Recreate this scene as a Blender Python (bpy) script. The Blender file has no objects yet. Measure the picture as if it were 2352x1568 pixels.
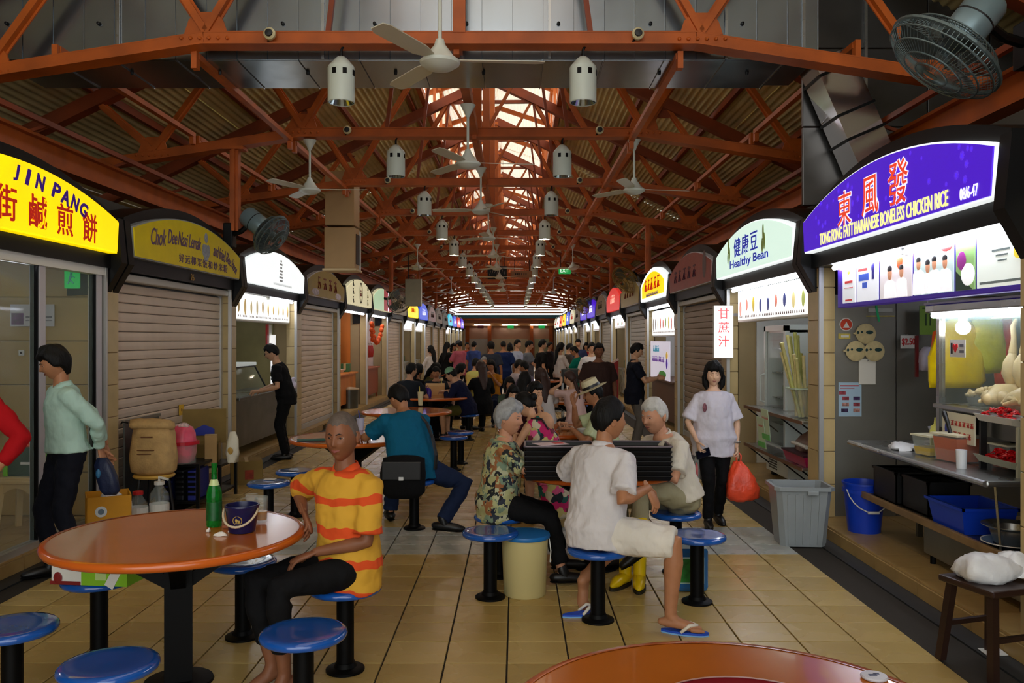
import bpy, bmesh, math, random
from mathutils import Vector, Matrix
R = random.Random(7)
PI = math.pi
C = bpy.context.scene.collection
sc = bpy.context.scene
V = Vector

# ---------------------------------------------------------------- camera, world, light, exposure
CAMZ, FPX, CX, CY = 1.72, 1930.0, 1186.0, 780.0
cam_d = bpy.data.cameras.new('camera')
cam_d.sensor_width = 36.0
cam_d.lens = 36.0 * FPX / 2352.0
cam_d.shift_x = (1176 - CX) / 2352.0
cam_d.shift_y = (CY - 784) / 2352.0
cam_d.clip_start = 0.05
cam_d.clip_end = 400
cam = bpy.data.objects.new('camera', cam_d)
C.objects.link(cam)
cam.location = (0, 0, CAMZ)
cam.rotation_euler = (PI / 2, 0, 0)
sc.camera = cam

world = bpy.data.worlds.new('overcast_sky')
sc.world = world
world.use_nodes = True
bgn = world.node_tree.nodes['Background']
bgn.inputs['Color'].default_value = (0.92, 0.96, 0.95, 1)
bgn.inputs['Strength'].default_value = 3.5
sc.view_settings.view_transform = 'Standard'
sc.view_settings.look = 'None'
sc.view_settings.gamma = 1.0
sc.view_settings.use_curve_mapping = False
sc.view_settings.exposure = -0.10
sc.cycles.use_denoising = True
sc.cycles.max_bounces = 7
sc.cycles.diffuse_bounces = 4
sc.cycles.glossy_bounces = 3
sc.cycles.transmission_bounces = 6
sc.cycles.transparent_max_bounces = 7
sc.cycles.sample_clamp_indirect = 6.0
sc.cycles.caustics_reflective = False
sc.cycles.caustics_refractive = False

# ---------------------------------------------------------------- pixel -> world helpers (photograph frame 2352 x 1568)
def W(px, py, d):
    return V(((px - CX) * d / FPX, d, CAMZ - (py - CY) * d / FPX))
def X(px, d):
    return (px - CX) * d / FPX
def DZ(py, z):
    return FPX * (CAMZ - z) / (py - CY)
def G(px, py, z=0.0):
    d = DZ(py, z)
    return V((X(px, d), d, z))

# ---------------------------------------------------------------- materials
def lin(c):
    out = []
    for x in c[:3]:
        x = x / 255.0
        out.append(x / 12.92 if x <= 0.04045 else ((x + 0.055) / 1.055) ** 2.4)
    return tuple(out) + (1.0,)
MATS = {}
def M(name, col=(128, 128, 128), rough=0.5, metal=0.0, em=None, es=0.0, var=0.0, vs=6.0, bump=0.0, bs=40.0,
      trans=0.0, spec=0.5, coat=0.0, ior=1.45, stretch=(1, 1, 1), alpha=1.0, rvar=0.0, col2=None):
    if name in MATS:
        return MATS[name]
    m = bpy.data.materials.new(name)
    m.use_nodes = True
    nt = m.node_tree
    b = nt.nodes['Principled BSDF']
    b.inputs['Base Color'].default_value = lin(col)
    b.inputs['Roughness'].default_value = rough
    b.inputs['Metallic'].default_value = metal
    b.inputs['Specular IOR Level'].default_value = spec
    b.inputs['Coat Weight'].default_value = coat
    b.inputs['IOR'].default_value = ior
    b.inputs['Transmission Weight'].default_value = trans
    b.inputs['Alpha'].default_value = alpha
    if es:
        b.inputs['Emission Color'].default_value = lin(em or col)
        b.inputs['Emission Strength'].default_value = es
    if var or bump or rvar or col2:
        tc = nt.nodes.new('ShaderNodeTexCoord')
        mp = nt.nodes.new('ShaderNodeMapping')
        mp.inputs['Scale'].default_value = stretch
        nt.links.new(tc.outputs['Object'], mp.inputs['Vector'])
    if var or col2:
        n = nt.nodes.new('ShaderNodeTexNoise')
        n.inputs['Scale'].default_value = vs
        n.inputs['Detail'].default_value = 5
        nt.links.new(mp.outputs[0], n.inputs['Vector'])
        r = nt.nodes.new('ShaderNodeValToRGB')
        l = lin(col)
        if col2:
            lo, hi = lin(col2), l
        else:
            lo = tuple(max(0, x * (1 - var)) for x in l[:3]) + (1,)
            hi = tuple(min(1, x * (1 + var)) for x in l[:3]) + (1,)
        r.color_ramp.elements[0].position = 0.32
        r.color_ramp.elements[1].position = 0.68
        r.color_ramp.elements[0].color = lo
        r.color_ramp.elements[1].color = hi
        nt.links.new(n.outputs['Fac'], r.inputs['Fac'])
        nt.links.new(r.outputs['Color'], b.inputs['Base Color'])
        if es and em is None:
            nt.links.new(r.outputs['Color'], b.inputs['Emission Color'])
    if rvar:
        n3 = nt.nodes.new('ShaderNodeTexNoise')
        n3.inputs['Scale'].default_value = vs * 1.7
        nt.links.new(mp.outputs[0], n3.inputs['Vector'])
        mr = nt.nodes.new('ShaderNodeMapRange')
        mr.inputs['To Min'].default_value = max(0, rough - rvar)
        mr.inputs['To Max'].default_value = min(1, rough + rvar)
        nt.links.new(n3.outputs['Fac'], mr.inputs['Value'])
        nt.links.new(mr.outputs['Result'], b.inputs['Roughness'])
    if bump:
        n2 = nt.nodes.new('ShaderNodeTexNoise')
        n2.inputs['Scale'].default_value = bs
        n2.inputs['Detail'].default_value = 3
        nt.links.new(mp.outputs[0], n2.inputs['Vector'])
        bp = nt.nodes.new('ShaderNodeBump')
        bp.inputs['Strength'].default_value = bump
        bp.inputs['Distance'].default_value = 0.02
        nt.links.new(n2.outputs['Fac'], bp.inputs['Height'])
        nt.links.new(bp.outputs['Normal'], b.inputs['Normal'])
    MATS[name] = m
    return m

def blotch_mat(name, base, cols, scale=14.0, rough=0.8):
    """printed cloth: voronoi cells coloured from a short palette"""
    m = M(name, base, rough)
    nt = m.node_tree
    b = nt.nodes['Principled BSDF']
    tc = nt.nodes.new('ShaderNodeTexCoord')
    nz = nt.nodes.new('ShaderNodeTexNoise')
    nz.inputs['Scale'].default_value = scale * 0.8
    mx = nt.nodes.new('ShaderNodeMix')
    mx.data_type = 'RGBA'
    mx.inputs['Factor'].default_value = 0.12
    vo = nt.nodes.new('ShaderNodeTexVoronoi')
    vo.inputs['Scale'].default_value = scale
    nt.links.new(tc.outputs['Object'], nz.inputs['Vector'])
    nt.links.new(tc.outputs['Object'], mx.inputs['A'])
    nt.links.new(nz.outputs['Color'], mx.inputs['B'])
    nt.links.new(mx.outputs['Result'], vo.inputs['Vector'])
    sp = nt.nodes.new('ShaderNodeSeparateColor')
    nt.links.new(vo.outputs['Color'], sp.inputs['Color'])
    r = nt.nodes.new('ShaderNodeValToRGB')
    r.color_ramp.interpolation = 'CONSTANT'
    els = r.color_ramp.elements
    els[0].position, els[0].color = 0.0, lin(cols[0])
    els[1].position, els[1].color = 1.0 / len(cols), lin(cols[1])
    for i in range(2, len(cols)):
        e = els.new(i / len(cols))
        e.color = lin(cols[i])
    nt.links.new(sp.outputs[0], r.inputs['Fac'])
    nt.links.new(r.outputs['Color'], b.inputs['Base Color'])
    return m

def stripe_mat(name, c1, c2, scale, width, axis=2, rough=0.8, wob=0.02, c3=None):
    m = M(name, c1, rough)
    nt = m.node_tree
    b = nt.nodes['Principled BSDF']
    tc = nt.nodes.new('ShaderNodeTexCoord')
    nz = nt.nodes.new('ShaderNodeTexNoise')
    nz.inputs['Scale'].default_value = 5
    nt.links.new(tc.outputs['Object'], nz.inputs['Vector'])
    sx = nt.nodes.new('ShaderNodeSeparateXYZ')
    nt.links.new(tc.outputs['Object'], sx.inputs[0])
    ma = nt.nodes.new('ShaderNodeMath'); ma.operation = 'MULTIPLY_ADD'
    nt.links.new(nz.outputs['Fac'], ma.inputs[0])
    ma.inputs[1].default_value = wob
    nt.links.new(sx.outputs[axis], ma.inputs[2])
    mu = nt.nodes.new('ShaderNodeMath'); mu.operation = 'MULTIPLY'
    nt.links.new(ma.outputs[0], mu.inputs[0]); mu.inputs[1].default_value = scale
    fr = nt.nodes.new('ShaderNodeMath'); fr.operation = 'FRACT'
    nt.links.new(mu.outputs[0], fr.inputs[0])
    r = nt.nodes.new('ShaderNodeValToRGB')
    r.color_ramp.interpolation = 'CONSTANT'
    r.color_ramp.elements[0].color = lin(c2)
    r.color_ramp.elements[1].position = width
    r.color_ramp.elements[1].color = lin(c1)
    if c3:
        e = r.color_ramp.elements.new(0.62); e.color = lin(c3)
        e = r.color_ramp.elements.new(0.75); e.color = lin(c1)
    nt.links.new(fr.outputs[0], r.inputs['Fac'])
    nt.links.new(r.outputs['Color'], b.inputs['Base Color'])
    return m

# ---------------------------------------------------------------- mesh builder
def perp(t):
    t = t.normalized()
    a = V((0, 0, 1)) if abs(t.z) < 0.9 else V((0, 1, 0))
    u = a.cross(t).normalized()
    return u, t.cross(u).normalized()

class MB:
    def __init__(s):
        s.v, s.f = [], []
    def add(s, vs, fs):
        o = len(s.v)
        s.v += [tuple(p) for p in vs]
        s.f += [tuple(i + o for i in f) for f in fs]
        return s
    def box(s, c, d, rot=None, taper=1.0):
        x, y, z = d[0] / 2, d[1] / 2, d[2] / 2
        t = taper
        p = [(-x, -y, -z), (x, -y, -z), (x, y, -z), (-x, y, -z), (-x * t, -y * t, z), (x * t, -y * t, z), (x * t, y * t, z), (-x * t, y * t, z)]
        p = [V(q) for q in p]
        if rot is not None:
            p = [rot @ q for q in p]
        c = V(c)
        return s.add([q + c for q in p], [(0, 3, 2, 1), (4, 5, 6, 7), (0, 1, 5, 4), (1, 2, 6, 5), (2, 3, 7, 6), (3, 0, 4, 7)])
    def b2(s, lo, hi):
        lo, hi = V(lo), V(hi)
        return s.box((lo + hi) / 2, [abs(q) for q in (hi - lo)])
    def bbox(s, c, d, bev=0.01, rot=None):
        """box with chamfered edges"""
        bm = bmesh.new()
        bmesh.ops.create_cube(bm, size=1)
        for q in bm.verts:
            q.co = V((q.co.x * d[0], q.co.y * d[1], q.co.z * d[2]))
        bmesh.ops.bevel(bm, geom=list(bm.edges), offset=min(bev, 0.45 * min(d)), segments=2, profile=0.5, affect='EDGES')
        bm.verts.index_update()
        c = V(c)
        s.add([(rot @ q.co if rot is not None else q.co) + c for q in bm.verts], [[q.index for q in f.verts] for f in bm.faces])
        bm.free()
        return s
    def loft(s, rings, cap=True):
        n = len(rings[0])
        vs, fs = [], []
        for r in rings:
            vs += r
        for i in range(len(rings) - 1):
            for j in range(n):
                k = (j + 1) % n
                fs.append((i * n + j, i * n + k, (i + 1) * n + k, (i + 1) * n + j))
        if cap:
            fs.append(tuple(range(n - 1, -1, -1)))
            fs.append(tuple((len(rings) - 1) * n + j for j in range(n)))
        return s.add(vs, fs)
    def tube(s, pts, rad, n=8, round_=False, flat=None, up=None):
        pts = [V(p) for p in pts]
        if not hasattr(rad, '__len__'):
            rad = [rad] * len(pts)
        rad = list(rad)
        if round_:
            a = (pts[0] - pts[1]).normalized(); e = (pts[-1] - pts[-2]).normalized()
            r0, r1 = rad[0], rad[-1]
            pts = [pts[0] + a * r0, pts[0] + a * r0 * 0.86, pts[0] + a * r0 * 0.5] + pts + [pts[-1] + e * r1 * 0.5, pts[-1] + e * r1 * 0.86, pts[-1] + e * r1]
            rad = [r0 * 0.12, r0 * 0.5, r0 * 0.86] + rad + [r1 * 0.86, r1 * 0.5, r1 * 0.12]
        rings = []
        u = V(up) if up is not None else None
        for i, p in enumerate(pts):
            t = (pts[min(i + 1, len(pts) - 1)] - pts[max(i - 1, 0)]).normalized()
            if u is None:
                u, w = perp(t)
            else:
                u = (u - t * u.dot(t))
                if u.length < 1e-5:
                    u, w = perp(t)
                u = u.normalized(); w = t.cross(u).normalized()
            fl = 1.0 if flat is None else flat
            rings.append([p + u * (math.cos(2 * PI * j / n) * rad[i]) + w * (math.sin(2 * PI * j / n) * rad[i] * fl) for j in range(n)])
        return s.loft(rings)
    def cyl(s, c, r, h, n=20, r2=None, z0=True):
        c = V(c)
        return s.tube([c, c + V((0, 0, h))], [r, r if r2 is None else r2], n)
    def bar(s, a, b, w, h=None):
        """square bar between two points"""
        a, b = V(a), V(b)
        h = h or w
        t = (b - a).normalized()
        u, q = perp(t)
        if abs(t.z) < 0.99:
            u = V((0, 0, 1)).cross(t).normalized(); q = t.cross(u).normalized()
        r = lambda p: [p - u * w / 2 - q * h / 2, p + u * w / 2 - q * h / 2, p + u * w / 2 + q * h / 2, p - u * w / 2 + q * h / 2]
        return s.loft([r(a), r(b)])
    def lathe(s, prof, n=24, c=(0, 0, 0), closed=False):
        c = V(c)
        rings = [[c + V((math.cos(2 * PI * j / n) * r, math.sin(2 * PI * j / n) * r, z)) for j in range(n)] for r, z in prof]
        return s.loft(rings, cap=not closed)
    def prism(s, poly, d0, d1, axis='y'):
        """poly in (u,v) -> x,z ; extruded along y"""
        n = len(poly)
        mk = {'y': lambda u, v, d: (u, d, v), 'x': lambda u, v, d: (d, u, v), 'z': lambda u, v, d: (u, v, d)}[axis]
        vs = [mk(u, v, d0) for u, v in poly] + [mk(u, v, d1) for u, v in poly]
        fs = [tuple(range(n)), tuple(range(2 * n - 1, n - 1, -1))] + [(i, i + n, (i + 1) % n + n, (i + 1) % n) for i in range(n)]
        return s.add(vs, fs)
    def ball(s, c, r, n=12, m=8, rot=None):
        c = V(c)
        if not hasattr(r, '__len__'):
            r = (r, r, r)
        vs, fs = [V((0, 0, r[2]))], []
        for i in range(1, m):
            a = PI * i / m
            for j in range(n):
                b = 2 * PI * j / n
                vs.append(V((math.sin(a) * math.cos(b) * r[0], math.sin(a) * math.sin(b) * r[1], math.cos(a) * r[2])))
        vs.append(V((0, 0, -r[2])))
        for j in range(n):
            k = (j + 1) % n
            fs.append((0, 1 + j, 1 + k))
            for i in range(m - 2):
                fs.append((1 + i * n + j, 1 + (i + 1) * n + j, 1 + (i + 1) * n + k, 1 + i * n + k))
            fs.append((1 + (m - 2) * n + j, len(vs) - 1, 1 + (m - 2) * n + k))
        if rot is not None:
            vs = [rot @ q for q in vs]
        return s.add([q + c for q in vs], fs)
    def mesh(s, name):
        me = bpy.data.meshes.new(name)
        me.from_pydata(s.v, [], s.f)
        bm = bmesh.new(); bm.from_mesh(me)
        bmesh.ops.recalc_face_normals(bm, faces=bm.faces)
        bm.to_mesh(me); bm.free()
        return me

def smooth(me, ang=40):
    me.polygons.foreach_set('use_smooth', [True] * len(me.polygons))
    if ang < 180:
        try:
            me.set_sharp_from_angle(angle=math.radians(ang))
        except Exception:
            pass

def obj(name, mb, mat, parent=None, loc=None, rot=None, sm=None, kind=None):
    me = mb if isinstance(mb, bpy.types.Mesh) else mb.mesh(name)
    if mat is not None and len(me.materials) == 0:
        me.materials.append(mat)
    if sm:
        smooth(me, sm)
    o = bpy.data.objects.new(name, me)
    C.objects.link(o)
    if parent is not None:
        o.parent = parent
    if loc is not None:
        o.location = loc
    if rot is not None:
        o.rotation_euler = rot
    if kind:
        o['kind'] = kind
    return o

LABELS = {}
def tag(o, label, cat, group=None):
    if label in LABELS and not group:
        print('DUPLABEL', label)
    LABELS[label] = 1
    n = len(label.split())
    if n < 4 or n > 16:
        print('LABELLEN', n, label)
    o['label'] = label; o['category'] = cat
    if group:
        o['group'] = group
    return o
def thing(name, label, cat, loc=(0, 0, 0), rz=0.0, group=None):
    o = bpy.data.objects.new(name, None)
    C.objects.link(o)
    o.empty_display_size = 0.1
    o.location = loc; o.rotation_euler = (0, 0, rz)
    return tag(o, label, cat, group)
def struct(name, mb, mat, parent=None, sm=None):
    return obj(name, mb, mat, parent, sm=sm, kind='structure')
CHILDREN = {}
def kids(o):
    return [c for c in o.children]
def dup(root, loc, rz=None, label=None, group=None):
    r = root.copy(); C.objects.link(r); r.location = loc
    if rz is not None:
        r.rotation_euler = (0, 0, rz)
    if label:
        tag(r, label, root['category'], group or root.get('group'))
    for ch in kids(root):
        c = ch.copy(); C.objects.link(c); c.parent = r
        for g in kids(ch):
            d = g.copy(); C.objects.link(d); d.parent = c
    return r

FONT = None
def text(s, mat, parent, loc, w=None, h=None, name='lettering', italic=0.0, rotz=0.0, depth=0.004, bold=0.0, rot=(PI / 2, 0, 0), align='c', spacing=1.0):
    cu = bpy.data.curves.new('t', 'FONT')
    cu.body = s
    cu.shear = italic
    cu.offset = bold
    cu.space_character = spacing
    cu.extrude = 0.02
    cu.resolution_u = 3
    ob = bpy.data.objects.new('t', cu)
    me = bpy.data.meshes.new_from_object(ob)
    bpy.data.objects.remove(ob); bpy.data.curves.remove(cu)
    if not me.vertices:
        return None
    xs = [q.co.x for q in me.vertices]; ys = [q.co.y for q in me.vertices]
    x0, x1, y0, y1 = min(xs), max(xs), min(ys), max(ys)
    kh = h / (y1 - y0) if h else w / (x1 - x0)
    kw = w / (x1 - x0) if w else kh
    for q in me.vertices:
        q.co.x = (q.co.x - ((x0 + x1) / 2 if align == 'c' else x0)) * kw
        q.co.y = (q.co.y - (y0 + y1) / 2) * kh
        q.co.z = q.co.z / 0.02 * depth / 2
    if rotz:
        cs, sn = math.cos(rotz), math.sin(rotz)
        for q in me.vertices:
            q.co.x, q.co.y = q.co.x * cs - q.co.y * sn, q.co.x * sn + q.co.y * cs
    me.materials.clear()
    me.name = name
    return obj(name, me, mat, parent, loc, rot)

# frequently used materials
ORANGE = M('orange_paint', (176, 84, 20), 0.5, var=0.22, vs=3.0, bump=0.05, bs=60)
DKOR = M('dark_orange_paint', (130, 54, 16), 0.5, var=0.25, vs=2.0)
STEEL = M('stainless_steel', (170, 172, 172), 0.28, 0.95, var=0.08, vs=2, rvar=0.08)
DKSTEEL = M('smoked_steel', (105, 105, 100), 0.33, 0.9, var=0.15, vs=3, rvar=0.08)
ALU = M('aluminium', (200, 200, 198), 0.4, 0.7)
BLACK = M('black_paint', (8, 8, 9), 0.4, spec=.25)
BLACKP = M('black_plastic', (20, 20, 22), 0.45)
WHITE = M('white_paint', (225, 224, 218), 0.45)
TANT = M('tan_wall_tile', (196, 172, 122), 0.35, var=0.1, vs=4)
TANG = M('tan_grout', (150, 128, 92), 0.8)
BLUE = M('blue_gloss', (22, 84, 172), 0.14, coat=0.6, var=0.08, vs=5)
BLKG = M('black_gloss_metal', (5, 5, 6), 0.5, spec=.15)
TABLE = M('orange_tabletop', (198, 110, 36), 0.16, coat=0.3, var=0.08, vs=2.5)
TABED = M('orange_table_edge', (202, 96, 30), 0.2, coat=0.3)
TUBE = M('tube_glow', (244, 246, 255), 0.4, em=(235, 242, 255), es=28.0)
GLASS = M('clear_glass', (235, 245, 240), 0.02, trans=1.0, ior=1.45, alpha=1.0)
def glass_mat(name, tint, a=0.12):
    m = bpy.data.materials.new(name); m.use_nodes = True
    nt = m.node_tree; b = nt.nodes['Principled BSDF']
    b.inputs['Base Color'].default_value = lin(tint)
    b.inputs['Roughness'].default_value = 0.04
    b.inputs['Alpha'].default_value = a
    b.inputs['Specular IOR Level'].default_value = 0.6
    MATS[name] = m
    return m
PANE = glass_mat('window_glass', (200, 225, 215), 0.10)
# ================================================================= the hall
XL, XR = -3.7, 2.7          # fronts of the stall steps
YB0, PITCH, NB = 7.78, 3.33, 17
YEND = YB0 + PITCH * NB     # far wall
XC, APEX, SLOPE, OV = -0.5, 7.17, 0.48, 7.0
def roofz(x):
    return APEX - SLOPE * abs(x - XC)

# ---- floor: grout bed, then tiles
floor = struct('floor', MB().b2((-7.6, -6, -0.2), (6.6, YEND + 0.5, -0.012)), M('grout', (44, 38, 30), 0.9))
TX, TY, GR = 0.332, 0.3245, 0.010
FT = [M('floor_tile_%d' % i, c, 0.27, var=0.05, vs=2, rvar=0.1, bump=0.03, bs=25) for i, c in enumerate([(190, 162, 98), (183, 155, 92), (196, 169, 106)])]
FP = [M('pale_tile_%d' % i, c, 0.27, var=0.05, vs=3, rvar=0.08) for i, c in enumerate([(178, 182, 174), (186, 189, 181)])]
def tile_mesh(name, m):
    w, d = TX - GR, TY - GR
    return_mb = MB()
    return_mb.loft([[V((-w / 2, -d / 2, -0.012)), V((w / 2, -d / 2, -0.012)), V((w / 2, d / 2, -0.012)), V((-w / 2, d / 2, -0.012))],
                    [V((-w / 2, -d / 2, -0.001)), V((w / 2, -d / 2, -0.001)), V((w / 2, d / 2, -0.001)), V((-w / 2, d / 2, -0.001))],
                    [V((-w / 2 + .0015, -d / 2 + .0015, 0)), V((w / 2 - .0015, -d / 2 + .0015, 0)), V((w / 2 - .0015, d / 2 - .0015, 0)), V((-w / 2 + .0015, d / 2 - .0015, 0))]])
    me = return_mb.mesh(name); me.materials.append(m)
    return me
tm = [tile_mesh('tile', m) for m in FT]; tp = [tile_mesh('tile', m) for m in FP]
cells = []
Y0 = 4.47
for j in range(-32, 190):
    yc = Y0 + (j + 0.5) * TY
    if yc > YEND - 0.2 or yc < -5.5:
        continue
    for i in range(-11, 9):
        xc = -0.05 + (i + 0.5) * TX
        if xc - TX / 2 < XL + 0.16 - 0.02 or xc + TX / 2 > XR - 0.16 + 0.05:
            continue
        pale = (7 <= j <= 9) or (j > 20 and (j - 7) % 41 in (0, 1, 2))
        px = CX + xc * FPX / yc if yc > 0 else -9999
        vis = yc > 4.1 and -80 < px < 2432
        cells.append((vis, yc, xc, pale, j))
near = sorted([c for c in cells if c[0]], key=lambda c: c[1])[:300]
nearset = set((c[1], c[2]) for c in near)
for k, (vis, yc, xc, pale, j) in enumerate(near):
    o = obj('tile', (tp if pale else tm)[R.randrange(2 if pale else 3)], None, floor, (xc, yc, R.uniform(-0.0008, 0.0008)))
for nm, want in (('far_tile', False), ('far_pale_tile', True)):
    mb = MB()
    for vis, yc, xc, pale, j in cells:
        if pale == want and (yc, xc) not in nearset:
            w, d = TX - GR, TY - GR
            mb.add([(xc - w / 2, yc - d / 2, 0), (xc + w / 2, yc - d / 2, 0), (xc + w / 2, yc + d / 2, 0), (xc - w / 2, yc + d / 2, 0),
                    (xc - w / 2, yc - d / 2, -.012), (xc + w / 2, yc - d / 2, -.012), (xc + w / 2, yc + d / 2, -.012), (xc - w / 2, yc + d / 2, -.012)],
                   [(0, 1, 2, 3), (0, 4, 5, 1), (1, 5, 6, 2), (2, 6, 7, 3), (3, 7, 4, 0)])
    obj(nm, mb, FP[0] if want else FT[0], floor, kind='stuff')
DRAIN = M('dark_drain', (38, 40, 42), 0.5, var=0.2, vs=10)
mbd = MB().b2((XL, -5.5, -0.012), (XL + 0.155, YEND, -0.001)).b2((XR - 0.155, -5.5, -0.012), (XR, YEND, -0.001))
obj('drain_strip', mbd, DRAIN, floor)
# raised tiled step in front of and under the stalls
STEPH = 0.11
STEPM = M('step_tile', (176, 144, 88), 0.4, var=0.14, vs=4)
for nm, a, b in (('baseboard_left', XL, -7.5), ('baseboard_right', XR, 6.4)):
    st = struct(nm, MB().b2((min(a, b), -5.5, -0.012), (max(a, b), YEND, STEPH - 0.012)), TANG)
    sgn = -1 if b < a else 1
    face = MB().b2((0, -0.329, -0.0), (-sgn * 0.014, 0.0, STEPH - 0.018)).mesh('riser_tile'); face.materials.append(STEPM)
    top = MB().b2((0, -0.329, -0.012), (sgn * 0.328, 0.0, 0.0)).mesh('step_tile'); top.materials.append(STEPM)
    y = 4.3
    while y < 16.0:
        obj('riser_tile', face, None, st, (a, y + 0.329, 0.0))
        for k in range(3):
            if y < 9.5:
                obj('step_tile', top, None, st, (a + sgn * (0.333 * k), y + 0.329, STEPH))
        y += 0.333
    mbr = MB().b2((a, 16.0, 0), (a - sgn * 0.014, YEND, STEPH - 0.015)).b2((a, 9.63, STEPH - 0.012), (a + sgn * 3.6, YEND, STEPH)).b2((a, -5.5, STEPH - 0.012), (a + sgn * 3.6, 4.3, STEPH))
    mbr.b2((a + sgn * 1.0, 4.3, STEPH - 0.012), (a + sgn * 3.6, 9.63, STEPH))
    obj('far_step_tile', mbr, STEPM, st, kind='stuff')

# ---- ceiling: corrugated sheets, ribs running the length of the hall
SHEET = M('corrugated_sheet', (204, 186, 128), 0.45, 0.0, var=0.22, vs=1.2, rvar=0.12)
SHEETC = M('translucent_corrugated_sheet', (236, 214, 190), 0.7, trans=0.32, ior=1.05, var=0.08, vs=1.5)
ceil = struct('ceiling', MB().b2((-7.9, -6, 3.3), (-7.6, YEND + .5, 3.42)).b2((6.6, -6, 3.3), (6.9, YEND + .5, 3.42)), DKOR)
def corr(name, side, d0, d1, y0, y1, mat, apex, slope, parent, z_off=0.0, pit=0.088, amp=0.013):
    n = int((d1 - d0) / pit * 6)
    vs, fs = [], []
    ca = math.sqrt(1 + slope * slope)
    for i in range(n + 1):
        d = d0 + (d1 - d0) * i / n
        w = amp * math.sin(2 * PI * d / pit)
        x = XC + side * (d + w * slope / ca)
        z = apex - slope * d + w / ca + z_off
        vs += [(x, y0, z), (x, y1, z)]
    for i in range(n):
        fs.append((2 * i, 2 * i + 1, 2 * i + 3, 2 * i + 2))
    me = bpy.data.meshes.new(name); me.from_pydata(vs, [], fs)
    smooth(me, 180)
    return obj(name, me, mat, parent)
MON = 1.38            # half width of the roof lantern
SHL = 6.66
y = -4.0; k = 0
while y < YEND:
    for sd in (-1, 1):
        corr('roof_sheet', sd, MON + 0.02, 4.3, y, y + SHL + 0.05, SHEET, APEX, SLOPE, ceil, 0.16 + .009 * (k % 2))
        corr('roof_sheet', sd, 4.2, 7.35, y, y + SHL + 0.05, SHEET, APEX, SLOPE, ceil, 0.13 + .009 * (k % 2))
        corr('lantern_sheet', sd, 0.0, 1.75, y, y + SHL + 0.05, SHEETC, 8.45, 0.36, ceil, .009 * (k % 2))
    y += SHL; k += 1
# lantern frame: sill beam, posts, louvre blades
lan = MB()
for sd in (-1, 1):
    x = XC + sd * MON
    lan.b2((x - 0.05, -4, roofz(x) + 0.02), (x + 0.05, YEND, roofz(x) + 0.16))
    lan.b2((x - 0.04, -4, 7.84), (x + 0.04, YEND, 7.94))
    yy = -4.0
    while yy < YEND:
        lan.b2((x - 0.03, yy - 0.03, roofz(x)), (x + 0.03, yy + 0.03, 7.9)); yy += 1.665
obj('lantern_frame', lan, ORANGE, ceil)
# purlins under the sheets and side eave beams
for sd in (-1, 1):
    for d in (1.62, 2.7, 3.8, 4.9, 6.0):
        x = XC + sd * d
        obj('purlin', MB().b2((x - 0.035, -4, roofz(x) + 0.04), (x + 0.035, YEND, roofz(x) + 0.145)), DKOR, ceil)
for x in (-4.72, 3.72):
    s1 = 1 if x > 0 else -1
    e = MB().b2((x - 0.02, -4, 3.46), (x + 0.02, YEND, 3.70)).b2((x - 0.09, -4, 3.69), (x + 0.09, YEND, 3.72)).b2((x - 0.09, -4, 3.45), (x + 0.09, YEND, 3.475))
    obj('eave_beam', e, ORANGE, ceil)
    e = MB().bar((x - s1 * 0.25, -4, 3.78), (x - s1 * 0.25, YEND, 3.78), 0.05, 0.05)
    yy = -3.6
    while yy < YEND:
        e.bar((x - s1 * 0.25, yy, 3.78), (x, yy, 3.70), 0.03); yy += 1.665
    obj('eave_rail', e, DKOR, ceil)

# ---- long walls behind the stalls, with cross walls between bays
WALLM = M('tan_plaster', (168, 146, 106), 0.7, var=0.1, vs=1.5)
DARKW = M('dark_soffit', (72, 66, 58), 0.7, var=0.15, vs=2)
for nm, xf, xb in (('wall_left', XL - 0.1, -7.2), ('wall_right', XR + 0.1, 6.2)):
    sg = -1 if xb < xf else 1
    w = struct(nm, MB().b2((xb, -5.5, 0), (xb + sg * 0.12, YEND, 3.9)), WALLM)
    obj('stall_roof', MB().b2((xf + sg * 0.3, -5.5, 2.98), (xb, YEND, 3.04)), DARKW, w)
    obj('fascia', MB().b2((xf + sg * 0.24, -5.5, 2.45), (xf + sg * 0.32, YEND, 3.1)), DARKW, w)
    for k in range(-3, NB + 1):
        y = YB0 + k * PITCH
        obj('cross_wall', MB().b2((xf + sg * 0.12, y - 0.07, STEPH), (xb, y + 0.07, 2.98)), WALLM, w)
# tiled pillars between bays
pil_tile = {}
def pillar(n, side, k, w=0.30):
    y = YB0 + k * PITCH - 0.02
    xf = XL - 0.04 if side < 0 else XR + 0.04
    dep = 0.15
    xm = xf + side * dep / 2
    st = struct('trim_%d' % n, MB().b2((xm - dep / 2 + .008, y - w / 2 + .008, STEPH), (xm + dep / 2 - .008, y + w / 2 - .008, 2.5)), TANG)
    if k <= 3:
        th = 0.298
        for q in range(8):
            z0 = STEPH + q * th
            obj('tile', MB().bbox((0, 0, 0), (dep, w, th - 0.008), 0.004), TANT, st, (xm, y, z0 + th / 2))
    else:
        obj('facing', MB().b2((xm - dep / 2, y - w / 2, STEPH + .004), (xm + dep / 2, y + w / 2, 2.49)), TANT, st)
    # steel guide on the aisle side
    obj('metal_edge', MB().b2((xf - 0.006, y - w / 2 - 0.035, STEPH), (xf + 0.035, y - w / 2 - .002, 2.45)), ALU, st)
n = 1
for k in range(-1, NB):
    for sd in (-1, 1):
        pillar(n, sd, k, 0.42 if (sd < 0 and k == 2) else 0.28); n += 1

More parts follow.
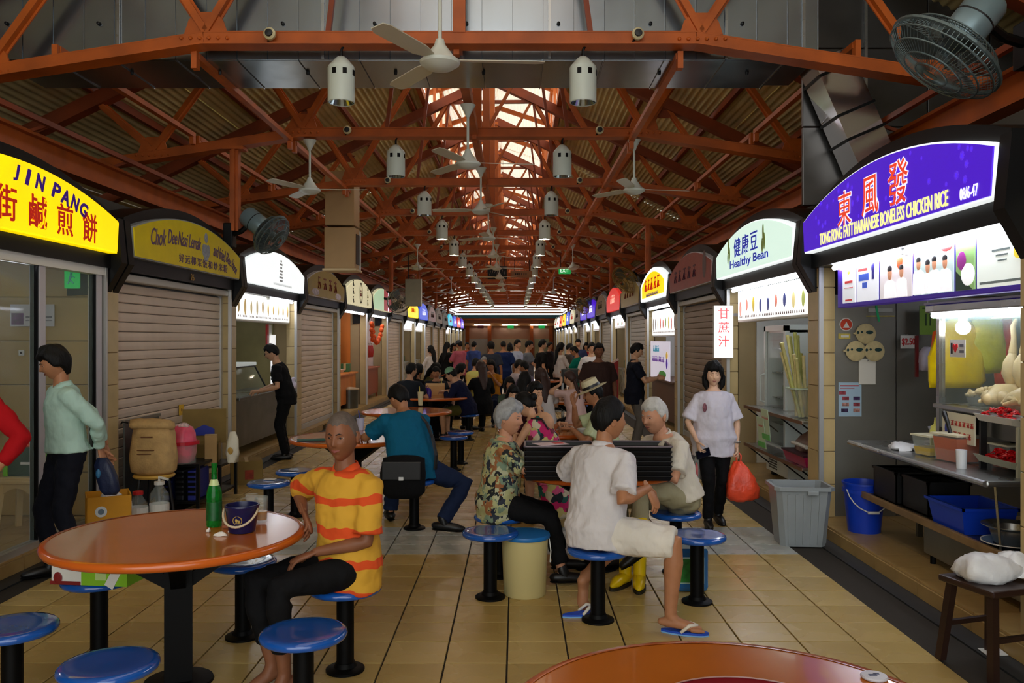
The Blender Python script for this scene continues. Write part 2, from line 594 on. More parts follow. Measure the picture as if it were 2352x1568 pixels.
# ---- far end wall
fw = struct('wall_far', MB().b2((-7.3, YEND, 0), (6.3, YEND + 0.15, 3.5)), M('far_wall_paint', (200, 150, 116), 0.7, var=0.1, vs=0.8))
PALE = M('pale_shutter', (190, 186, 178), 0.5, var=0.05, vs=2)
for i, (x0, x1, m) in enumerate([(-3.6, -2.2, PALE), (-1.9, 0.9, M('pale_far_panel', (205, 190, 158), 0.5, var=.06, vs=2)), (1.4, 2.6, M('green_far_panel', (170, 176, 140), 0.5, var=.06, vs=2))]):
    p = obj('panel', MB().b2((x0, YEND - 0.06, 0), (x1, YEND, 1.78)), m, fw)
for x in (-3.75, -2.05, 1.15, 2.65):
    obj('column', MB().b2((x - 0.14, YEND - 0.2, 0), (x + 0.14, YEND, 2.8)), ORANGE, fw)
obj('beam', MB().b2((-7, YEND - 0.25, 2.78), (6, YEND - 0.05, 3.0)), M('pale_orange_beam', (226, 168, 110), 0.5), fw)
obj('beam', MB().b2((-7, YEND - 0.3, 3.22), (6, YEND - 0.05, 3.34)), ORANGE, fw)
obj('blue_beam', MB().b2((-7, YEND - 0.35, 3.36), (6, YEND - 0.1, 3.62)), M('blue_beam_paint', (60, 128, 158), 0.4), fw)
lv = MB()
for q in range(9):
    z = 3.8 + q * 0.2
    lv.box((XC, YEND + 0.05, z), (8.2 - q * 0.35, 0.22, 0.035), Matrix.Rotation(0.5, 3, 'X'))
obj('louvre', lv, DKOR, fw, kind='stuff')
obj('gable', MB().prism([(XC - 4.3, 5.6), (XC + 4.3, 5.6), (XC, 8.3)], YEND, YEND + 0.1), DKOR, fw)

# ================================================================= roof trusses
T0, NT = 7.37, 18
BZ = 4.30                       # flat part of the bottom chord
def bz(x):
    a = abs(x + 0.58)
    return BZ if a < 2.15 else BZ - (a - 2.15) * 0.155
def truss_parts():
    parts = []
    fl = lambda x: bz(x)
    ch = MB()
    xs = [XC - 6.6, -2.73, 1.57, XC + 6.6]
    for a, b in zip(xs[:-1], xs[1:]):
        ch.bar((a, -0.035, fl(a) + 0.05), (b, -0.035, fl(b) + 0.05), 0.012, 0.10)
        ch.bar((a, 0.035, fl(a) + 0.05), (b, 0.035, fl(b) + 0.05), 0.012, 0.12)
        ch.bar((a, 0, fl(a) - 0.008), (b, 0, fl(b) - 0.008), 0.19, 0.014)
        ch.bar((a, 0, fl(a) + 0.11), (b, 0, fl(b) + 0.11), 0.07, 0.012)
    parts.append(('bottom_chord', ch, ORANGE))
    for sd in (-1, 1):
        t = MB().bar((XC, 0, APEX - 0.06), (XC + sd * 6.9, 0, roofz(XC + sd * 6.9) - 0.06), 0.08, 0.17)
        t.bar((XC, 0, APEX - 0.17), (XC + sd * 6.9, 0, roofz(XC + sd * 6.9) - 0.17), 0.17, 0.014)
        parts.append(('top_chord', t, DKOR))
    tz = lambda x: roofz(x) - 0.08
    bn = [-4.62, -2.72, XC, 1.62, 3.56]
    tn = [-5.35, -3.52, -1.38, 0.34, 2.46, 4.30]
    mem = [(0, 0), (0, 1), (1, 1), (1, 2), (2, 2), (2, 3), (3, 3), (3, 4), (4, 4), (4, 5)]
    for b, t in mem:
        if b == 2:
            continue
        a_, c_ = V((bn[b], 0, fl(bn[b]) + 0.12)), V((tn[t], 0, tz(tn[t])))
        parts.append(('web_member', MB().bar(a_, c_, 0.075, 0.06).bar(a_ + V((0, 0.03, 0)), c_ + V((0, 0.03, 0)), 0.015, 0.10), ORANGE))
    for t in (2, 3):
        parts.append(('web_member', MB().bar((tn[t], 0, tz(tn[t])), (XC, 0, BZ + 0.9), 0.05, 0.05), ORANGE))
        parts.append(('web_member', MB().bar((tn[t], 0, tz(tn[t])), (bn[2] + (-1.15 if t == 2 else 1.15), 0, BZ + .1), 0.045, 0.045), DKOR))
    parts.append(('king_post', MB().b2((XC - 0.055, -0.05, BZ + 0.1), (XC + 0.055, 0.05, APEX - 0.1)), ORANGE))
    parts.append(('collar_tie', MB().bar((tn[2], 0, tz(tn[2]) - .05), (tn[3], 0, tz(tn[3]) - .05), 0.05, 0.07), DKOR))
    for sd in (-1, 1):
        parts.append(('lantern_rafter', MB().bar((XC, 0, 8.34), (XC + sd * 1.7, 0, 7.78), 0.07, 0.12), ORANGE))
    for x in (bn[0], bn[1], bn[3], bn[4]):
        g = MB().prism([(x - 0.19, fl(x) + 0.1), (x + 0.19, fl(x) + 0.1), (x + 0.15, fl(x) + 0.22), (x + 0.08, fl(x) + 0.29), (x - 0.08, fl(x) + 0.29), (x - 0.15, fl(x) + 0.22)], -0.012, 0.012)
        for q in (-0.2, -0.12, -0.04, 0.04, 0.12, 0.2):
            g.ball((x + q, -0.05, fl(x) + 0.05), 0.018, 6, 4)
        parts.append(('gusset_plate', g, ORANGE))
    for x in (tn[1], tn[4]):
        parts.append(('gusset_plate', MB().prism([(x - 0.19, tz(x) - 0.12), (x + 0.19, tz(x) - 0.12), (x + 0.08, tz(x) - 0.25), (x - 0.08, tz(x) - 0.25)], -0.012, 0.012), DKOR))
    return parts
ORD = ['first', 'second', 'third', 'fourth', 'fifth', 'sixth', 'seventh', 'eighth', 'ninth', 'tenth', 'eleventh', 'twelfth', 'thirteenth',
       'fourteenth', 'fifteenth', 'sixteenth', 'seventeenth', 'eighteenth', 'nineteenth', 'twentieth']
tru = thing('roof_truss', 'orange steel roof truss in front of the silver metal duct', 'truss', (0, T0, 0), 0, 'orange steel roof trusses')
for nm, mb, m in truss_parts():
    obj(nm, mb, m, tru)
for k in range(1, NT - 1):
    lb = 'orange steel roof truss just behind the silver metal duct' if k == 1 else 'orange steel roof truss, the %s one behind the silver metal duct' % ORD[k - 1]
    dup(tru, (0, T0 + PITCH * k, 0), None, lb)
# ties that run the length of the hall from truss to truss
TIE = []
tl = MB().bar((0, 0, 0), (0, PITCH - 0.2, 0), 0.065, 0.055).mesh('bar'); tl.materials.append(ORANGE)
tb = MB().b2((-0.025, -0.05, -0.12), (0.025, 0.03, 0.03)).mesh('hanger'); tb.materials.append(ORANGE)
tc_ = MB().bar((0, 0, 0), (0, PITCH - 0.2, 0), 0.09, 0.13).mesh('bar'); tc_.materials.append(ORANGE)
for k in range(0, NT - 2):
    for x, z, wd in ((-4.08, 4.30, 'outer left'), (-2.85, 4.24, 'inner left'), (1.45, 4.24, 'inner right'), (3.02, 4.34, 'outer right'), (-0.53, 4.36, 'middle')):
        t = thing('roof_tie', '%s lengthwise orange tie bar in the %s bay behind the first truss' % (wd, ORD[k]), 'tie bar', (x, T0 + PITCH * k + 0.1, z), 0, 'tie bars between the roof trusses')
        obj('bar', tc_ if wd == 'middle' else tl, None, t)
        obj('hanger', tb, None, t, (0, 0, 0)); obj('hanger', tb, None, t, (0, PITCH - 0.2, 0))
# posts that carry every second truss
for k, x in ((1, -3.58), (3, 2.72), (3, -3.58), (5, -3.58), (5, 2.72), (7, -3.58), (7, 2.72), (9, -3.58), (9, 2.72), (11, -3.58), (11, 2.72)):
    y = T0 + PITCH * k
    t = thing('roof_post', 'orange steel post above the %s stalls under the %s truss behind the duct' % ('left' if x < 0 else 'right', ORD[k - 1]), 'post', (x, y, 3.1), 0, 'roof posts above the stalls')
    obj('shaft', MB().b2((-0.055, -0.05, 0), (0.055, 0.05, bz(x) - 3.1)).b2((-0.02, -0.09, 0), (0.02, 0.09, bz(x) - 3.1)), ORANGE, t)
    obj('head_plate', MB().b2((-0.13, -0.1, bz(x) - 3.14), (0.13, 0.1, bz(x) - 3.1)), ORANGE, t)
# ================================================================= things hung from the roof
GALV = M('galvanised_sheet', (150, 158, 166), 0.22, 0.95, var=0.1, vs=1.2, rvar=0.12)
GALVD = M('dull_galvanised_sheet', (92, 90, 88), 0.36, 0.9, var=0.2, vs=1.4, rvar=0.1)
# ---- big metal duct across the hall behind the first truss
t = thing('air_duct', 'large silver sheet metal air duct crossing the hall under the roof', 'duct', (0, 7.62, 4.26))
DX0, DX1, DZ1, DD = -4.75, 2.74, 1.25, 0.86
obj('duct_core', MB().b2((DX0, 0.02, 0.02), (DX1, DD - .02, DZ1)), GALVD, t)
npn = 27
pw = (DX1 - DX0) / npn
fp = MB().b2((0.0015, -0.004, 0.0), (pw - 0.0015, 0.02, DZ1)).b2((pw - 0.008, -0.010, 0), (pw - 0.0025, 0.0, DZ1))
fp = fp.mesh('front_panel'); fp.materials.append(GALV)
up = MB().b2((0.0015, 0.02, -0.002), (pw * 2 - 0.0015, DD, 0.02)).b2((pw * 2 - 0.012, 0.02, -0.012), (pw * 2 - 0.004, DD, 0)).mesh('under_panel'); up.materials.append(GALV)
for k in range(npn):
    obj('front_panel', fp, None, t, (DX0 + pw * k, 0, 0))
    if k % 2 == 0 and k < npn - 1:
        obj('under_panel', up, None, t, (DX0 + pw * k, 0, 0))
kn = MB().lathe([(0.001, 0), (0.018, 0.004), (0.014, 0.03), (0.001, 0.034)], 8).mesh('screw_cap'); kn.materials.append(BLACK)
for k in range(0, npn, 3):
    obj('screw_cap', kn, None, t, (DX0 + pw * (k + .5), -0.004, 0.32), (PI / 2, 0, 0))
    obj('screw_cap', kn, None, t, (DX0 + pw * (k + 1), 0.34, 0.0), (PI, 0, 0))
hg = MB().b2((-0.012, 0, 0), (0.012, 0.02, 1.6)).mesh('hanger_strap'); hg.materials.append(STEEL)
for x in (-3.6, -1.75, 0.3, 1.9, 2.6):
    obj('hanger_strap', hg, None, t, (x, -0.03, 0.0))
# ---- dark duct wall over the right-hand stalls, and the shiny branch that drops to the stall
t = thing('duct_wall', 'dark brown grey sheet metal duct side above the purple shop sign', 'duct', (0, 0, 0))
for i in range(7):
    for j in range(3):
        x0 = 2.84 + i * 0.62; z0 = 3.05 + j * 0.78
        obj('panel', MB().bbox((x0 + 0.31, 8.36, z0 + 0.39), (0.612, 0.05, 0.772), 0.006), GALVD, t)
obj('seam_rib', MB().b2((4.4, 8.30, 3.05), (4.43, 8.34, 5.3)).b2((3.44, 8.30, 3.05), (3.47, 8.34, 5.3)), STEEL, t)
t = thing('branch_duct', 'shiny sloping branch duct dropping behind the purple shop sign', 'duct', (0, 0, 0))
pa, pb = V((2.95, 8.06, 4.40)), V((3.38, 8.06, 3.40))
for i in range(4):
    a = pa.lerp(pb, [0, .14, .52, .74][i] + .004); b = pa.lerp(pb, [.14, .52, .74, 1.0][i] - .004)
    obj('duct_section', MB().bar(a, b, 0.40, 0.36), M('bright_galvanised', (205, 200, 200), 0.16, 0.97, var=0.05, vs=1.5, rvar=0.06, bump=0.08, bs=4), t)
for q in (.14, .52, .74):
    a = pa.lerp(pb, q - .012); b = pa.lerp(pb, q + .012)
    obj('joint_flange', MB().bar(a, b, 0.43, 0.39), BLACK, t)

# ---- drum lamps under the trusses
LAMPM = M('lamp_enamel', (205, 214, 205), 0.35)
def drum_lamp(loc, label):
    t = thing('drum_lamp', label, 'lamp', loc, 0, 'drum lamps under the trusses')
    obj('shade', MB().lathe([(0.0, 0.30), (0.03, 0.30), (0.05, 0.285), (0.112, 0.215), (0.118, 0.20), (0.118, -0.10), (0.11, -0.105), (0.11, 0.05), (0.0, 0.05)], 28), LAMPM, t, sm=40)
    obj('bulb', MB().ball((0, 0, -0.015), (0.05, 0.05, 0.06), 12, 8), M('bulb_glow', (190, 200, 205), 0.2, em=(255, 244, 225), es=0.5), t, sm=180)
    obj('reflector', MB().lathe([(0.108, -0.10), (0.07, -0.02), (0.045, 0.04), (0.04, 0.04), (0.068, -0.02), (0.104, -0.10)], 24, closed=True), M('lamp_reflector', (150, 160, 165), 0.15, 0.9), t, sm=40)
    for a in (-0.35, 0.45, 1.3, 2.2, 3.1):
        q = MB().box((0, 0, 0), (0.036, 0.006, 0.05))
        obj('vent_slot', q, BLACK, t, (math.sin(a) * 0.1175, -math.cos(a) * 0.1175, 0.15), (0, 0, a))
    obj('hook', MB().tube([(0, 0, 0.29), (0, 0, 0.36), (0.015, 0, 0.39), (0, 0, 0.41)], 0.012, 6), BLACK, t)
    return t
crowd_fill_bulb = MB().ball((0, 0, -0.03), (0.07, 0.07, 0.07), 12, 8).mesh('bulb'); crowd_fill_bulb.materials.append(M('lit_bulb_glow', (255, 244, 220), 0.3, em=(255, 238, 208), es=240))  # glow added to brighten the crowd; these lamps only catch skylight
dl = None
for k in range(0, 15):
    for sd, x in ((-1, -1.535), (1, 0.585)):
        lb = 'white drum lamp, %s of the middle under the %s' % ('left' if sd < 0 else 'right', 'truss before the metal duct' if k == 0 else ORD[k - 1] + ' truss behind the duct')
        loc = (x, T0 + PITCH * k, 3.90)
        if dl is None:
            dl = drum_lamp(loc, lb)
        else:
            q_ = dup(dl, loc, 0, lb)
            if k >= 3:
                for c_ in q_.children:
                    if c_.name.startswith('bulb'):
                        c_.data = crowd_fill_bulb
# ---- small round spot fittings on the chords
sp = None
for k in range(0, 6):
    for sd, x in ((-1, -2.13), (1, 1.05)):
        lb = 'small round cream spot fitting, %s of the middle on the %s' % ('left' if sd < 0 else 'right', 'truss before the duct' if k == 0 else ORD[k - 1] + ' truss after the duct')
        loc = (x, T0 + PITCH * k - 0.1, 4.36)
        if sp is None:
            sp = thing('spot_fitting', lb, 'spotlight', loc, 0, 'round spot fittings on the trusses')
            obj('head', MB().lathe([(0.0, -0.02), (0.03, -0.02), (0.052, 0.0), (0.052, 0.03), (0.03, 0.05), (0.0, 0.05)], 16), M('cream_plastic', (200, 190, 150), 0.4), sp, (0, 0, 0), (PI / 2, 0, 0), sm=40)
            obj('lens', MB().lathe([(0.0, 0.0), (0.035, 0.0), (0.03, 0.012), (0.0, 0.014)], 14), BLACKP, sp, (0, -0.045, 0), (PI / 2, 0, 0))
            obj('stem', MB().tube([(0, 0.02, 0), (-0.04, 0.06, -0.05), (-0.03, 0.1, -0.06)], 0.01, 6), BLACK, sp)
        else:
            dup(sp, loc, 0, lb)
# ---- ceiling fans
FANM = M('fan_enamel', (206, 210, 200), 0.35)
BLADE = M('fan_blade_enamel', (198, 192, 172), 0.4)
def ceiling_fan(loc, rod, rz, label):
    t = thing('ceiling_fan', label, 'fan', loc, rz, 'white ceiling fans')
    obj('motor', MB().lathe([(0.0, -0.075), (0.03, -0.072), (0.09, -0.06), (0.135, -0.03), (0.14, -0.01), (0.10, 0.02), (0.07, 0.06), (0.04, 0.10), (0.028, 0.14), (0.0, 0.14)], 28), FANM, t, sm=35)
    obj('rod', MB().cyl((0, 0, 0.13), 0.014, rod - 0.2, 8), FANM, t)
    obj('canopy', MB().lathe([(0.0, rod - 0.13), (0.02, rod - 0.13), (0.035, rod - 0.09), (0.085, rod), (0.0, rod)], 20), FANM, t, sm=40)
    bl = MB().loft([[V((0.12, -0.03, -0.01)), V((0.12, 0.03, 0.0)), V((0.12, 0.03, 0.006)), V((0.12, -0.03, -0.004))],
                    [V((0.24, -0.062, -0.02)), V((0.24, 0.055, 0.006)), V((0.24, 0.055, 0.012)), V((0.24, -0.062, -0.014))],
                    [V((0.66, -0.07, -0.02)), V((0.66, 0.06, 0.004)), V((0.66, 0.06, 0.010)), V((0.66, -0.07, -0.014))],
                    [V((0.72, -0.05, -0.016)), V((0.72, 0.04, 0.002)), V((0.72, 0.04, 0.008)), V((0.72, -0.05, -0.010))]]).mesh('blade')
    bl.materials.append(BLADE)
    for a in range(3):
        obj('blade', bl, None, t, (0, 0, 0), (0, 0, a * 2 * PI / 3))
    return t
cf = None
for k in range(0, 9):
    d = 5.77 + PITCH * k
    lb = 'white ceiling fan on the middle line, %s' % ('nearest, before the metal duct' if k == 0 else 'the %s one beyond the duct' % ORD[k - 1])
    loc = (-0.525, d, 3.64); rz = [0.06, 0.12, 1.0, 0.4, .9, .2, 1.4, .6, .3][k]
    if cf is None:
        cf = ceiling_fan(loc, 0.62, rz, lb)
    else:
        dup(cf, loc, rz, lb)
for k, d in enumerate((10.7, 22.35, 34.0, 45.6)):
    for sd, x in ((-1, -2.63), (1, 1.5)):
        lb = 'white ceiling fan at the %s side, the %s one from the duct' % ('left' if sd < 0 else 'right', ORD[k])
        dup(cf, (x, d, 3.64), [0.05, 0.5, 1.2, .8][k] + (0.12 if sd > 0 else 0), lb)

# ---- wall fans in cages
def wall_fan(label, loc, axis, R_=0.40, drum=True, col=(105, 120, 122), back=None):
    """axis: direction the fan blows"""
    t = thing('wall_fan', label, 'fan', loc)
    ax = V(axis).normalized()
    q = ax.to_track_quat('Z', 'Y').to_euler()
    cm = M('cage_wire_%d' % col[0], col, 0.35, 0.6)
    cg = MB()
    for r, z in ((1.0, 0.0), (0.98, 0.05), (0.8, 0.10), (0.55, 0.13), (0.3, 0.145), (0.8, -0.08), (0.55, -0.11), (0.3, -0.12)):
        cg.tube([(math.cos(2 * PI * j / 32) * R_ * r, math.sin(2 * PI * j / 32) * R_ * r, z) for j in range(33)], 0.006 if r < 1 else 0.014, 5)
    for j in range(72):
        a = 2 * PI * j / 72
        c, s_ = math.cos(a) * R_, math.sin(a) * R_
        cg.tube([(c * .14, s_ * .14, 0.15), (c * .55, s_ * .55, 0.13), (c * .8, s_ * .8, 0.10), (c * .98, s_ * .98, 0.05), (c, s_, 0.0), (c * .8, s_ * .8, -0.08), (c * .3, s_ * .3, -0.12)], 0.0022, 3)
    obj('cage', cg, cm, t, None, q)
    bl = MB()
    for j in range(3):
        a = 2 * PI * j / 3
        m = Matrix.Rotation(a, 3, 'Z')
        bl.loft([[m @ V(p) for p in ((0.03, -0.03, -0.02), (0.03, 0.03, 0.02), (0.03, 0.03, 0.024), (0.03, -0.03, -0.016))],
                 [m @ V(p) for p in ((R_ * .5, -0.10, -0.04), (R_ * .5, 0.10, 0.03), (R_ * .5, 0.10, 0.034), (R_ * .5, -0.10, -0.036))],
                 [m @ V(p) for p in ((R_ * .88, -0.13, -0.04), (R_ * .88, 0.07, 0.03), (R_ * .88, 0.07, 0.034), (R_ * .88, -0.13, -0.036))]])
    obj('blades', bl, M('fan_blade_grey', (70, 82, 84), 0.3, 0.4), t, None, q)
    obj('hub', MB().lathe([(0, -0.05), (0.05, -0.05), (0.055, 0.03), (0.0, 0.06)], 16), cm, t, None, q, sm=40)
    if drum:
        m = obj('motor_drum', MB().lathe([(0.0, -0.13), (0.12, -0.13), (0.128, -0.15), (0.128, -0.40), (0.11, -0.43), (0, -0.43)], 24), M('fan_motor_grey', (120, 140, 146), 0.35, 0.3), t, None, q, sm=40)
        obj('drum_band', MB().lathe([(0.1285, -0.27), (0.131, -0.27), (0.131, -0.28), (0.1285, -0.28)], 24, closed=True), BLACKP, m)
    if back is not None:
        b0 = -ax * 0.3
        obj('arm', MB().tube([b0, b0.lerp(V(back), 0.5) + V((0, 0, -0.04)), V(back)], 0.035, 8), BLACK, t)
        obj('bracket', MB().bbox(V(back), (0.12, 0.16, 0.3), 0.01), BLACK, t)
    return t
wall_fan('large caged wall fan with grey motor drum in the top corner above the purple sign', W(2172, 128, 5.35), (-0.55, 0.1, -0.72), 0.37, back=(0.62, 0.15, 0.12))
wall_fan('caged wall fan with grey motor drum above the unlit yellow sign', W(622, 538, 10.6), (0.72, -0.15, -0.55), 0.27, back=(-0.55, 0.1, 0.0))
wall_fan('brassy round wall fan above the lit yellow sign on the right', W(1437, 642, 18.6), (-0.6, -0.5, -0.6), 0.33, False, (150, 122, 64), back=(0.5, 0.2, 0.0))
wall_fan('grey round wall fan beside the grey board on the left', W(917, 690, 22.6), (0.5, -0.8, -0.3), 0.34, False, (128, 120, 110), back=(-0.6, 0.3, 0.1))
wall_fan('small grey wall fan far along the right row of stalls', W(1338, 702, 29.0), (-0.7, -0.5, -0.4), 0.3, True, (150, 160, 165), back=(0.5, 0.2, 0.0))

# ---- beige hanging duct with an open side on the left, and the grey board behind it
t = thing('hanging_duct', 'tall beige boxed duct hanging from the roof on the left', 'duct', (-3.02, 14.4, 2.92))
DUCTM = M('beige_duct_paint', (176, 140, 92), 0.5, var=0.08, vs=2)
obj('lower_box', MB().bbox((0, 0.2, 0.36), (0.52, 0.5, 0.72), 0.008), DUCTM, t)
obj('upper_box', MB().bbox((0, 0.2, 1.22), (0.5, 0.5, 0.92), 0.008), DUCTM, t)
obj('end_flange', MB().bbox((0, 0.2, 0.0), (0.58, 0.56, 0.035), 0.006), M('pale_flange', (206, 182, 140), 0.5), t)
obj('side_slot', MB().b2((0.262, 0.05, 0.1), (0.268, 0.36, 0.62)), BLACK, t)
obj('side_trim', MB().b2((0.262, 0.36, 0.02), (0.275, 0.44, 0.7)), WHITE, t)
t = thing('grey_board', 'plain grey board hung high behind the beige duct', 'board', W(950, 672, 22.2))
obj('board_sheet', MB().bbox((0, 0, 0), (0.44, 0.05, 0.72), 0.01), M('grey_board_paint', (128, 124, 108), 0.6, var=.06), t)
obj('board_edge', MB().b2((0.2, -0.03, -0.36), (0.225, -0.02, 0.36)), WHITE, t)
obj('hanger', MB().b2((-0.15, 0, 0.36), (-0.13, 0.02, 1.0)).b2((0.13, 0, 0.36), (0.15, 0.02, 1.0)), BLACK, t)

# ---- hanging signs between the trusses
GREENLIT = M('exit_green', (20, 120, 60), 0.4, em=(40, 190, 90), es=0.5)
WLIT = M('exit_white', (235, 250, 235), 0.4, em=(230, 255, 235), es=1.2)
def hang_sign(px0, px1, py0, py1, d, mat, label, txt=None, tm_=None, cat='sign', h_ang=.35):
    w = (px1 - px0) * d / FPX; h = (py1 - py0) * d / FPX
    c = W((px0 + px1) / 2, (py0 + py1) / 2, d)
    t = thing('hanging_sign', label, cat, c)
    obj('board', MB().bbox((0, 0, 0), (w, 0.08, h), 0.015), mat, t)
    obj('hanger', MB().b2((-w * .35, -.01, h / 2), (-w * .35 + .02, .01, h / 2 + h_ang)).b2((w * .35, -.01, h / 2), (w * .35 + .02, .01, h / 2 + h_ang)), BLACK, t)
    if txt:
        text(txt, tm_, t, (0, -0.045, 0), w * 0.7, h * 0.5)
    return t
hang_sign(1283, 1311, 614, 629, 26.5, GREENLIT, 'lit green exit sign hanging from the roof right of the middle', 'EXIT', WLIT)
t = hang_sign(1120, 1164, 611, 641, 26.5, BLACK, 'black hanging sign board with pale handwriting behind a fan')
for i in range(7):
    obj('writing_mark', MB().bar((-0.24 + i * .075, -.045, -.08 + .03 * (i % 3)), (-0.2 + i * .075, -.045, .06 + .03 * (i % 2)), .014, .006), M('chalk_white', (205, 190, 170), .6), t)
t = hang_sign(1174, 1222, 622, 637, 26.5, M('wood_board', (150, 104, 64), .5, var=.1), 'brown wooden hanging sign right of the black one')
for i in range(6):
    obj('writing_mark', MB().b2((-0.2 + i * .065, -.046, -.035), (-.17 + i * .065, -.041, .03)), BLACK, t)
for i, (px, m, lb) in enumerate([(1104, M('dark_red_board', (92, 24, 20), .5), 'small dark red far sign at the left of the end wall'), (1173, GREENLIT, 'small green far sign in the middle of the end wall'), (1244, GREENLIT, 'green far exit sign at the right of the end wall')]):
    hang_sign(px - 7, px + 7, 746, 754, 64.09, m, lb, h_ang=.2)
# ================================================================= tables and stools
def table_at(x, y, label, R_=0.62, h=0.75, group='round orange hawker tables', brace=0.3):
    t = thing('round_table', label, 'table', (x, y, 0), brace, group)
    obj('tabletop', MB().lathe([(0.0, h - 0.002), (R_ - 0.03, h - 0.002), (R_ - 0.03, h - 0.03), (0, h - 0.03)], 72), TABLE, t, sm=30)
    obj('rim', MB().lathe([(R_ - 0.032, h), (R_ - 0.012, h), (R_ - 0.002, h - 0.008), (R_, h - 0.02), (R_ - 0.004, h - 0.034), (R_ - 0.02, h - 0.042), (R_ - 0.06, h - 0.042), (R_ - 0.06, h - 0.03), (R_ - 0.032, h - 0.028)], 72, closed=True), TABED, t, sm=60)
    obj('post', MB().b2((-0.065, -0.065, 0.015), (0.065, 0.065, h - 0.05)), BLKG, t)
    br = MB().bar((0.05, 0, h - 0.24), (0.34, 0, h - 0.05), 0.07, 0.06).b2((0.2, -0.04, h - 0.065), (0.48, 0.04, h - 0.04)).mesh('brace'); br.materials.append(BLKG)
    for k in range(4):
        obj('brace', br, None, t, None, (0, 0, k * PI / 2))
    obj('base_plate', MB().lathe([(0, 0.0), (0.17, 0.0), (0.165, 0.012), (0.09, 0.02), (0, 0.02)], 24), BLKG, t)
    return t
T1 = table_at(-1.70, 4.23, 'round orange table with the green bottle, before the man in striped shirt', brace=0.35)
tabs = [(-1.64, 8.4, 'round orange table in front of the man in the blue shirt'),
        (0.60, 6.36, 'round orange table carrying the stacked black trays'),
        (0.565, 2.1, 'round orange table closest to the camera with a white disc on it'),
        (-1.50, 11.5, 'round orange table with paper cup, beyond the man in the blue shirt'),
        (-1.42, 14.4, 'round orange table where the man in the green cap sits'),
        (0.42, 9.1, 'round orange table behind the tray table, by the woman in floral dress'),
        (0.98, 13.6, 'round orange table beside the woman in white with a long ponytail'),
        (-1.3, 18.3, 'round orange table far along the left of the aisle'),
        (0.45, 20.2, 'round orange table far along the right of the aisle')]
for x, y, lb in tabs:
    dup(T1, (x, y, 0), R.uniform(0, 1.5), lb)
def stool_at(x, y, label, h=0.45, r=0.19):
    t = thing('round_stool', label, 'stool', (x, y, 0), 0, 'fixed round blue stools')
    obj('seat', MB().lathe([(0, h - 0.004), (r * .6, h - 0.001), (r - 0.03, h), (r - 0.012, h - 0.003), (r - 0.002, h - 0.012), (r, h - 0.024), (r - 0.006, h - 0.036), (r - 0.03, h - 0.044), (0, h - 0.044)], 48), BLUE, t, sm=50)
    obj('post', MB().cyl((0, 0, 0.01), 0.045, h - 0.05, 20), BLKG, t, sm=40)
    obj('flange', MB().lathe([(0, 0), (0.1, 0.0), (0.1, 0.012), (0.085, 0.02), (0.06, 0.024), (0.05, 0.045), (0, 0.045)], 28), BLKG, t, sm=40)
    obj('seat_plate', MB().lathe([(0, h - 0.06), (0.09, h - 0.06), (0.12, h - 0.045), (0, h - 0.045)], 20), BLKG, t)
    return t
S1 = stool_at(*G(697, 1445, .45)[:2], 'empty blue stool in front of the old man in striped shirt, closest to the camera')
def st(px, py, lb):
    p = G(px, py, .45)
    return dup(S1, (p.x, p.y, 0), R.uniform(0, 6), lb)
st(250, 1518, 'empty blue stool at the bottom, in front of the left table')
st(28, 1433, 'empty blue stool cut by the left edge of the photo')
ST_BOX = st(228, 1322, 'blue stool holding the white and green carton')
st(558, 1284, 'empty blue stool behind the left table, left of the old man')
ST_A = st(793, 1340, 'blue stool on which the old man in striped shirt sits')
st(617, 1105, 'empty blue stool with a pale mark, nearest the cardboard boxes')
st(678, 1079, 'empty blue stool just right of the one with a pale mark')
ST_B = dup(S1, (-.93, 7.66, 0), 0, 'blue stool on which the man in the blue shirt sits')
st(1042, 1001, 'empty blue stool right of the man in the blue shirt')
st(1058, 990, 'blue stool just behind the empty one right of the man in blue')
ST_CAP = st(1076, 950, 'blue stool on which the man in the green cap sits')
st(962, 960, 'blue stool left of the green cap man, under the table edge')
st(1126, 1217, 'empty blue stool right beside the cream bucket with blue lid')
st(1601, 1225, 'empty blue stool in front of the blue jerrycan')
ST_W = dup(S1, (0.50, 5.15, 0), 0, 'blue stool on which the man in white shirt and shorts sits')
ST_L = dup(S1, (-.12, 6.12, 0), 0, 'blue stool on which the smiling old woman sits')
ST_O = dup(S1, (1.18, 6.22, 0), 0, 'blue stool on which the white-haired old man sits')
st(1330, 928, 'blue stool beneath the table with the ponytail woman')
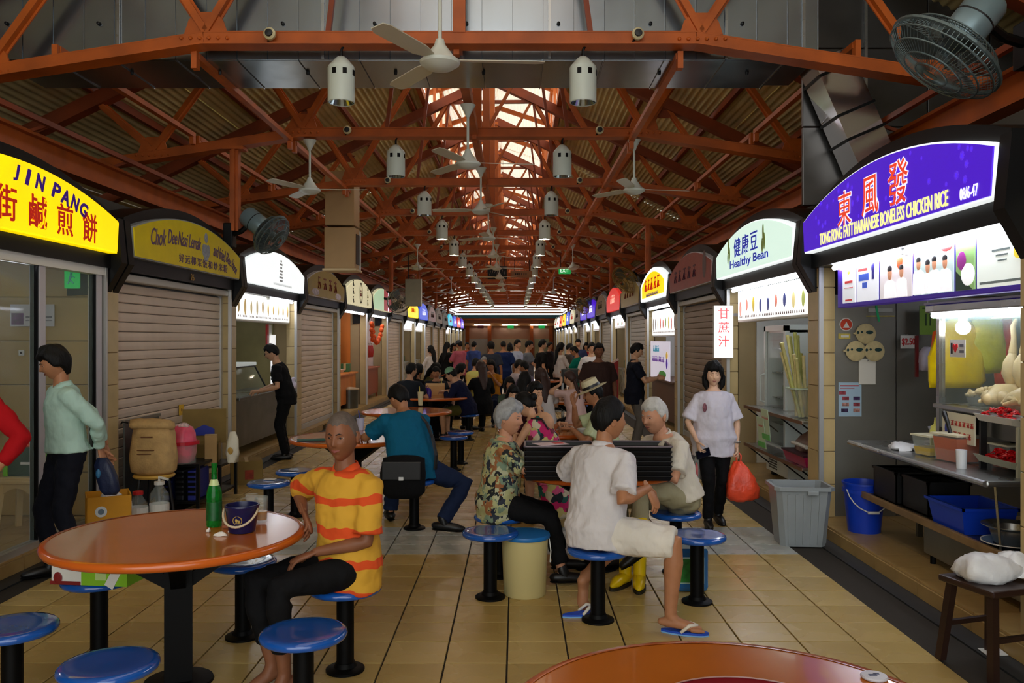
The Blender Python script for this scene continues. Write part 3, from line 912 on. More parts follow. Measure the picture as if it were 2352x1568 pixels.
# ================================================================= shop signs, shutters, stall fittings
def bay(b):
    return YB0 + (b - 1) * PITCH, YB0 + b * PITCH
def side_rz(s):
    return PI / 2 if s < 0 else -PI / 2
SX = {-1: -3.69, 1: 2.69}
SW, SZ = PITCH - 0.26, 2.50
def arc_poly(w, h0, h1, v0=0.0, inset=0.0, n=22):
    w2 = w / 2
    pts = [(-w2 + inset, v0), (w2 - inset, v0)]
    for i in range(n + 1):
        u = w2 - w * i / n
        k = 1 - (u / w2) ** 2
        pts.append((u, h0 + (h1 - h0) * k))
    return pts
def lit(name, col, es, var=0.0, vs=3.0):
    return M(name, col, 0.35, es=es, var=var, vs=vs)
def glyphs(n, size, gap, seed, vert=False):
    """brush-stroke blocks where the photograph's characters cannot be read"""
    r = random.Random(seed)
    mb = MB()
    for i in range(n):
        o = i * (size + gap) - (n * (size + gap) - gap) / 2 + size / 2
        cx, cz = (0, -o) if vert else (o, 0)
        s = size * 0.5
        t = size * 0.11
        for q in range(3):
            z = cz + s * (-0.8 + 0.75 * q + r.uniform(-.1, .1)); l = s * r.uniform(.55, .95)
            mb.box((cx, 0, z), (2 * l, 0.006, t))
        mb.box((cx + s * r.uniform(-.4, .4), 0, cz), (t, 0.006, 2 * s * .9))
        mb.bar((cx - s * .1, 0, cz + s * .1), (cx - s * .8, 0, cz - s * .9), t, 0.006)
        mb.bar((cx + s * .1, 0, cz + s * .1), (cx + s * .8, 0, cz - s * .85), t, 0.006)
    return mb
def shop_sign(b, s, face, label, is_lit=True, tubes=True, x0=0.0, w=SW, edge=None, h0=0.29, h1=0.53):
    y0, y1 = bay(b)
    t = thing('shop_sign', label, 'shop sign', (SX[s], (y0 + y1) / 2 + x0, SZ), side_rz(s), 'arched signs over the stalls')
    ho = arc_poly(w + 0.03, h0 + 0.08, h1 + 0.11, -0.13)
    obj('housing', MB().prism(ho, 0.0, 0.42), BLACK, t)
    obj('light_box', MB().prism(arc_poly(w, h0, h1, 0.0, 0.03), -0.075, 0.0), edge or M('sign_edge_white', (225, 225, 230), .4, es=0.7 if False else 0), t)
    obj('face', MB().prism(arc_poly(w - 0.03, h0 - 0.012, h1 - 0.012, 0.012, 0.03), -0.085, -0.074), face, t)
    br = [(-0.10, -0.08), (0.06, -0.36), (0.40, -0.38), (0.42, h0), (-0.06, h0 + 0.04)]
    for q in (-1, 1):
        obj('end_bracket', MB().prism(br, q * (w / 2 + 0.068) - 0.055, q * (w / 2 + 0.068) + 0.055, 'x'), BLACK, t)
    return t
def tube_light(b, s, label, n=2, z=2.345, dy=0.0, es=None, yoff=0.0, length=1.28):
    y0, y1 = bay(b)
    t = thing('tube_light', label, 'light', (SX[s] - s * -0.02 + (0.06 if s > 0 else -0.06), (y0 + y1) / 2 + yoff, z), side_rz(s), 'fluorescent tubes under the signs')
    ln = length * n + 0.1
    obj('batten', MB().bbox((0, 0.05, 0.035), (ln, 0.07, 0.05), 0.006), WHITE, t)
    for i in range(n):
        c = (i - (n - 1) / 2) * (length + 0.06)
        obj('tube', MB().tube([(c - length / 2, 0.0, 0.0), (c + length / 2, 0, 0)], 0.019, 10), TUBE, t, sm=60)
        for q in (-1, 1):
            obj('socket', MB().bbox((c + q * (length / 2 + 0.012), 0.02, 0.012), (0.024, 0.05, 0.06), 0.004), WHITE, t)
    return t
SHUT = M('shutter_slat', (218, 198, 176), 0.42, 0.15, var=0.06, vs=3, bump=0.02)
SHUTB = M('brown_shutter_slat', (150, 124, 96), 0.45, 0.1, var=0.08, vs=3)
SHUTW = M('pale_shutter_slat', (188, 184, 176), 0.45, 0.1, var=0.06, vs=3)
slat_me = {}
def shutter(b, s, label, mat=SHUT, z1=2.365, indiv=True):
    y0, y1 = bay(b)
    w = PITCH - 0.36
    xf = (XL - 0.16) if s < 0 else (XR + 0.16)
    t = thing('roller_shutter', label, 'shutter', (xf, (y0 + y1) / 2, STEPH), side_rz(s), 'closed roller shutters')
    ph = 0.094
    n = int((z1 - STEPH - 0.1) / ph)
    def one(mb, z):
        mb.prism([(-0.006, z + .003), (0.012, z + .003), (0.012, z + ph - .003), (-0.006, z + ph - .003), (-0.013, z + ph - .011), (-0.015, z + ph * .5), (-0.013, z + .011)], -w / 2, w / 2, 'x')
        return mb
    if indiv:
        key = mat.name
        if key not in slat_me:
            me = one(MB(), 0).mesh('slat'); me.materials.append(mat); slat_me[key] = me
        for i in range(n):
            obj('slat', slat_me[key], None, t, (0, 0, 0.09 + i * ph))
    else:
        mb = MB()
        for i in range(n):
            one(mb, 0.09 + i * ph)
        obj('slats', mb, mat, t, kind='stuff')
    obj('backing', MB().b2((-w / 2, 0.013, 0.01), (w / 2, 0.02, z1 - STEPH)), BLACK, t)
    obj('bottom_bar', MB().bbox((0, 0, 0.045), (w, 0.045, 0.09), 0.006), ALU, t)
    obj('top_rail', MB().bbox((0, -0.06, z1 - STEPH - .045), (w + 0.1, 0.12, 0.075), 0.012), M('pale_rail', (190, 186, 176), .4, .2), t)
    for q in (-1, 1):
        obj('guide', MB().b2((q * (w / 2) - .03, -0.03, 0), (q * (w / 2) + .03, 0.03, z1 - STEPH)), ALU, t)
    return t

YELLIT = lit('yellow_lit_face', (250, 214, 0), 1.05, 0.05)
WHLIT = lit('white_lit_face', (240, 246, 246), 1.0)
REDLIT = lit('red_lit_face', (214, 50, 44), 0.8)
PURPLIT = lit('purple_lit_face', (70, 24, 190), 0.95)
BLUELIT = lit('blue_lit_face', (40, 70, 200), 0.9)
CYANLIT = lit('cyan_lit_face', (60, 190, 220), 0.9)
CREAMLIT = lit('cream_lit_face', (232, 224, 184), 0.55)
OLIVE = M('unlit_yellow_face', (238, 212, 14), 0.3, var=0.05)
OLIVE2 = M('unlit_olive_face', (160, 136, 44), 0.35, var=0.06)
REDBR = M('unlit_brick_red_face', (150, 50, 34), 0.35, var=0.1)
VIOLET = lit('violet_letter', (52, 10, 130), 0.35)
VIOLETU = M('violet_letter_unlit', (92, 62, 110), 0.5)
REDLET = lit('red_letter', (186, 30, 14), 0.5)
ORLET = lit('orange_red_letter', (240, 70, 40), 0.75)
YWLET = lit('yellow_white_letter', (246, 240, 150), 1.0)
WHLET = lit('white_letter', (240, 240, 255), 1.0)
BLUELET = lit('blue_letter', (28, 44, 176), 0.5)
REDPAINT = M('red_print', (196, 30, 34), 0.5)
BLKPRINT = M('black_print', (22, 22, 24), 0.5)

# ---- left 0: big yellow lit sign cut by the frame
s = shop_sign(0, -1, YELLIT, 'big lit yellow arched sign with purple and red lettering, cut by the left edge', w=3.04, edge=YELLIT)
u0 = lambda d: d - (bay(0)[0] + bay(0)[1]) / 2
for ch, d, v, rz in (('H', 5.28, .40, .10), ('U', 5.52, .425, .05), ('M', 5.78, .43, 0), ('J', 6.06, .425, -.06), ('I', 6.2, .42, -.1), ('N', 6.36, .41, -.15), ('P', 6.58, .385, -.2), ('A', 6.71, .36, -.22), ('N', 6.86, .335, -.26), ('G', 7.0, .30, -.3)):
    text(ch, VIOLET, s, (u0(d), -.088, v), .125 if ch not in 'IJ' else .075, .125, italic=.15, rotz=rz, bold=.035)
for ch, d in (('中', 5.2), ('国', 5.56), ('街', 5.94), ('鹹', 6.33), ('煎', 6.71), ('餅', 7.1)):
    text(ch, REDLET, s, (u0(d), -.088, .19 - .02 * (d - 6)), .24, .25, bold=.010)
tube_light(0, -1, 'bright fluorescent tubes under the lit yellow sign')
# ---- left 1: unlit yellow sign over a closed shutter
s = shop_sign(1, -1, OLIVE, 'unlit yellow arched sign with purple script and a grey emblem in the middle', edge=M('grey_white_edge', (150, 154, 156), .4))
text('Chok', VIOLETU, s, (-.98, -.088, .255), .36, .17, italic=.35, rotz=.06)
text('Dee', VIOLETU, s, (-.64, -.088, .295), .24, .15, italic=.35, rotz=.03)
text('Nasi', VIOLETU, s, (-.36, -.088, .305), .27, .15, italic=.35)
text('Lemak', VIOLETU, s, (-.02, -.088, .31), .36, .15, italic=.35, rotz=-.01)
text('and fried', VIOLETU, s, (.76, -.088, .27), .42, .15, italic=.3, rotz=-.12)
text('Bee', VIOLETU, s, (1.08, -.088, .225), .19, .13, italic=.3, rotz=-.3)
text('Hoon', VIOLETU, s, (1.29, -.088, .15), .2, .13, italic=.3, rotz=-.45)
text('好运椰浆饭和炒米粉', VIOLETU, s, (.28, -.088, .10), 1.5, .095, spacing=1.35)
em = MB().ball((.32, -.086, .40), (.055, .004, .06), 12, 8).ball((.32, -.086, .24), (.12, .004, .085), 12, 8).ball((.32, -.086, .165), (.075, .004, .04), 12, 8).ball((.25, -.086, .27), (.05, .004, .06), 10, 6).ball((.39, -.086, .27), (.05, .004, .06), 10, 6)
obj('emblem', em, M('grey_emblem', (146, 152, 160), .4, var=.25, vs=40), s)
text('26', M('gold_number', (176, 132, 50), .4), s, (.1, -.012, -.07), .1, .075, name='stall_number')
shutter(1, -1, 'closed beige roller shutter behind the jute sack and boxes')
# ---- left 2: white glaring sign, open food counter
s = shop_sign(2, -1, WHLIT, 'glaring white lit arched sign with a faint grey motif', edge=WHLIT)
fm = MB()
for i in range(7):
    fm.box((.1, -.087, .12 + i * .05), (.16 - .015 * i + .05 * (i % 2), .004, .028))
obj('motif', fm, lit('faint_grey', (150, 150, 150), .45), s)
obj('small_writing', glyphs(22, .032, .014, 5), lit('faint_grey2', (185, 185, 185), .5), s, (.2, -.087, .06))
tube_light(2, -1, 'bright tube light under the glaring white sign', 1, yoff=.72)
# ---- left 3: olive sign, closed shutter
s = shop_sign(3, -1, OLIVE2, 'dim olive yellow arched sign with brown characters over a shutter')
obj('lettering', glyphs(4, .24, .22, 3), M('brown_letter', (120, 44, 30), .5), s, (-.05, -.087, .27))
[obj('picture', MB().ball((u_, -.086, .085), (.27, .005, .065), 12, 6), M('pale_food_print', (190, 180, 190), .5, var=.4, vs=20), s) for u_ in (-1.0, .9)]
shutter(3, -1, 'closed beige roller shutter behind the man in black at the counter')
# ---- left 4: cream sign, warm wooden stall
s = shop_sign(4, -1, CREAMLIT, 'cream arched sign with two columns of black characters and an oval mark', edge=CREAMLIT, h0=.34, h1=.60)
for u, n_, sd in ((-.85, 3, 4), (.95, 3, 8)):
    obj('lettering', glyphs(n_, .15, .03, sd, True), BLKPRINT, s, (u, -.087, .3))
ov = MB().tube([(.05 + .14 * math.cos(a * PI / 10), -.087, .3 + .23 * math.sin(a * PI / 10)) for a in range(21)], .014, 5)
obj('oval_mark', ov, BLKPRINT, s); obj('mark', glyphs(1, .16, 0, 9), M('dark_red_print', (120, 24, 24), .5), s, (.05, -.087, .3))
tube_light(4, -1, 'warm tube light under the cream sign', 2)
# ---- left 5: pale green and red sign
s = shop_sign(5, -1, lit('pale_green_lit', (190, 222, 184), .6), 'pale green and red arched sign, second beyond the cream sign', edge=CREAMLIT, h0=.34, h1=.60)
obj('red_half', MB().prism([(0.12, .012), (1.5, .012), (1.5, .335), (1.1, .455), (.6, .55), (.12, .585)], -.09, -.086), lit('red_half_lit', (170, 40, 52), .45), s)
obj('lettering', glyphs(3, .16, .03, 14, True), WHLET, s, (.85, -.094, .28))
tube_light(5, -1, 'tube light under the pale green and red sign', 2)
# ---- right 0
s = shop_sign(0, 1, PURPLIT, 'big lit purple arched sign with red characters and yellow lettering', edge=WHLIT)
for ch, u, v, sz in (('東', -.55, .262, .27), ('風', -.07, .282, .28), ('發', .38, .295, .30)):
    text(ch, WHLET, s, (u, -.0865, v), sz * 1.05, sz * 1.06, bold=.03, name='letter_outline')
    text(ch, ORLET, s, (u, -.0895, v), sz, sz)
text('TONG FONG FATT HAINANESE BONELESS CHICKEN RICE', YWLET, s, (-.02, -.088, .078), 2.14, .10, bold=.012)
text('08/6-47', WHLET, s, (1.28, -.088, .07), .19, .07)
r2 = random.Random(5)
fl = MB()
for i in range(34):
    u = r2.uniform(-1.2, 1.35); v = r2.uniform(.1, .3 + .18 * (1 - (u / 1.5) ** 2))
    z = r2.uniform(.012, .028)
    for a in range(4):
        m = Matrix.Rotation(a * PI / 4, 3, 'Y')
        fl.box((u, -.0855, v), (z * 2, .002, z * .45), m)
obj('flower_print', fl, lit('violet_flower', (86, 44, 204), 1.0), s, kind='stuff')
tube_light(0, 1, 'pair of bright tube lights under the big purple sign', yoff=-.1)
# ---- right 1
s = shop_sign(1, 1, WHLIT if False else lit('cool_white_lit', (214, 240, 226), .95), 'white lit arched sign with blue characters and two bean plants', edge=WHLIT)
text('健康豆', BLUELET, s, (-.12, -.088, .31), .98, .22, bold=.006, spacing=1.25)
text('Healthy Bean', BLUELET, s, (-.02, -.088, .11), 1.55, .125, bold=.012)
for u in (-.86, .58):
    pm = MB().ball((u, -.088, .36), (.03, .004, .09), 8, 8).ball((u + .04, -.088, .26), (.035, .004, .09), 8, 8).ball((u - .03, -.088, .22), (.03, .004, .08), 8, 8)
    obj('bean_picture', pm, lit('bean_green', (120, 136, 60), .3), s)
tube_light(1, 1, 'pair of bright tube lights under the white sign with blue characters')
# ---- right 2, 3, 4, 5
s = shop_sign(2, 1, REDBR, 'unlit brick red arched sign with dark characters over a brown shutter')
obj('lettering', glyphs(5, .2, .16, 21), M('dark_purple_letter', (74, 28, 50), .5), s, (-.25, -.087, .24))
obj('oval_mark', MB().ball((1.12, -.086, .27), (.12, .004, .19), 14, 8), M('dull_grey_oval', (96, 70, 66), .5), s)
shutter(2, 1, 'closed brown roller shutter behind the woman in white', SHUTB)
s = shop_sign(3, 1, WHLIT, 'lit yellow arched sign with a glowing white border and red strokes', edge=WHLIT, h0=.32, h1=.60)
obj('yellow_field', MB().prism(arc_poly(SW - .5, .29, .52, .06), -.092, -.086), YELLIT, s)
obj('lettering', glyphs(5, .25, .12, 31), REDLET, s, (0, -.095, .3)); obj('small_writing', glyphs(16, .06, .03, 32), VIOLET, s, (0, -.095, .1))
tube_light(3, 1, 'bright tube light under the yellow sign with glowing border', 2)
s = shop_sign(4, 1, OLIVE2, 'dim olive arched sign over a pale shutter, left of the glowing yellow sign', h0=.34, h1=.62)
obj('lettering', glyphs(4, .22, .2, 41), M('brown_letter', (120, 44, 30), .5), s, (0, -.087, .3))
shutter(4, 1, 'closed pale roller shutter left of the stall with menu posters', SHUTW, indiv=False)
s = shop_sign(5, 1, REDLIT, 'lit red arched sign with pale characters, beyond the olive sign', edge=REDLIT, h0=.34, h1=.62)
obj('lettering', glyphs(3, .24, .1, 51), lit('pale_red_letter', (240, 180, 160), .9), s, (0, -.087, .32))
tube_light(5, 1, 'tube light under the lit red sign on the right', 2)
# ---- far signs
far = [(-1, 6, OLIVE2, 0, 'dark unlit sign'), (-1, 7, YELLIT, 1, 'lit yellow sign'), (-1, 8, BLUELIT, 1, 'lit blue sign'), (-1, 9, REDBR, 0, 'dull maroon sign'),
       (-1, 10, M('pale_unlit_face', (150, 130, 116), .5), 0, 'dull pale sign'), (-1, 11, M('grey_unlit_face', (110, 110, 104), .5), 0, 'dull grey sign'), (-1, 12, CYANLIT, 1, 'lit cyan sign'),
       (-1, 13, BLUELIT, 1, 'lit deep blue sign'), (-1, 14, REDLIT, 1, 'lit red sign'), (-1, 15, PURPLIT, 1, 'lit purple sign'),
       (1, 6, M('tan_unlit_face', (130, 104, 66), .5), 0, 'dull tan sign'), (1, 7, PURPLIT, 1, 'lit purple sign'), (1, 8, PURPLIT, 1, 'second lit purple sign'), (1, 9, M('tan_unlit_face', (130, 104, 66), .5), 0, 'small tan sign'),
       (1, 10, CREAMLIT, 1, 'lit cream sign'), (1, 11, BLUELIT, 1, 'lit blue sign'), (1, 12, YELLIT, 1, 'lit yellow sign'), (1, 13, lit('orange_lit_face', (240, 110, 40), .9), 1, 'lit orange sign'), (1, 14, WHLIT, 1, 'lit white sign'), (1, 15, CREAMLIT, 1, 'last cream sign')]
for s_, b, m, l, lb in far:
    sd = 'left' if s_ < 0 else 'right'
    s = shop_sign(b, s_, m, 'small arched %s far along the %s row' % (lb, sd), edge=m if l else None, h0=.34, h1=.62)
    obj('lettering', glyphs(3, .26, .14, 60 + b + 20 * s_), WHLET if m in (BLUELIT, PURPLIT, REDLIT) else REDLET if l else BLKPRINT, s, (0, -.087, .3))
    if l:
        tube_light(b, s_, 'tube light under the far %s, %s row' % (lb, sd), 2)
    else:
        shutter(b, s_, 'closed shutter under the far %s, %s row' % (lb, sd), SHUT if s_ < 0 else SHUTW, indiv=False)

# ================================================================= open stalls: backs, counters, inner lights
WHTILE = M('white_stall_wall', (226, 226, 220), .35, var=.05, vs=2)
WOODW = M('orange_wood_wall', (196, 112, 40), .45, var=.2, vs=3, stretch=(1, 1, .2))
def st_frame(b, s, x=None):
    y0, y1 = bay(b)
    return (XL - 0.1 if s < 0 else XR + 0.1) if x is None else x, (y0 + y1) / 2
def counter(b, s, label, w=2.6, h=0.92, depth=.6, mat=STEEL, front=None, off=0.1, u=0.0):
    x, y = st_frame(b, s)
    t = thing('food_counter', label, 'counter', (x, y, STEPH), side_rz(s))
    obj('worktop', MB().bbox((u, off + depth / 2, h - STEPH), (w, depth, .04), .008), mat, t)
    obj('front_panel', MB().b2((u - w / 2 + .03, off + .06, .12), (u + w / 2 - .03, off + .09, h - STEPH - .02)), front or mat, t)
    obj('shelf', MB().b2((u - w / 2 + .03, off + .09, .3), (u + w / 2 - .03, off + depth - .03, .33)), mat, t)
    for q in (-1, 1):
        for r_ in (.1, depth - .05):
            obj('leg', MB().b2((u + q * (w / 2 - .06) - .02, off + r_ - .02, 0), (u + q * (w / 2 - .06) + .02, off + r_ + .02, h - STEPH - .02)), mat, t)
    return t
def lining(b, s, mat, depth=1.7):
    """painted lining of a stall: back and side faces"""
    x, y = st_frame(b, s)
    w_ = wall_l if s < 0 else wall_r
    sg = s
    mb = MB().b2((x + sg * depth, y - PITCH / 2 + .08, STEPH), (x + sg * (depth + .03), y + PITCH / 2 - .08, 2.9))
    mb.b2((x + sg * .35, y - PITCH / 2 + .075, STEPH), (x + sg * depth, y - PITCH / 2 + .095, 2.9)).b2((x + sg * .35, y + PITCH / 2 - .095, STEPH), (x + sg * depth, y + PITCH / 2 - .075, 2.9))
    return obj('stall_lining', mb, mat, w_)
wall_l = bpy.data.objects['wall_left']; wall_r = bpy.data.objects['wall_right']
def inner_light(b, s, label, z=2.6, dep=.9, n=1):
    x, y = st_frame(b, s)
    t = thing('tube_light', label, 'light', (x + s * dep, y, z), side_rz(s), 'tube lights inside the stalls')
    obj('batten', MB().bbox((0, 0, .04), (1.3, .08, .05), .006), WHITE, t)
    obj('tube', MB().tube([(-.62, 0, 0), (.62, 0, 0)], .02, 10), TUBE, t, sm=60)
    obj('hanger', MB().b2((-.5, -.01, .06), (-.48, .01, 2.98 - z)), WHITE, t); obj('hanger', MB().b2((.48, -.01, .06), (.5, .01, 2.98 - z)), WHITE, t)
def menu_board(b, s, label, z0, z1, seed, dep=.02, w=2.7, es=1.6, pics=None, border=None, u=0.0):
    x, y = st_frame(b, s)
    t = thing('menu_board', label, 'menu board', (x, y, (z0 + z1) / 2), side_rz(s))
    h = z1 - z0
    obj('box', MB().bbox((u, dep + .06, 0), (w, .12, h), .01), border or WHITE, t)
    obj('lit_panel', MB().b2((u - w / 2 + .03, dep - .006, -h / 2 + .03), (u + w / 2 - .03, dep - .001, h / 2 - .03)), lit('menu_white_%d' % int(es * 10), (250, 250, 246), es), t)
    r = random.Random(seed)
    cols = pics or [(210, 150, 60), (170, 60, 40), (230, 190, 90), (90, 120, 60), (40, 50, 120)]
    n = int(w / .27)
    for i in range(n):
        c = cols[r.randrange(len(cols))]
        cx = u - w / 2 + (i + .5) * w / n
        p = MB().ball((cx, dep - .008, -h * .02 + r.uniform(-.02, .02)), (.05, .004, h * r.uniform(.16, .27)), 10, 8)
        obj('menu_picture', p, lit('print_%d_%d_%d' % c, c, .5), t)
    obj('menu_writing', glyphs(int(w / .07), .03, .035, seed + 1), lit('menu_ink', (90, 60, 60), .2), t, (u, dep - .008, -h * .33))
    return t
def far_goods(b, s, seed):
    x, y = st_frame(b, s)
    r = random.Random(seed)
    names = [('bottle', 'bottle'), ('jar', 'jar'), ('bowl', 'bowl'), ('box', 'box')]
    for i in range(4):
        nm, cat = names[i]
        c = [(200, 170, 60), (180, 60, 50), (220, 220, 210), (60, 110, 70)][i]
        m = M('goods_%d_%d_%d' % c, c, .4)
        sd = 'left' if s < 0 else 'right'
        t = thing(nm, '%s %s on the counter of the %s stall of the %s row' % (['yellow', 'red', 'white', 'green'][i], nm, ORD[b], sd), cat, (x + s * .35, y - .9 + i * .6 + r.uniform(-.1, .1), .941), 0, 'goods on the far counters')
        if i == 0:
            obj('body', MB().lathe([(0, 0), (.045, 0), (.045, .16), (.018, .2), (.018, .25), (0, .25)], 12), m, t); obj('cap', MB().cyl((0, 0, .25), .02, .03, 10), REDPAINT, t)
        elif i == 1:
            obj('body', MB().lathe([(0, 0), (.08, 0), (.085, .16), (.07, .2), (0, .2)], 14), m, t); obj('lid', MB().cyl((0, 0, .2), .075, .03, 14), WHITE, t)
        elif i == 2:
            obj('body', MB().lathe([(0, 0), (.06, 0), (.12, .08), (.115, .085), (.055, .01), (0, .01)], 16, closed=False), m, t)
        else:
            obj('body', MB().bbox((0, 0, .1), (.2, .24, .2), .01), m, t); obj('tape', MB().b2((-.03, -.122, .05), (.03, .122, .203)), TANT, t)
# lit far stalls
for s_, b in [(-1, 7), (-1, 8), (-1, 12), (-1, 13), (-1, 14), (-1, 15), (1, 5), (1, 7), (1, 8), (1, 10), (1, 11), (1, 12), (1, 13), (1, 14), (1, 15)]:
    sd = 'left' if s_ < 0 else 'right'
    lining(b, s_, WHTILE)
    inner_light(b, s_, 'tube light inside the %s stall of the %s row' % (ORD[b], sd))
    counter(b, s_, 'steel food counter of the %s stall in the %s row' % (ORD[b], sd))
    if b < 13:
        far_goods(b, s_, b * 3 + s_)
        menu_board(b, s_, 'lit menu strip over the %s stall in the %s row' % (ORD[b], sd), 2.02, 2.32, b * 7 + s_, w=2.6)

for i, x_ in enumerate((-2.6, -.5, 1.7)):  # fill tubes added to brighten the dim far end
    t = thing('tube_light', 'added fill tube on the pale beam of the end wall, %s' % ['left', 'middle', 'right'][i], 'light', (x_, YEND - .34, 2.86), 0, 'added fill tubes on the end wall')
    obj('batten', MB().b2((-.62, .02, 0), (.62, .085, .06)), WHITE, t); obj('tube', MB().tube([(-.6, 0, -.01), (.6, 0, -.01)], .022, 8), TUBE, t)
# ================================================================= near stalls in detail
CLEARP = glass_mat('clear_plastic', (225, 235, 230), 0.13)
def pts_poly(mb, pts, th=.004):
    return mb.prism(pts, -th / 2, th / 2)
# ---- left 0: glazed shop front
t = thing('glass_shopfront', 'aluminium framed glass shopfront at the left edge behind the walking man', 'shopfront', (XL - .05, 6.1, STEPH), side_rz(-1))
for u in (-1.35, .5, 1.40):
    obj('mullion', MB().b2((u - .04, -.03, 0), (u + .04, .05, 2.3)), M('pale_mullion', (196, 192, 196), .4, .3), t)
    obj('gasket', MB().b2((u - .052, -.02, 0), (u - .041, .04, 2.3)), BLACK, t)
obj('sill', MB().b2((-1.5, -.03, 0), (1.5, .05, .05)), ALU, t)
obj('head_rail', MB().b2((-1.5, -.04, 2.19), (1.5, .06, 2.32)), WHITE, t)
for a, b in ((-1.31, .44), (.55, 1.36)):
    obj('pane', MB().b2((a, .005, .05), (b, .013, 2.19)), PANE, t)
# tan tiles on the cross wall seen through the glass
cw = MB().bbox((0, 0, 0), (.592, .03, .392), .005).mesh('tile'); cw.materials.append(M('shop_wall_tile', (188, 158, 98), .35, var=.08, vs=3))
for i in range(5):
    for j in range(7):
        obj('tile', cw, None, wall_l, (-4.02 - .6 * i - .1, YB0 - .085, STEPH + .2 + .4 * j))
inner_light(0, -1, 'tube light inside the glazed shop on the left', dep=1.6)
t = thing('notice', 'white and purple notice on the tan wall behind the glass', 'notice', W(75, 724, 7.66))
obj('sheet', MB().b2((-.2, -.006, -.1), (.2, 0, .1)), M('paper_white', (220, 218, 220), .6), t)
obj('print', MB().b2((-.19, -.008, -.085), (-.08, -.006, .02)).b2((-.01, -.008, .03), (.08, -.006, .09)), M('purple_print', (110, 60, 120), .6, var=.4, vs=30), t)
obj('print_line', MB().b2((-.06, -.008, -.02), (.18, -.006, -.01)).b2((-.06, -.008, -.05), (.18, -.006, -.045)).b2((.02, -.008, -.085), (.1, -.006, -.06)), M('grey_print', (110, 110, 120), .6), t)
t = thing('exit_sign', 'small green running man sign hung inside the glazed shop', 'sign', W(166, 640, 7.4))
obj('plate', MB().bbox((0, 0, 0), (.13, .03, .17), .006), GREENLIT, t)
obj('figure', MB().ball((.0, -.018, .045), .012, 8, 6).bar((0, -.018, .03), (-.012, -.018, -.01), .016).bar((-.012, -.018, -.01), (.02, -.018, -.04), .01).bar((-.012, -.018, -.01), (-.03, -.018, -.045), .01).bar((0, -.018, .025), (.03, -.018, .01), .008), M('figure_blue_green', (120, 210, 220), .5), t)
obj('hanger', MB().b2((-.04, -.004, .08), (-.032, .004, .62)).b2((.032, -.004, .08), (.04, .004, .62)), ALU, t)
t = thing('wall_switch', 'small pale switch plate on the tan wall behind the glass', 'switch', W(50, 810, 7.66))
obj('plate', MB().bbox((0, -.004, 0), (.05, .012, .05), .003), WHITE, t); obj('rocker', MB().b2((-.01, -.014, -.01), (.01, -.009, .01)), BLACK, t)
# ---- left 1: goods in front of the shutter
LEGM = M('dark_tube_leg', (24, 24, 28), .4)
def wood_stool(name, label, loc, h=.45, seatm=None, w=.32, cat='stool'):
    t = thing(name, label, cat, loc)
    obj('seat', MB().lathe([(0, h - .03), (w / 2, h - .03), (w / 2 + .01, h - .015), (w / 2, h), (0, h)], 28), seatm or M('yellow_seat', (214, 170, 80), .4), t, sm=40)
    for a in range(4):
        c, s_ = math.cos(a * PI / 2 + .7), math.sin(a * PI / 2 + .7)
        obj('leg', MB().tube([(c * w * .36, s_ * w * .36, h - .03), (c * w * .52, s_ * w * .52, 0)], .016, 8), LEGM, t)
    return t
wood_stool('wooden_stool', 'yellow seated stool under the jute sack by the shutter', (-3.44, 7.98, 0), .45, w=.36)
def cloth_blob(name, rings, mat, parent, n=28, seed=1, amp=.012, sm=80):
    """lumpy lofted bag: rings = [(z, rx, ry, dx, dy)]"""
    r = random.Random(seed)
    ph = [r.uniform(0, 6) for _ in range(6)]
    out = []
    for i, (z, rx, ry, dx, dy) in enumerate(rings):
        ring = []
        for j in range(n):
            a = 2 * PI * j / n
            k = 1 + amp / max(rx, .02) * (math.sin(3 * a + ph[0] + i * .7) + .7 * math.sin(5 * a + ph[1] - i) + .5 * math.sin(9 * a + ph[2] + 2 * i))
            cx = math.copysign(abs(math.cos(a)) ** .8, math.cos(a)); cy = math.copysign(abs(math.sin(a)) ** .8, math.sin(a))
            ring.append(V((dx + rx * k * cx, dy + ry * k * cy, z + .25 * amp * math.sin(4 * a + ph[3] + i))))
        out.append(ring)
    return obj(name, MB().loft(out), mat, parent, sm=sm)
JUTE = M('jute_paper', (200, 164, 108), .85, var=.14, vs=12, bump=.25, bs=60)
t = thing('jute_sack', 'bulging brown paper sack standing on the yellow stool', 'sack', (-3.44, 7.98, .452))
cloth_blob('body', [(0, .16, .11, 0, 0), (.03, .2, .15, 0, 0), (.15, .21, .16, 0, 0), (.28, .20, .15, 0, 0), (.37, .19, .14, 0, 0), (.43, .18, .12, 0, 0), (.45, .1, .06, 0, 0)], JUTE, t, seed=3, amp=.006)
cloth_blob('folded_top', [(.42, .17, .10, 0, 0), (.445, .2, .14, .0, -.01), (.48, .2, .13, -.01, -.02), (.51, .17, .09, -.03, -.02), (.52, .08, .04, -.05, -.02)], JUTE, t, seed=9, amp=.016)
obj('stencil', MB().b2((-.09, -.166, .235), (.07, -.158, .242)).b2((-.09, -.167, .2), (.04, -.158, .206)).b2((-.06, -.155, .355), (.05, -.148, .366)), M('sack_ink', (112, 70, 44), .8), t)
obj('tie', MB().tube([(-.2, -.1, .49), (-.24, -.13, .5), (-.26, -.12, .48)], .008, 5), BLACK, t)
t = thing('steel_sheet', 'upright steel sheet leaning behind the jute sack', 'metal sheet', (-3.72, 8.3, 0))
obj('sheet', MB().b2((0, -.35, .0), (.02, .4, .95)), M('grey_sheet', (120, 128, 132), .3, .8, var=.1), t); obj('rim', MB().b2((-.006, -.37, .93), (.03, .42, .96)), STEEL, t)
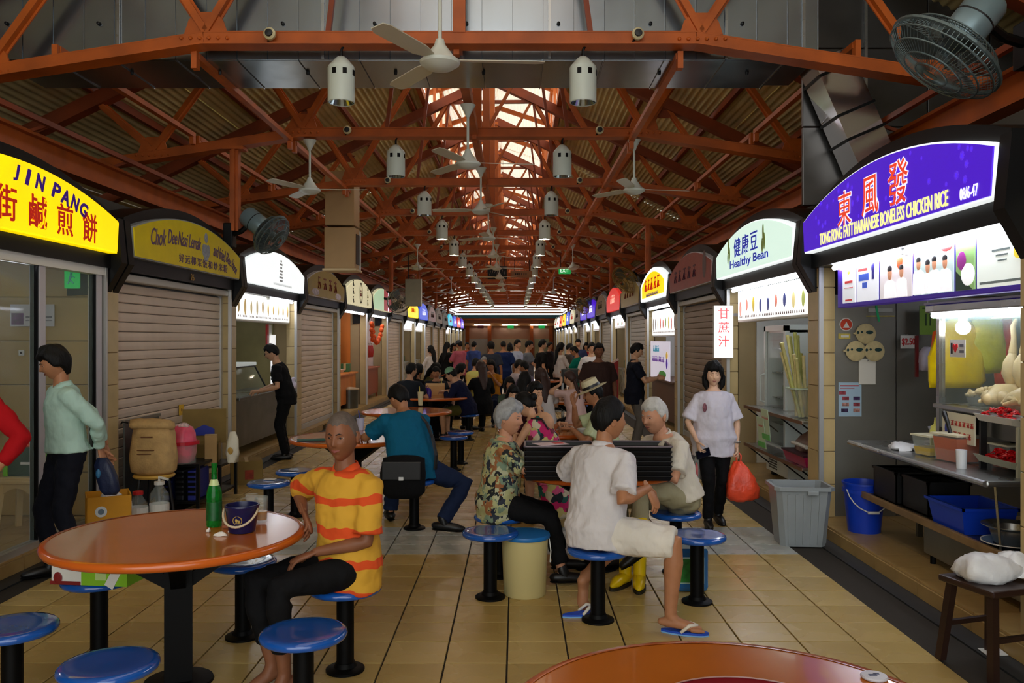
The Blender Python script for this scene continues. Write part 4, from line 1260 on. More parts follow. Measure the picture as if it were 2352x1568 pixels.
def rack(label, loc, w, d, h):
    t = thing('metal_rack', label, 'rack', loc)
    for x in (-w / 2, w / 2):
        for y in (-d / 2, d / 2):
            obj('post', MB().b2((x - .015, y - .015, 0), (x + .015, y + .015, h)), BLACK, t)
    for z in (.08, h - .03):
        obj('shelf', MB().b2((-w / 2, -d / 2, z), (w / 2, d / 2, z + .025)), BLACK, t)
    return t
rack('low black rack under the pink tub beside the sack', (-3.38, 8.62, 0), .40, .45, .48)
for i, (c, lb) in enumerate([((22, 34, 96), 'dark blue crate on edge in the low black rack, nearest the sack'), ((16, 18, 24), 'black crate on edge in the middle of the low rack'), ((34, 44, 130), 'blue crate on edge at the far end of the low rack')]):
    t = thing('crate', lb, 'crate', (-3.38 + (-.12 + .12 * i), 8.62, .106), 0, 'crates in the low rack')
    m = M('crate_%d' % i, c, .5)
    obj('shell', MB().bbox((0, 0, .15), (.08, .38, .30), .01), m, t)
    for q in range(5):
        obj('slot', MB().b2((-.042, -.192, .05 + q * .05), (.042, -.188, .08 + q * .05)), BLACK, t)
t = thing('pink_tub', 'clear plastic tub with a pink bag and red lid rim, right of the sack', 'tub', (-3.36, 8.45, .482))
obj('tub', MB().lathe([(0, 0), (.13, 0), (.145, .2), (.138, .2), (.124, .008), (0, .008)], 24), CLEARP, t, sm=40)
obj('rim', MB().lathe([(.138, .19), (.165, .19), (.165, .22), (.138, .22)], 24, closed=True), M('red_rim', (200, 30, 50), .35), t)
cloth_blob('pink_bag', [(.01, .10, .1, 0, 0), (.1, .125, .125, 0, 0), (.2, .132, .132, 0, 0), (.3, .12, .11, 0, 0), (.36, .09, .08, 0, 0), (.38, .04, .04, 0, 0)], M('pink_plastic', (226, 84, 112), .35, var=.2, vs=9), t, seed=6, amp=.006)
obj('bag_knot', MB().ball((.03, -.04, .38), (.06, .03, .03), 10, 6).ball((-.06, -.03, .36), (.05, .03, .03), 10, 6), M('striped_knot', (220, 190, 190), .4, var=.4, vs=40), t)
def carton(name, label, loc, d, mat, rz=0.0, flaps=False, cat='box'):
    t = thing(name, label, cat, loc, rz)
    w, dd, h = d
    mb = MB().b2((-w / 2, -dd / 2, 0), (w / 2, dd / 2, .008))
    if flaps:
        mb.b2((-w / 2, -dd / 2, 0), (-w / 2 + .008, dd / 2, h)).b2((w / 2 - .008, -dd / 2, 0), (w / 2, dd / 2, h)).b2((-w / 2, -dd / 2, 0), (w / 2, -dd / 2 + .008, h)).b2((-w / 2, dd / 2 - .008, 0), (w / 2, dd / 2, h))
    else:
        mb.bbox((0, 0, h / 2), (w, dd, h), .006)
    obj('body', mb, mat, t)
    return t
CARD = M('cardboard', (164, 132, 84), .8, var=.08, vs=3)
CARDD = M('old_cardboard', (128, 104, 52), .8, var=.12, vs=4)
t = carton('carton', 'brown carton with tall open flap and blue roof mark, behind the pink tub', (-3.42, 9.15, .40), (.36, .36, .2), CARDD, .25, True)
obj('tall_flap', MB().box((0, .2, .36), (.46, .008, .38), Matrix.Rotation(-.12, 3, 'X')), CARDD, t)
obj('blue_mark', MB().prism([(-.1, .26), (.11, .26), (.11, .33), (.07, .35), (0, .38), (-.06, .35), (-.1, .33)], .165, .172), M('blue_mark', (34, 50, 150), .6), t)
t = carton('carton', 'small plain brown carton beside the pink tub', (-3.22, 8.86, .40), (.12, .16, .32), CARD, .3); obj('tape', MB().b2((-.061, -.02, .1), (.061, .02, .323)), TANT, t)
rack('second low black rack carrying the brown cartons', (-3.36, 9.12, 0), .46, .5, .40)
t = thing('plastic_bag', 'crumpled white plastic bag at the right end of the cartons', 'bag', (-3.06, 9.05, .402)); cloth_blob('bag', [(0, .05, .05, 0, 0), (.1, .07, .06, 0, 0), (.25, .05, .045, .01, 0), (.33, .02, .02, .01, 0)], M('white_bag', (222, 216, 196), .5, var=.1, vs=10), t, amp=.007); obj('print', MB().ball((.0, -.062, .13), (.03, .008, .04), 8, 6), M('gold_print', (190, 150, 70), .5), t)
t = thing('round_sign', 'yellow card stuck on the shutter above the cartons', 'card', (-3.83, 9.6, .92)); obj('card', MB().b2((0, -.06, -.06), (.006, .06, .06)), M('yellow_card', (226, 180, 40), .5), t)
obj('spot', MB().ball((.006, 0, 0), (.002, .02, .02), 8, 6), M('brown_spot', (150, 100, 30), .5), t)
t = carton('yellow_carton', 'yellow carton with round white logos beside the table edge', (-3.46, 7.12, 0.0), (.34, .34, .42), M('yellow_carton_print', (222, 156, 24), .5, var=.05), .5, True)
for p, r_ in (((-.06, -.175, .3), (PI / 2, 0, 0)), ((.175, -.04, .3), (PI / 2, 0, PI / 2))):
    m = obj('round_logo', MB().cyl((0, 0, 0), .045, .006, 20), M('logo_white', (230, 236, 240), .5), t, p, r_)
    obj('logo_mark', MB().cyl((0, 0, .0065), .024, .002, 12), M('logo_grey', (110, 130, 150), .5), m)
obj('contents', MB().ball((0, 0, .39), (.06, .06, .05), 10, 6).ball((.05, .06, .37), (.07, .05, .05), 10, 6), M('foam_white', (226, 230, 236), .6), t)
for i, (x, y, h) in enumerate([(-3.4, 7.55, .36), (-3.28, 7.72, .42)]):
    t = thing('jug', 'clear plastic jug with %s cap by the stool of the sack' % ['a red', 'a white spout and red'][i], 'jug', (x, y, 0))
    obj('body', MB().lathe([(0, 0), (.08, 0), (.085, .02), (.085, h - .12), (.04, h - .05), (.035, h - .03), (0, h - .03)], 20), CLEARP, t, sm=40)
    obj('cap', MB().lathe([(0, h - .03), (.045, h - .03), (.045, h), (0, h + .004)], 16), REDPAINT if i == 0 else WHITE, t)
    obj('label_band', MB().lathe([(.0855, .1), (.087, .1), (.087, .22), (.0855, .22)], 20, closed=True), WHITE, t)
    if i:
        obj('spout', MB().tube([(0, 0, h), (.0, -.01, h + .04), (.09, -.02, h + .02)], .012, 6), WHITE, t)
t = carton('carton', 'old brown carton with red print at the foot of the pillar', G(556, 1112) + V((0, .15, 0)), (.36, .34, .28), CARDD, .35)
obj('red_print', MB().b2((-.02, -.176, .06), (.08, -.171, .17)), M('red_print_old', (140, 50, 30), .7, var=.3, vs=20), t); obj('green_side', MB().b2((.181, -.12, .03), (.186, .12, .24)), M('green_yellow_print', (120, 116, 40), .7, var=.3, vs=8), t); obj('tape', MB().b2((-.02, -.172, .27), (.02, .172, .283)), TANT, t)
t = thing('plastic_stool', 'beige moulded plastic stool inside the glazed shop', 'stool', (-4.14, 7.1, STEPH))
PST = M('beige_plastic', (212, 184, 128), .45)
obj('seat', MB().bbox((0, 0, .455), (.31, .31, .03), .012), PST, t)
obj('rim', MB().bbox((0, 0, .43), (.33, .33, .035), .01), PST, t)
for sx in (-1, 1):
    for sy in (-1, 1):
        obj('leg', MB().tube([(sx * .13, sy * .13, .42), (sx * .165, sy * .165, 0)], [.035, .03], 4), PST, t)
for a in range(4):
    m = Matrix.Rotation(a * PI / 2, 3, 'Z')
    mb = MB().prism([(-.14, .42), (.14, .42), (.11, .33), (.05, .37), (0, .38), (-.05, .37), (-.11, .33)], -.145, -.135)
    obj('arch', mb, PST, t, None, (0, 0, a * PI / 2))
t = thing('cooler_bag', 'dark green bag with lime edges on the beige plastic stool', 'bag', (-4.13, 7.1, STEPH + .471))
obj('body', MB().bbox((0, 0, .12), (.27, .2, .24), .02), M('dark_green_cloth', (20, 64, 52), .7), t)
for q in (-1, 1):
    obj('lime_edge', MB().bbox((q * .125, -.02, .13), (.035, .2, .26), .01), M('lime_cloth', (120, 210, 50), .6), t)
obj('handle', MB().tube([(-.05, 0, .23), (-.04, 0, .29), (.04, 0, .29), (.05, 0, .23)], .014, 6), M('lime_cloth'), t); obj('red_item', MB().ball((.0, -.02, .25), (.07, .06, .04), 12, 6), M('red_orange_item', (216, 60, 24), .5), t); obj('print_line', MB().b2((.0, -.104, .1), (.09, -.1, .12)), WHITE, t)
# carton on the stool by the left table
p = ST_BOX.location
t = carton('drink_carton', 'white and lime green carton resting on a blue stool', (p.x + .05, p.y - .05, .451), (.42, .26, .235), M('white_carton', (216, 214, 206), .5), -.12)
obj('green_part', MB().b2((-.04, -.133, .0), (.212, .132, .237)), M('lime_print', (128, 186, 36), .5, var=.1, vs=4), t)
obj('dark_red_band', MB().b2((-.213, -.134, .0), (-.045, .133, .018)).b2((-.213, -.134, .165), (-.045, .133, .185)).ball((-.17, -.134, .035), (.025, .003, .03), 8, 6), M('dark_red_print', (120, 24, 24), .5), t)
obj('green_mark', MB().b2((.02, -.136, .1), (.12, -.133, .17)).b2((.04, -.136, .03), (.1, -.133, .07)), M('pale_lime', (190, 214, 140), .5), t); obj('corner_stripe', MB().box((.175, -.135, .11), (.05, .004, .26), Matrix.Rotation(.5, 3, 'Y')), WHITE, t)

# ---- left 2: open counter with slanted glass case
lining(2, -1, M('stall_back_olive', (150, 138, 92), .5, var=.2, vs=2))
inner_light(2, -1, 'tube light inside the stall under the glaring white sign', dep=1.2)
menu_board(2, -1, 'glaring white menu board over the counter of the man in black', 1.98, 2.42, 77, w=2.75, es=1.3, pics=[(210, 180, 120), (160, 130, 70), (220, 200, 150)])
counter(2, -1, 'steel food counter where the man in black is leaning', h=.9, depth=.7, mat=DKSTEEL, off=-.02)
y0, y1 = bay(2); ym = (y0 + y1) / 2
t = thing('glass_case', 'slanted glass display case on the steel counter', 'display case', (XL - .12, ym - .55, .902), side_rz(-1))
fr = MB()
for u in (-.8, .8):
    fr.bar((u, .02, 0), (u, .24, .42), .022).bar((u, .24, .42), (u, .58, .42), .022).bar((u, .58, 0), (u, .58, .42), .022)
obj('frame', fr.bar((-.8, .02, .0), (.8, .02, .0), .03).bar((-.8, .24, .42), (.8, .24, .42), .03), BLACK, t)
obj('pane', MB().box((0, .13, .21), (1.58, .006, .47), Matrix.Rotation(-math.atan(.22 / .42), 3, 'X')), PANE, t)
obj('lit_top', MB().bbox((0, .41, .45), (1.62, .4, .05), .008), M('case_top_white', (226, 236, 232), .4, es=.25), t)
obj('base_tray', MB().b2((-.78, .05, 0), (.78, .56, .02)), STEEL, t)
for i in range(7):
    t = thing('takeaway_bag', 'knotted white takeaway bag on the counter, %s from the man in black' % ORD[i], 'bag', (XL + .0 - .06 * (i % 2), ym + .45 + .11 * i - .1 * (i % 3), .902), 0, 'knotted takeaway bags')
    cloth_blob('bag', [(0, .05, .05, 0, 0), (.03, .07, .07, 0, 0), (.1, .065, .065, 0, 0), (.14, .025, .025, 0, 0), (.17, .035, .03, .01, 0), (.2, .02, .02, .02, 0)], M('white_lilac_plastic', (222, 214, 232), .4, var=.1, vs=12), t, n=16, seed=i, amp=.006)
    obj('knot', MB().ball((.005, 0, .148), .02, 8, 6), M('white_lilac_plastic'), t)
t = thing('white_box', 'white and dark box on top of the glass case', 'box', (XL - .5, ym - .9, 1.38)); obj('body', MB().bbox((0, 0, .08), (.2, .3, .16), .008), WHITE, t); obj('dark_side', MB().b2((.101, -.12, .01), (.106, .1, .14)), BLACKP, t)
t = thing('side_panel', 'narrow lit white panel behind the man in black', 'panel', (XL - .3, y1 - .62, .95)); obj('sheet', MB().b2((-.02, -.07, 0), (.02, .07, .85)), lit('side_white', (236, 236, 236), .9), t); obj('print', MB().b2((.021, -.05, .1), (.024, .04, .16)).b2((.021, -.04, .4), (.024, .05, .5)), M('lemon_print', (210, 200, 150), .5), t)
t = thing('red_banner', 'red edged sheet hanging beside the menu board', 'banner', (XL - .35, y1 - .78, 1.55)); obj('sheet', MB().b2((-.01, -.05, 0), (.01, .05, .42)), REDPAINT, t); obj('white_edge', MB().b2((-.012, .05, 0), (.012, .2, .42)), WHITE, t)
for i in range(8):
    nm = ['kettle', 'pot', 'jar', 'bottle'][i % 4]
    t = thing(nm, 'dark %s on the back shelf of the white-signed stall, %s along' % (nm, ORD[i]), nm, (XL - 1.55, ym - 1.2 + .3 * i, 1.202), 0, 'kitchen things on the back shelf')
    obj('body', MB().lathe([(0, 0), (.08, 0), (.1, .05), (.09, .14), (.05, .18), (0, .18)], 14), [DKSTEEL, STEEL, M('green_glass_dull', (40, 90, 60), .3), BLACKP][i % 4], t, sm=40); obj('lid', MB().lathe([(0, .18), (.05, .18), (.04, .2), (.012, .21), (.012, .23), (0, .23)], 12), BLACKP, t)
t = thing('back_shelf', 'steel back shelf in the stall of the glaring sign', 'shelf', (XL - 1.55, ym, 0)); obj('board', MB().b2((-.2, -1.4, 1.17), (.2, 1.4, 1.2)), STEEL, t)
for u in (-1.3, 0, 1.3):
    obj('leg', MB().b2((-.18, u - .02, STEPH), (-.14, u + .02, 1.17)), STEEL, t)
    obj('leg', MB().b2((.14, u - .02, STEPH), (.18, u + .02, 1.17)), STEEL, t)
t = thing('green_screen', 'small green panel at the back of the white-signed stall', 'panel', (XL - 1.72, ym + .5, 1.75)); obj('sheet', MB().bbox((0, 0, 0), (.04, .5, .34), .01), M('green_panel', (60, 130, 60), .5, es=.25), t); obj('dot', MB().ball((.022, .05, 0), (.004, .04, .04), 10, 6), BLKPRINT, t)

# ---- left 4: warm wooden stall ; left 5 : garland stall
lining(4, -1, WOODW, 1.0)
x, y = st_frame(4, -1)
t = thing('hanging_bulb', 'bare glowing bulb in the orange wooden stall', 'bulb', (x - .45, y - .55, 1.95)); obj('glow', MB().ball((0, 0, 0), .06, 14, 10), M('warm_glow', (255, 220, 160), .4, em=(255, 205, 130), es=30), t, sm=180); obj('cord', MB().cyl((0, 0, .06), .008, .95, 6), BLACK, t)
inner_light(4, -1, 'tube light inside the orange wooden stall', dep=.6)
counter(4, -1, 'counter of the orange wooden stall', h=.92, mat=WOODW, off=.1)
t = thing('wood_cabinet', 'tall orange wooden cabinet with red shelf frame in the stall', 'cabinet', (x - .5, y + .4, STEPH), side_rz(-1))
obj('carcass', MB().b2((-.5, .1, .86), (.5, .4, 2.2)), WOODW, t)
for q in range(3):
    obj('shelf', MB().b2((-.45, .04, 1.1 + .35 * q), (.45, .1, 1.13 + .35 * q)), M('red_wood', (190, 50, 20), .5), t)
obj('post', MB().b2((-.47, .04, .86), (-.42, .1, 2.2)).b2((.42, .04, .86), (.47, .1, 2.2)), M('pale_frame', (220, 190, 150), .5), t)
far_goods(4, -1, 5)
lining(5, -1, M('pinkish_wall', (214, 190, 178), .5, var=.08), 1.0)
inner_light(5, -1, 'tube light inside the stall with orange garland', dep=.7); counter(5, -1, 'counter of the stall with the orange garland', mat=M('red_brown_counter', (150, 70, 40), .5), h=.95)
x, y = st_frame(5, -1)
t = thing('garland', 'drooping orange garland of paper balls over the stall', 'garland', (x + .05, y, 1.95), side_rz(-1))
obj('hanging_string', MB().tube([(-1.0, 0, .2), (-1.0, .05, 1.0)], .004, 4), BLACK, t); obj('hanging_string', MB().tube([(.72, 0, .15), (.72, .05, 1.0)], .004, 4), BLACK, t)
gpos = [(-1.0, .18), (-1.0, .02), (-.92, -.1), (-.78, -.02), (-.6, -.16), (-.42, -.26), (-.22, -.3), (0, -.28), (.2, -.2), (.4, -.1), (.58, .04), (.72, .14), (-.9, .12), (-.85, -.22)]
for u, v in gpos:
    obj('paper_ball', MB().ball((u, 0, v), (.085, .06, .075), 10, 7), M('orange_paper', (226, 84, 20), .7, var=.35, vs=20, bump=.3, bs=30), t)
for i in range(5):
    t = thing('sausage', 'red sausage hanging in the garland stall, %s of the row' % ORD[i], 'sausage', (x - .1, y - .6 + .14 * i, 1.55), 0, 'red sausages on a rail'); obj('meat', MB().tube([(0, 0, 0), (.01, .01, -.14), (.0, .03, -.28)], [.02, .032, .02], 8, True), M('red_meat', (176, 40, 30), .4), t, sm=60); obj('string', MB().cyl((0, 0, .02), .003, .05, 5), BLACK, t)
t = thing('hanging_rail', 'steel rail holding the red sausages', 'rail', (x - .1, y - .3, 1.62)); obj('bar', MB().tube([(0, -1.3, 0), (0, 1.5, 0)], .012, 6), STEEL, t); obj('hook', MB().tube([(0, 0, 0), (0, 0, 1.35)], .006, 5), STEEL, t)
t = thing('metal_bin', 'grey round bin with pale lid by the wooden stall', 'bin', G(802, 948)); obj('body', MB().lathe([(0, 0), (.2, 0), (.22, .55), (0, .55)], 24), DKSTEEL, t, sm=40); obj('lid', MB().lathe([(0, .55), (.235, .55), (.235, .58), (.05, .61), (0, .61)], 24), M('pale_lid', (190, 170, 140), .5), t, sm=40)
# ---- right 0 : chicken rice stall
RX = XR + .1
sl = MB().b2((RX + .03, YB0 - .115, STEPH), (3.46, YB0 - .075, 2.6)).b2((3.475, YB0 - .1, STEPH), (5.6, YB0 - .075, 2.6))
obj('steel_lining', sl, M('brushed_dark_steel', (150, 148, 140), .42, .75, var=.12, vs=1.5, rvar=.08), wall_r)
obj('back_lining', MB().b2((5.2, bay(0)[0] + .1, STEPH), (5.23, bay(0)[1] - .08, 2.9)), M('dull_dark_wall', (86, 84, 80), .5, var=.15, vs=2), wall_r)
PF = M('purple_frame_print', (72, 40, 176), .4, es=.15)
t = thing('photo_menu', 'purple framed strip of lit photographs under the tube lights', 'menu board', (2.8, 5.9, 2.195), side_rz(1))
obj('frame', MB().bbox((-.02, .05, 0), (2.84, .09, .40), .008), PF, t)
def up(d):
    return 5.9 - d
ph = [(7.2, 6.94), (6.91, 6.5), (6.46, 5.945), (5.91, 5.38), (5.345, 5.13), (5.1, 4.56)]
skin = lit('photo_skin', (226, 160, 124), .3); blk = lit('photo_black', (40, 36, 40), .15); coatm = lit('photo_white', (250, 250, 255), .7)
posters = []
for i, (a, b) in enumerate(ph):
    u0_, u1_ = up(a), up(b)
    p = obj('photo', MB().b2((u0_, -.004, -.165), (u1_, .004, .165)), lit('photo_ground_%d' % i, [(232, 236, 240), (240, 242, 250), (236, 226, 230), (206, 226, 226), (150, 190, 120), (236, 244, 238)][i], [.5, .55, .5, .45, .35, .6][i], .05, 9), t)
    posters.append((p, u0_, u1_))
def person_print(p, u, v, s):
    obj('face_print', MB().ball((u, -.006, v), (.03 * s, .003, .042 * s), 12, 8), skin, p)
    obj('hair_print', MB().ball((u, -.0065, v + .026 * s), (.032 * s, .003, .022 * s), 12, 6), blk, p)
    obj('coat_print', MB().prism([(u - .08 * s, -.16), (u + .08 * s, -.16), (u + .07 * s, v - .06 * s), (u + .03 * s, v - .04 * s), (u - .03 * s, v - .04 * s), (u - .07 * s, v - .06 * s)], -.0072, -.0045), coatm, p)
p, a, b = posters[0]
obj('red_line', MB().b2((a + .05, -.006, .0), (b - .05, -.004, .02)).b2((a + .04, -.006, -.04), (b - .04, -.004, -.035)).b2((a + .06, -.006, -.15), (b - .06, -.004, -.135)), lit('poster_red', (200, 60, 60), .4), p)
obj('yellow_dot', MB().ball((a + .13, -.005, .09), (.03, .003, .016), 8, 6), lit('poster_yellow', (220, 210, 80), .6), p)
p, a, b = posters[1]
obj('blue_block', MB().b2((a + .05, -.006, -.0), (a + .24, -.004, .055)).b2((a + .12, -.006, -.06), (a + .21, -.004, -.015)), lit('poster_blue', (60, 90, 190), .5), p)
obj('red_line', MB().b2((a + .04, -.006, .08), (a + .22, -.004, .1)).b2((a + .04, -.006, .12), (a + .2, -.004, .13)), lit('poster_red', (200, 60, 60), .4), p)
obj('navy_figure', MB().ball((b - .09, -.006, .1), (.03, .003, .05), 8, 6).b2((b - .11, -.006, -.0), (b - .07, -.004, .07)), lit('poster_navy', (50, 40, 120), .35), p)
p, a, b = posters[2]
person_print(p, a + .17, .02, 1.25); person_print(p, a + .36, .02, 1.1); obj('food_print', MB().ball((a + .33, -.005, .1), (.05, .003, .06), 10, 6), lit('poster_orange', (226, 96, 50), .5), p)
p, a, b = posters[3]
for q, (u, v) in enumerate(((.07, .05), (.2, .02), (.29, .035), (.43, .03))):
    person_print(p, a + u, v, 1.05)
obj('red_corner', MB().ball((b - .08, -.005, .13), (.08, .003, .03), 10, 6), lit('poster_red', (200, 60, 60), .4), p)
p, a, b = posters[4]
obj('violet_badge', MB().ball((a + .07, -.006, .02), (.055, .003, .06), 10, 6), lit('poster_violet', (150, 50, 140), .5), p); obj('bowl_print', MB().ball((b - .07, -.006, -.07), (.08, .003, .07), 12, 8), coatm, p); obj('dark_corner', MB().prism([(a, -.165), (b - .02, -.165), (a, -.04)], -.0055, -.0045), lit('poster_dark', (40, 60, 50), .2), p)
p, a, b = posters[5]
obj('gold_seal', MB().cyl((0, 0, 0), .04, .004, 18), lit('poster_gold', (236, 214, 70), .8), p, (b - .12, -.004, .02), (PI / 2, 0, 0))
obj('certificate_line', MB().b2((a + .16, -.006, .04), (b - .2, -.004, .052)).b2((a + .2, -.006, .01), (b - .22, -.004, .02)).b2((a + .22, -.006, -.02), (b - .23, -.004, -.011)), lit('poster_grey', (110, 120, 120), .3), p)
obj('certificate_border', MB().b2((a + .03, -.006, -.145), (b - .03, -.004, -.13)).b2((a + .03, -.006, .125), (a + .15, -.004, .14)).b2((b - .045, -.006, -.14), (b - .03, -.004, .1)), lit('poster_grey', (110, 120, 120), .3), p)
# counter and shelf under it
t = thing('stall_counter', 'long steel serving counter of the chicken rice stall', 'counter', (RX, 5.93, STEPH), side_rz(1))
obj('worktop', MB().bbox((0, .27, .765), (2.03, .64, .035), .012), STEEL, t)
obj('front_lip', MB().tube([(-1.01, -.05, .765), (1.01, -.05, .765)], .02, 10), STEEL, t)
obj('under_shelf', MB().bbox((-.02, .38, .33), (2.06, .62, .035), .008), DKSTEEL, t)
obj('shelf_edge', MB().bbox((-.02, .06, .335), (2.06, .03, .055), .006), M('worn_tan_edge', (150, 120, 80), .45, .3, var=.2, vs=8), t)
obj('lower_cabinet', MB().bbox((.42, .42, .185), (1.2, .52, .24), .01), M('dull_steel_box', (130, 124, 108), .35, .7, var=.15, vs=3), t)
for u in (-.12, .4, .96):
    obj('foot', MB().cyl((u, .2, 0), .02, .07, 8), BLKG, t)
for u in (-.95, .95):
    for v in (.5,):
        obj('leg', MB().b2((u - .02, v - .02, 0), (u + .02, v + .02, .75)), DKSTEEL, t)
obj('brace', MB().bar((.9, .1, .35), (.98, .02, .75), .012), STEEL, t)
# black crates, basket, bowl and plates on the lower shelf
def on_shelf(d, x):
    return (x, d, STEPH + .349)
for i, (d, x) in enumerate(((6.62, 3.05), (6.18, 3.08))):
    t = thing('black_crate', 'black plastic crate on the lower shelf, %s' % ['nearest the blue bucket', 'between the bucket and the blue basket'][i], 'crate', on_shelf(d, x), PI / 2)
    obj('shell', MB().b2((-.2, -.15, 0), (.2, .15, .01)).b2((-.2, -.15, 0), (-.19, .15, .24)).b2((.19, -.15, 0), (.2, .15, .24)).b2((-.2, -.15, 0), (.2, -.14, .24)).b2((-.2, .14, 0), (.2, .15, .24)), BLACKP, t)
    obj('rim', MB().b2((-.21, -.16, .225), (.21, -.14, .245)).b2((-.21, .14, .225), (.21, .16, .245)).b2((-.21, -.16, .225), (-.19, .16, .245)).b2((.19, -.16, .225), (.21, .16, .245)), BLACKP, t)
BLUEP = M('blue_plastic', (20, 62, 190), .35)
t = thing('blue_basket', 'blue plastic basket on the lower shelf of the chicken stall', 'basket', on_shelf(5.62, 3.04), PI / 2)
obj('shell', MB().loft([[V((x * .2, y * .15, 0)) for x, y in ((-1, -1), (1, -1), (1, 1), (-1, 1))], [V((x * .23, y * .18, .17)) for x, y in ((-1, -1), (1, -1), (1, 1), (-1, 1))], [V((x * .22, y * .17, .17)) for x, y in ((-1, -1), (1, -1), (1, 1), (-1, 1))], [V((x * .19, y * .14, .012)) for x, y in ((-1, -1), (1, -1), (1, 1), (-1, 1))]]), BLUEP, t)
obj('rim', MB().b2((-.245, -.195, .16), (.245, -.17, .178)).b2((-.245, .17, .16), (.245, .195, .178)).b2((-.245, -.19, .16), (-.215, .19, .178)).b2((.215, -.19, .16), (.245, .19, .178)), BLUEP, t)
for q in range(9):
    obj('slot', MB().b2((-.19 + q * .045, -.186, .05), (-.17 + q * .045, -.176, .14)), M('dark_blue_slot', (8, 26, 90), .5), t)
t = thing('plate_stack', 'wide blue grey plate under the steel bowl on the lower shelf', 'plate', on_shelf(5.12, 3.02)); obj('plate', MB().lathe([(0, .0), (.1, 0), (.17, .03), (.165, .034), (.1, .008), (0, .008)], 32), M('blue_grey_plate', (120, 146, 176), .25), t, sm=40); obj('rim_band', MB().lathe([(.165, .034), (.172, .03), (.172, .036)], 32, closed=True), WHITE, t)
t = thing('steel_bowl', 'wide rimmed steel bowl on the lower shelf near the counter end', 'bowl', on_shelf(5.12, 3.02) [:2] + (STEPH + .36,)); obj('bowl', MB().lathe([(0, 0), (.09, 0), (.13, .1), (.17, .12), (.17, .125), (.125, .108), (.085, .01), (0, .01)], 32), STEEL, t, sm=40)
obj('ring', MB().lathe([(.094, .0), (.1, -.004), (.1, .006)], 24, closed=True), STEEL, t)
# blue bucket with bail on the step
t = thing('blue_bucket', 'blue plastic bucket with wire handle on the step', 'bucket', (2.93, 7.08, STEPH))
obj('pail', MB().lathe([(0, 0), (.13, 0), (.17, .40), (.178, .40), (.178, .415), (.163, .415), (.125, .012), (0, .012)], 36), BLUEP, t, sm=40)
obj('band', MB().lathe([(.166, .33), (.174, .33), (.176, .36), (.168, .36)], 36, closed=True), BLUEP, t)
obj('bail', MB().tube([(-.165 + .0 * a, -.02 - .13 * math.sin(PI * a / 10), .37 - .2 * math.sin(PI * a / 10)) if False else (-.17 * math.cos(PI * a / 10), -.06 - .13 * math.sin(PI * a / 10), .36 - .17 * math.sin(PI * a / 10)) for a in range(11)], .005, 5), WHITE, t)
obj('grip', MB().tube([(-.045, -.19, .19), (.045, -.19, .19)], .012, 8), WHITE, t)
# big grey bin
t = thing('grey_bin', 'grey ribbed plastic bin standing on the floor by the pillar', 'bin', (2.40, 7.13, 0), -.08)
GB = M('grey_bin_plastic', (142, 148, 150), .4, var=.04)
rr = lambda w, d, z, c=.04: [V((x, y, z)) for x, y in ((-w + c, -d), (w - c, -d), (w, -d + c), (w, d - c), (w - c, d), (-w + c, d), (-w, d - c), (-w, -d + c))]
obj('body', MB().loft([rr(.185, .15, 0), rr(.225, .19, .47), rr(.245, .21, .47), rr(.245, .21, .50), rr(.22, .185, .50), rr(.18, .145, .012)]), GB, t)
for q in range(5):
    u = -.13 + q * .065
    obj('rib', MB().bar((u * .9, -.153, .02), (u, -.189, .44), .022, .012), GB, t)
for q in range(3):
    obj('rib', MB().bar((.187, -.08 + .08 * q, .02), (.226, -.08 + .08 * q, .44), .022, .012), GB, t)
obj('handle_tab', MB().bbox((.06, -.215, .455), (.09, .02, .035), .006), GB, t)
# display case on the counter
CXF, CY0, CY1 = 3.06, 4.55, 6.06
t = thing('display_case', 'glass display case with steel posts on the chicken stall counter', 'display case', (CXF, (CY0 + CY1) / 2, .893), side_rz(1))
L = (CY1 - CY0) / 2
for u in (-L, L):
    for v in (0, .55):
        obj('post', MB().b2((u - .022, v - .022, 0), (u + .022, v + .022, 1.02)), STEEL, t)
obj('ledge', MB().bbox((0, .26, .355), (2 * L, .64, .03), .006), STEEL, t)
obj('apron', MB().b2((-L, -.01, .2), (L, .0, .34)), DKSTEEL, t)
obj('front_pane', MB().b2((-L + .03, -.004, .38), (L - .03, .004, 1.0)), PANE, t)
obj('top_hood', MB().bbox((0, .24, 1.05), (2 * L + .1, .66, .06), .01), STEEL, t)
obj('hanging_rail', MB().tube([(-L, .22, .98), (L, .22, .98)], .012, 8), STEEL, t)
t = thing('tube_light', 'very bright tube lamp along the top of the chicken display case', 'light', (CXF - .03, (CY0 + CY1) / 2 + .02, 1.895), side_rz(1), 'tube lights inside the stalls')
for z in (0, .05):
    obj('tube', MB().tube([(-.78, 0, z), (.8, 0, z)], .02, 10), TUBE, t, sm=60)
obj('reflector', MB().b2((-.82, -.05, .075), (.82, .06, .09)), WHITE, t)
t = thing('spot_lamp', 'round bright lamp inside the chicken display case', 'lamp', W(2212, 752, 5.9)); obj('bulb', MB().ball((0, 0, 0), .05, 12, 8), M('spot_glow', (255, 250, 240), .4, em=(255, 246, 230), es=14), t, sm=180); obj('socket', MB().cyl((0, 0, .04), .03, .07, 10), WHITE, t)
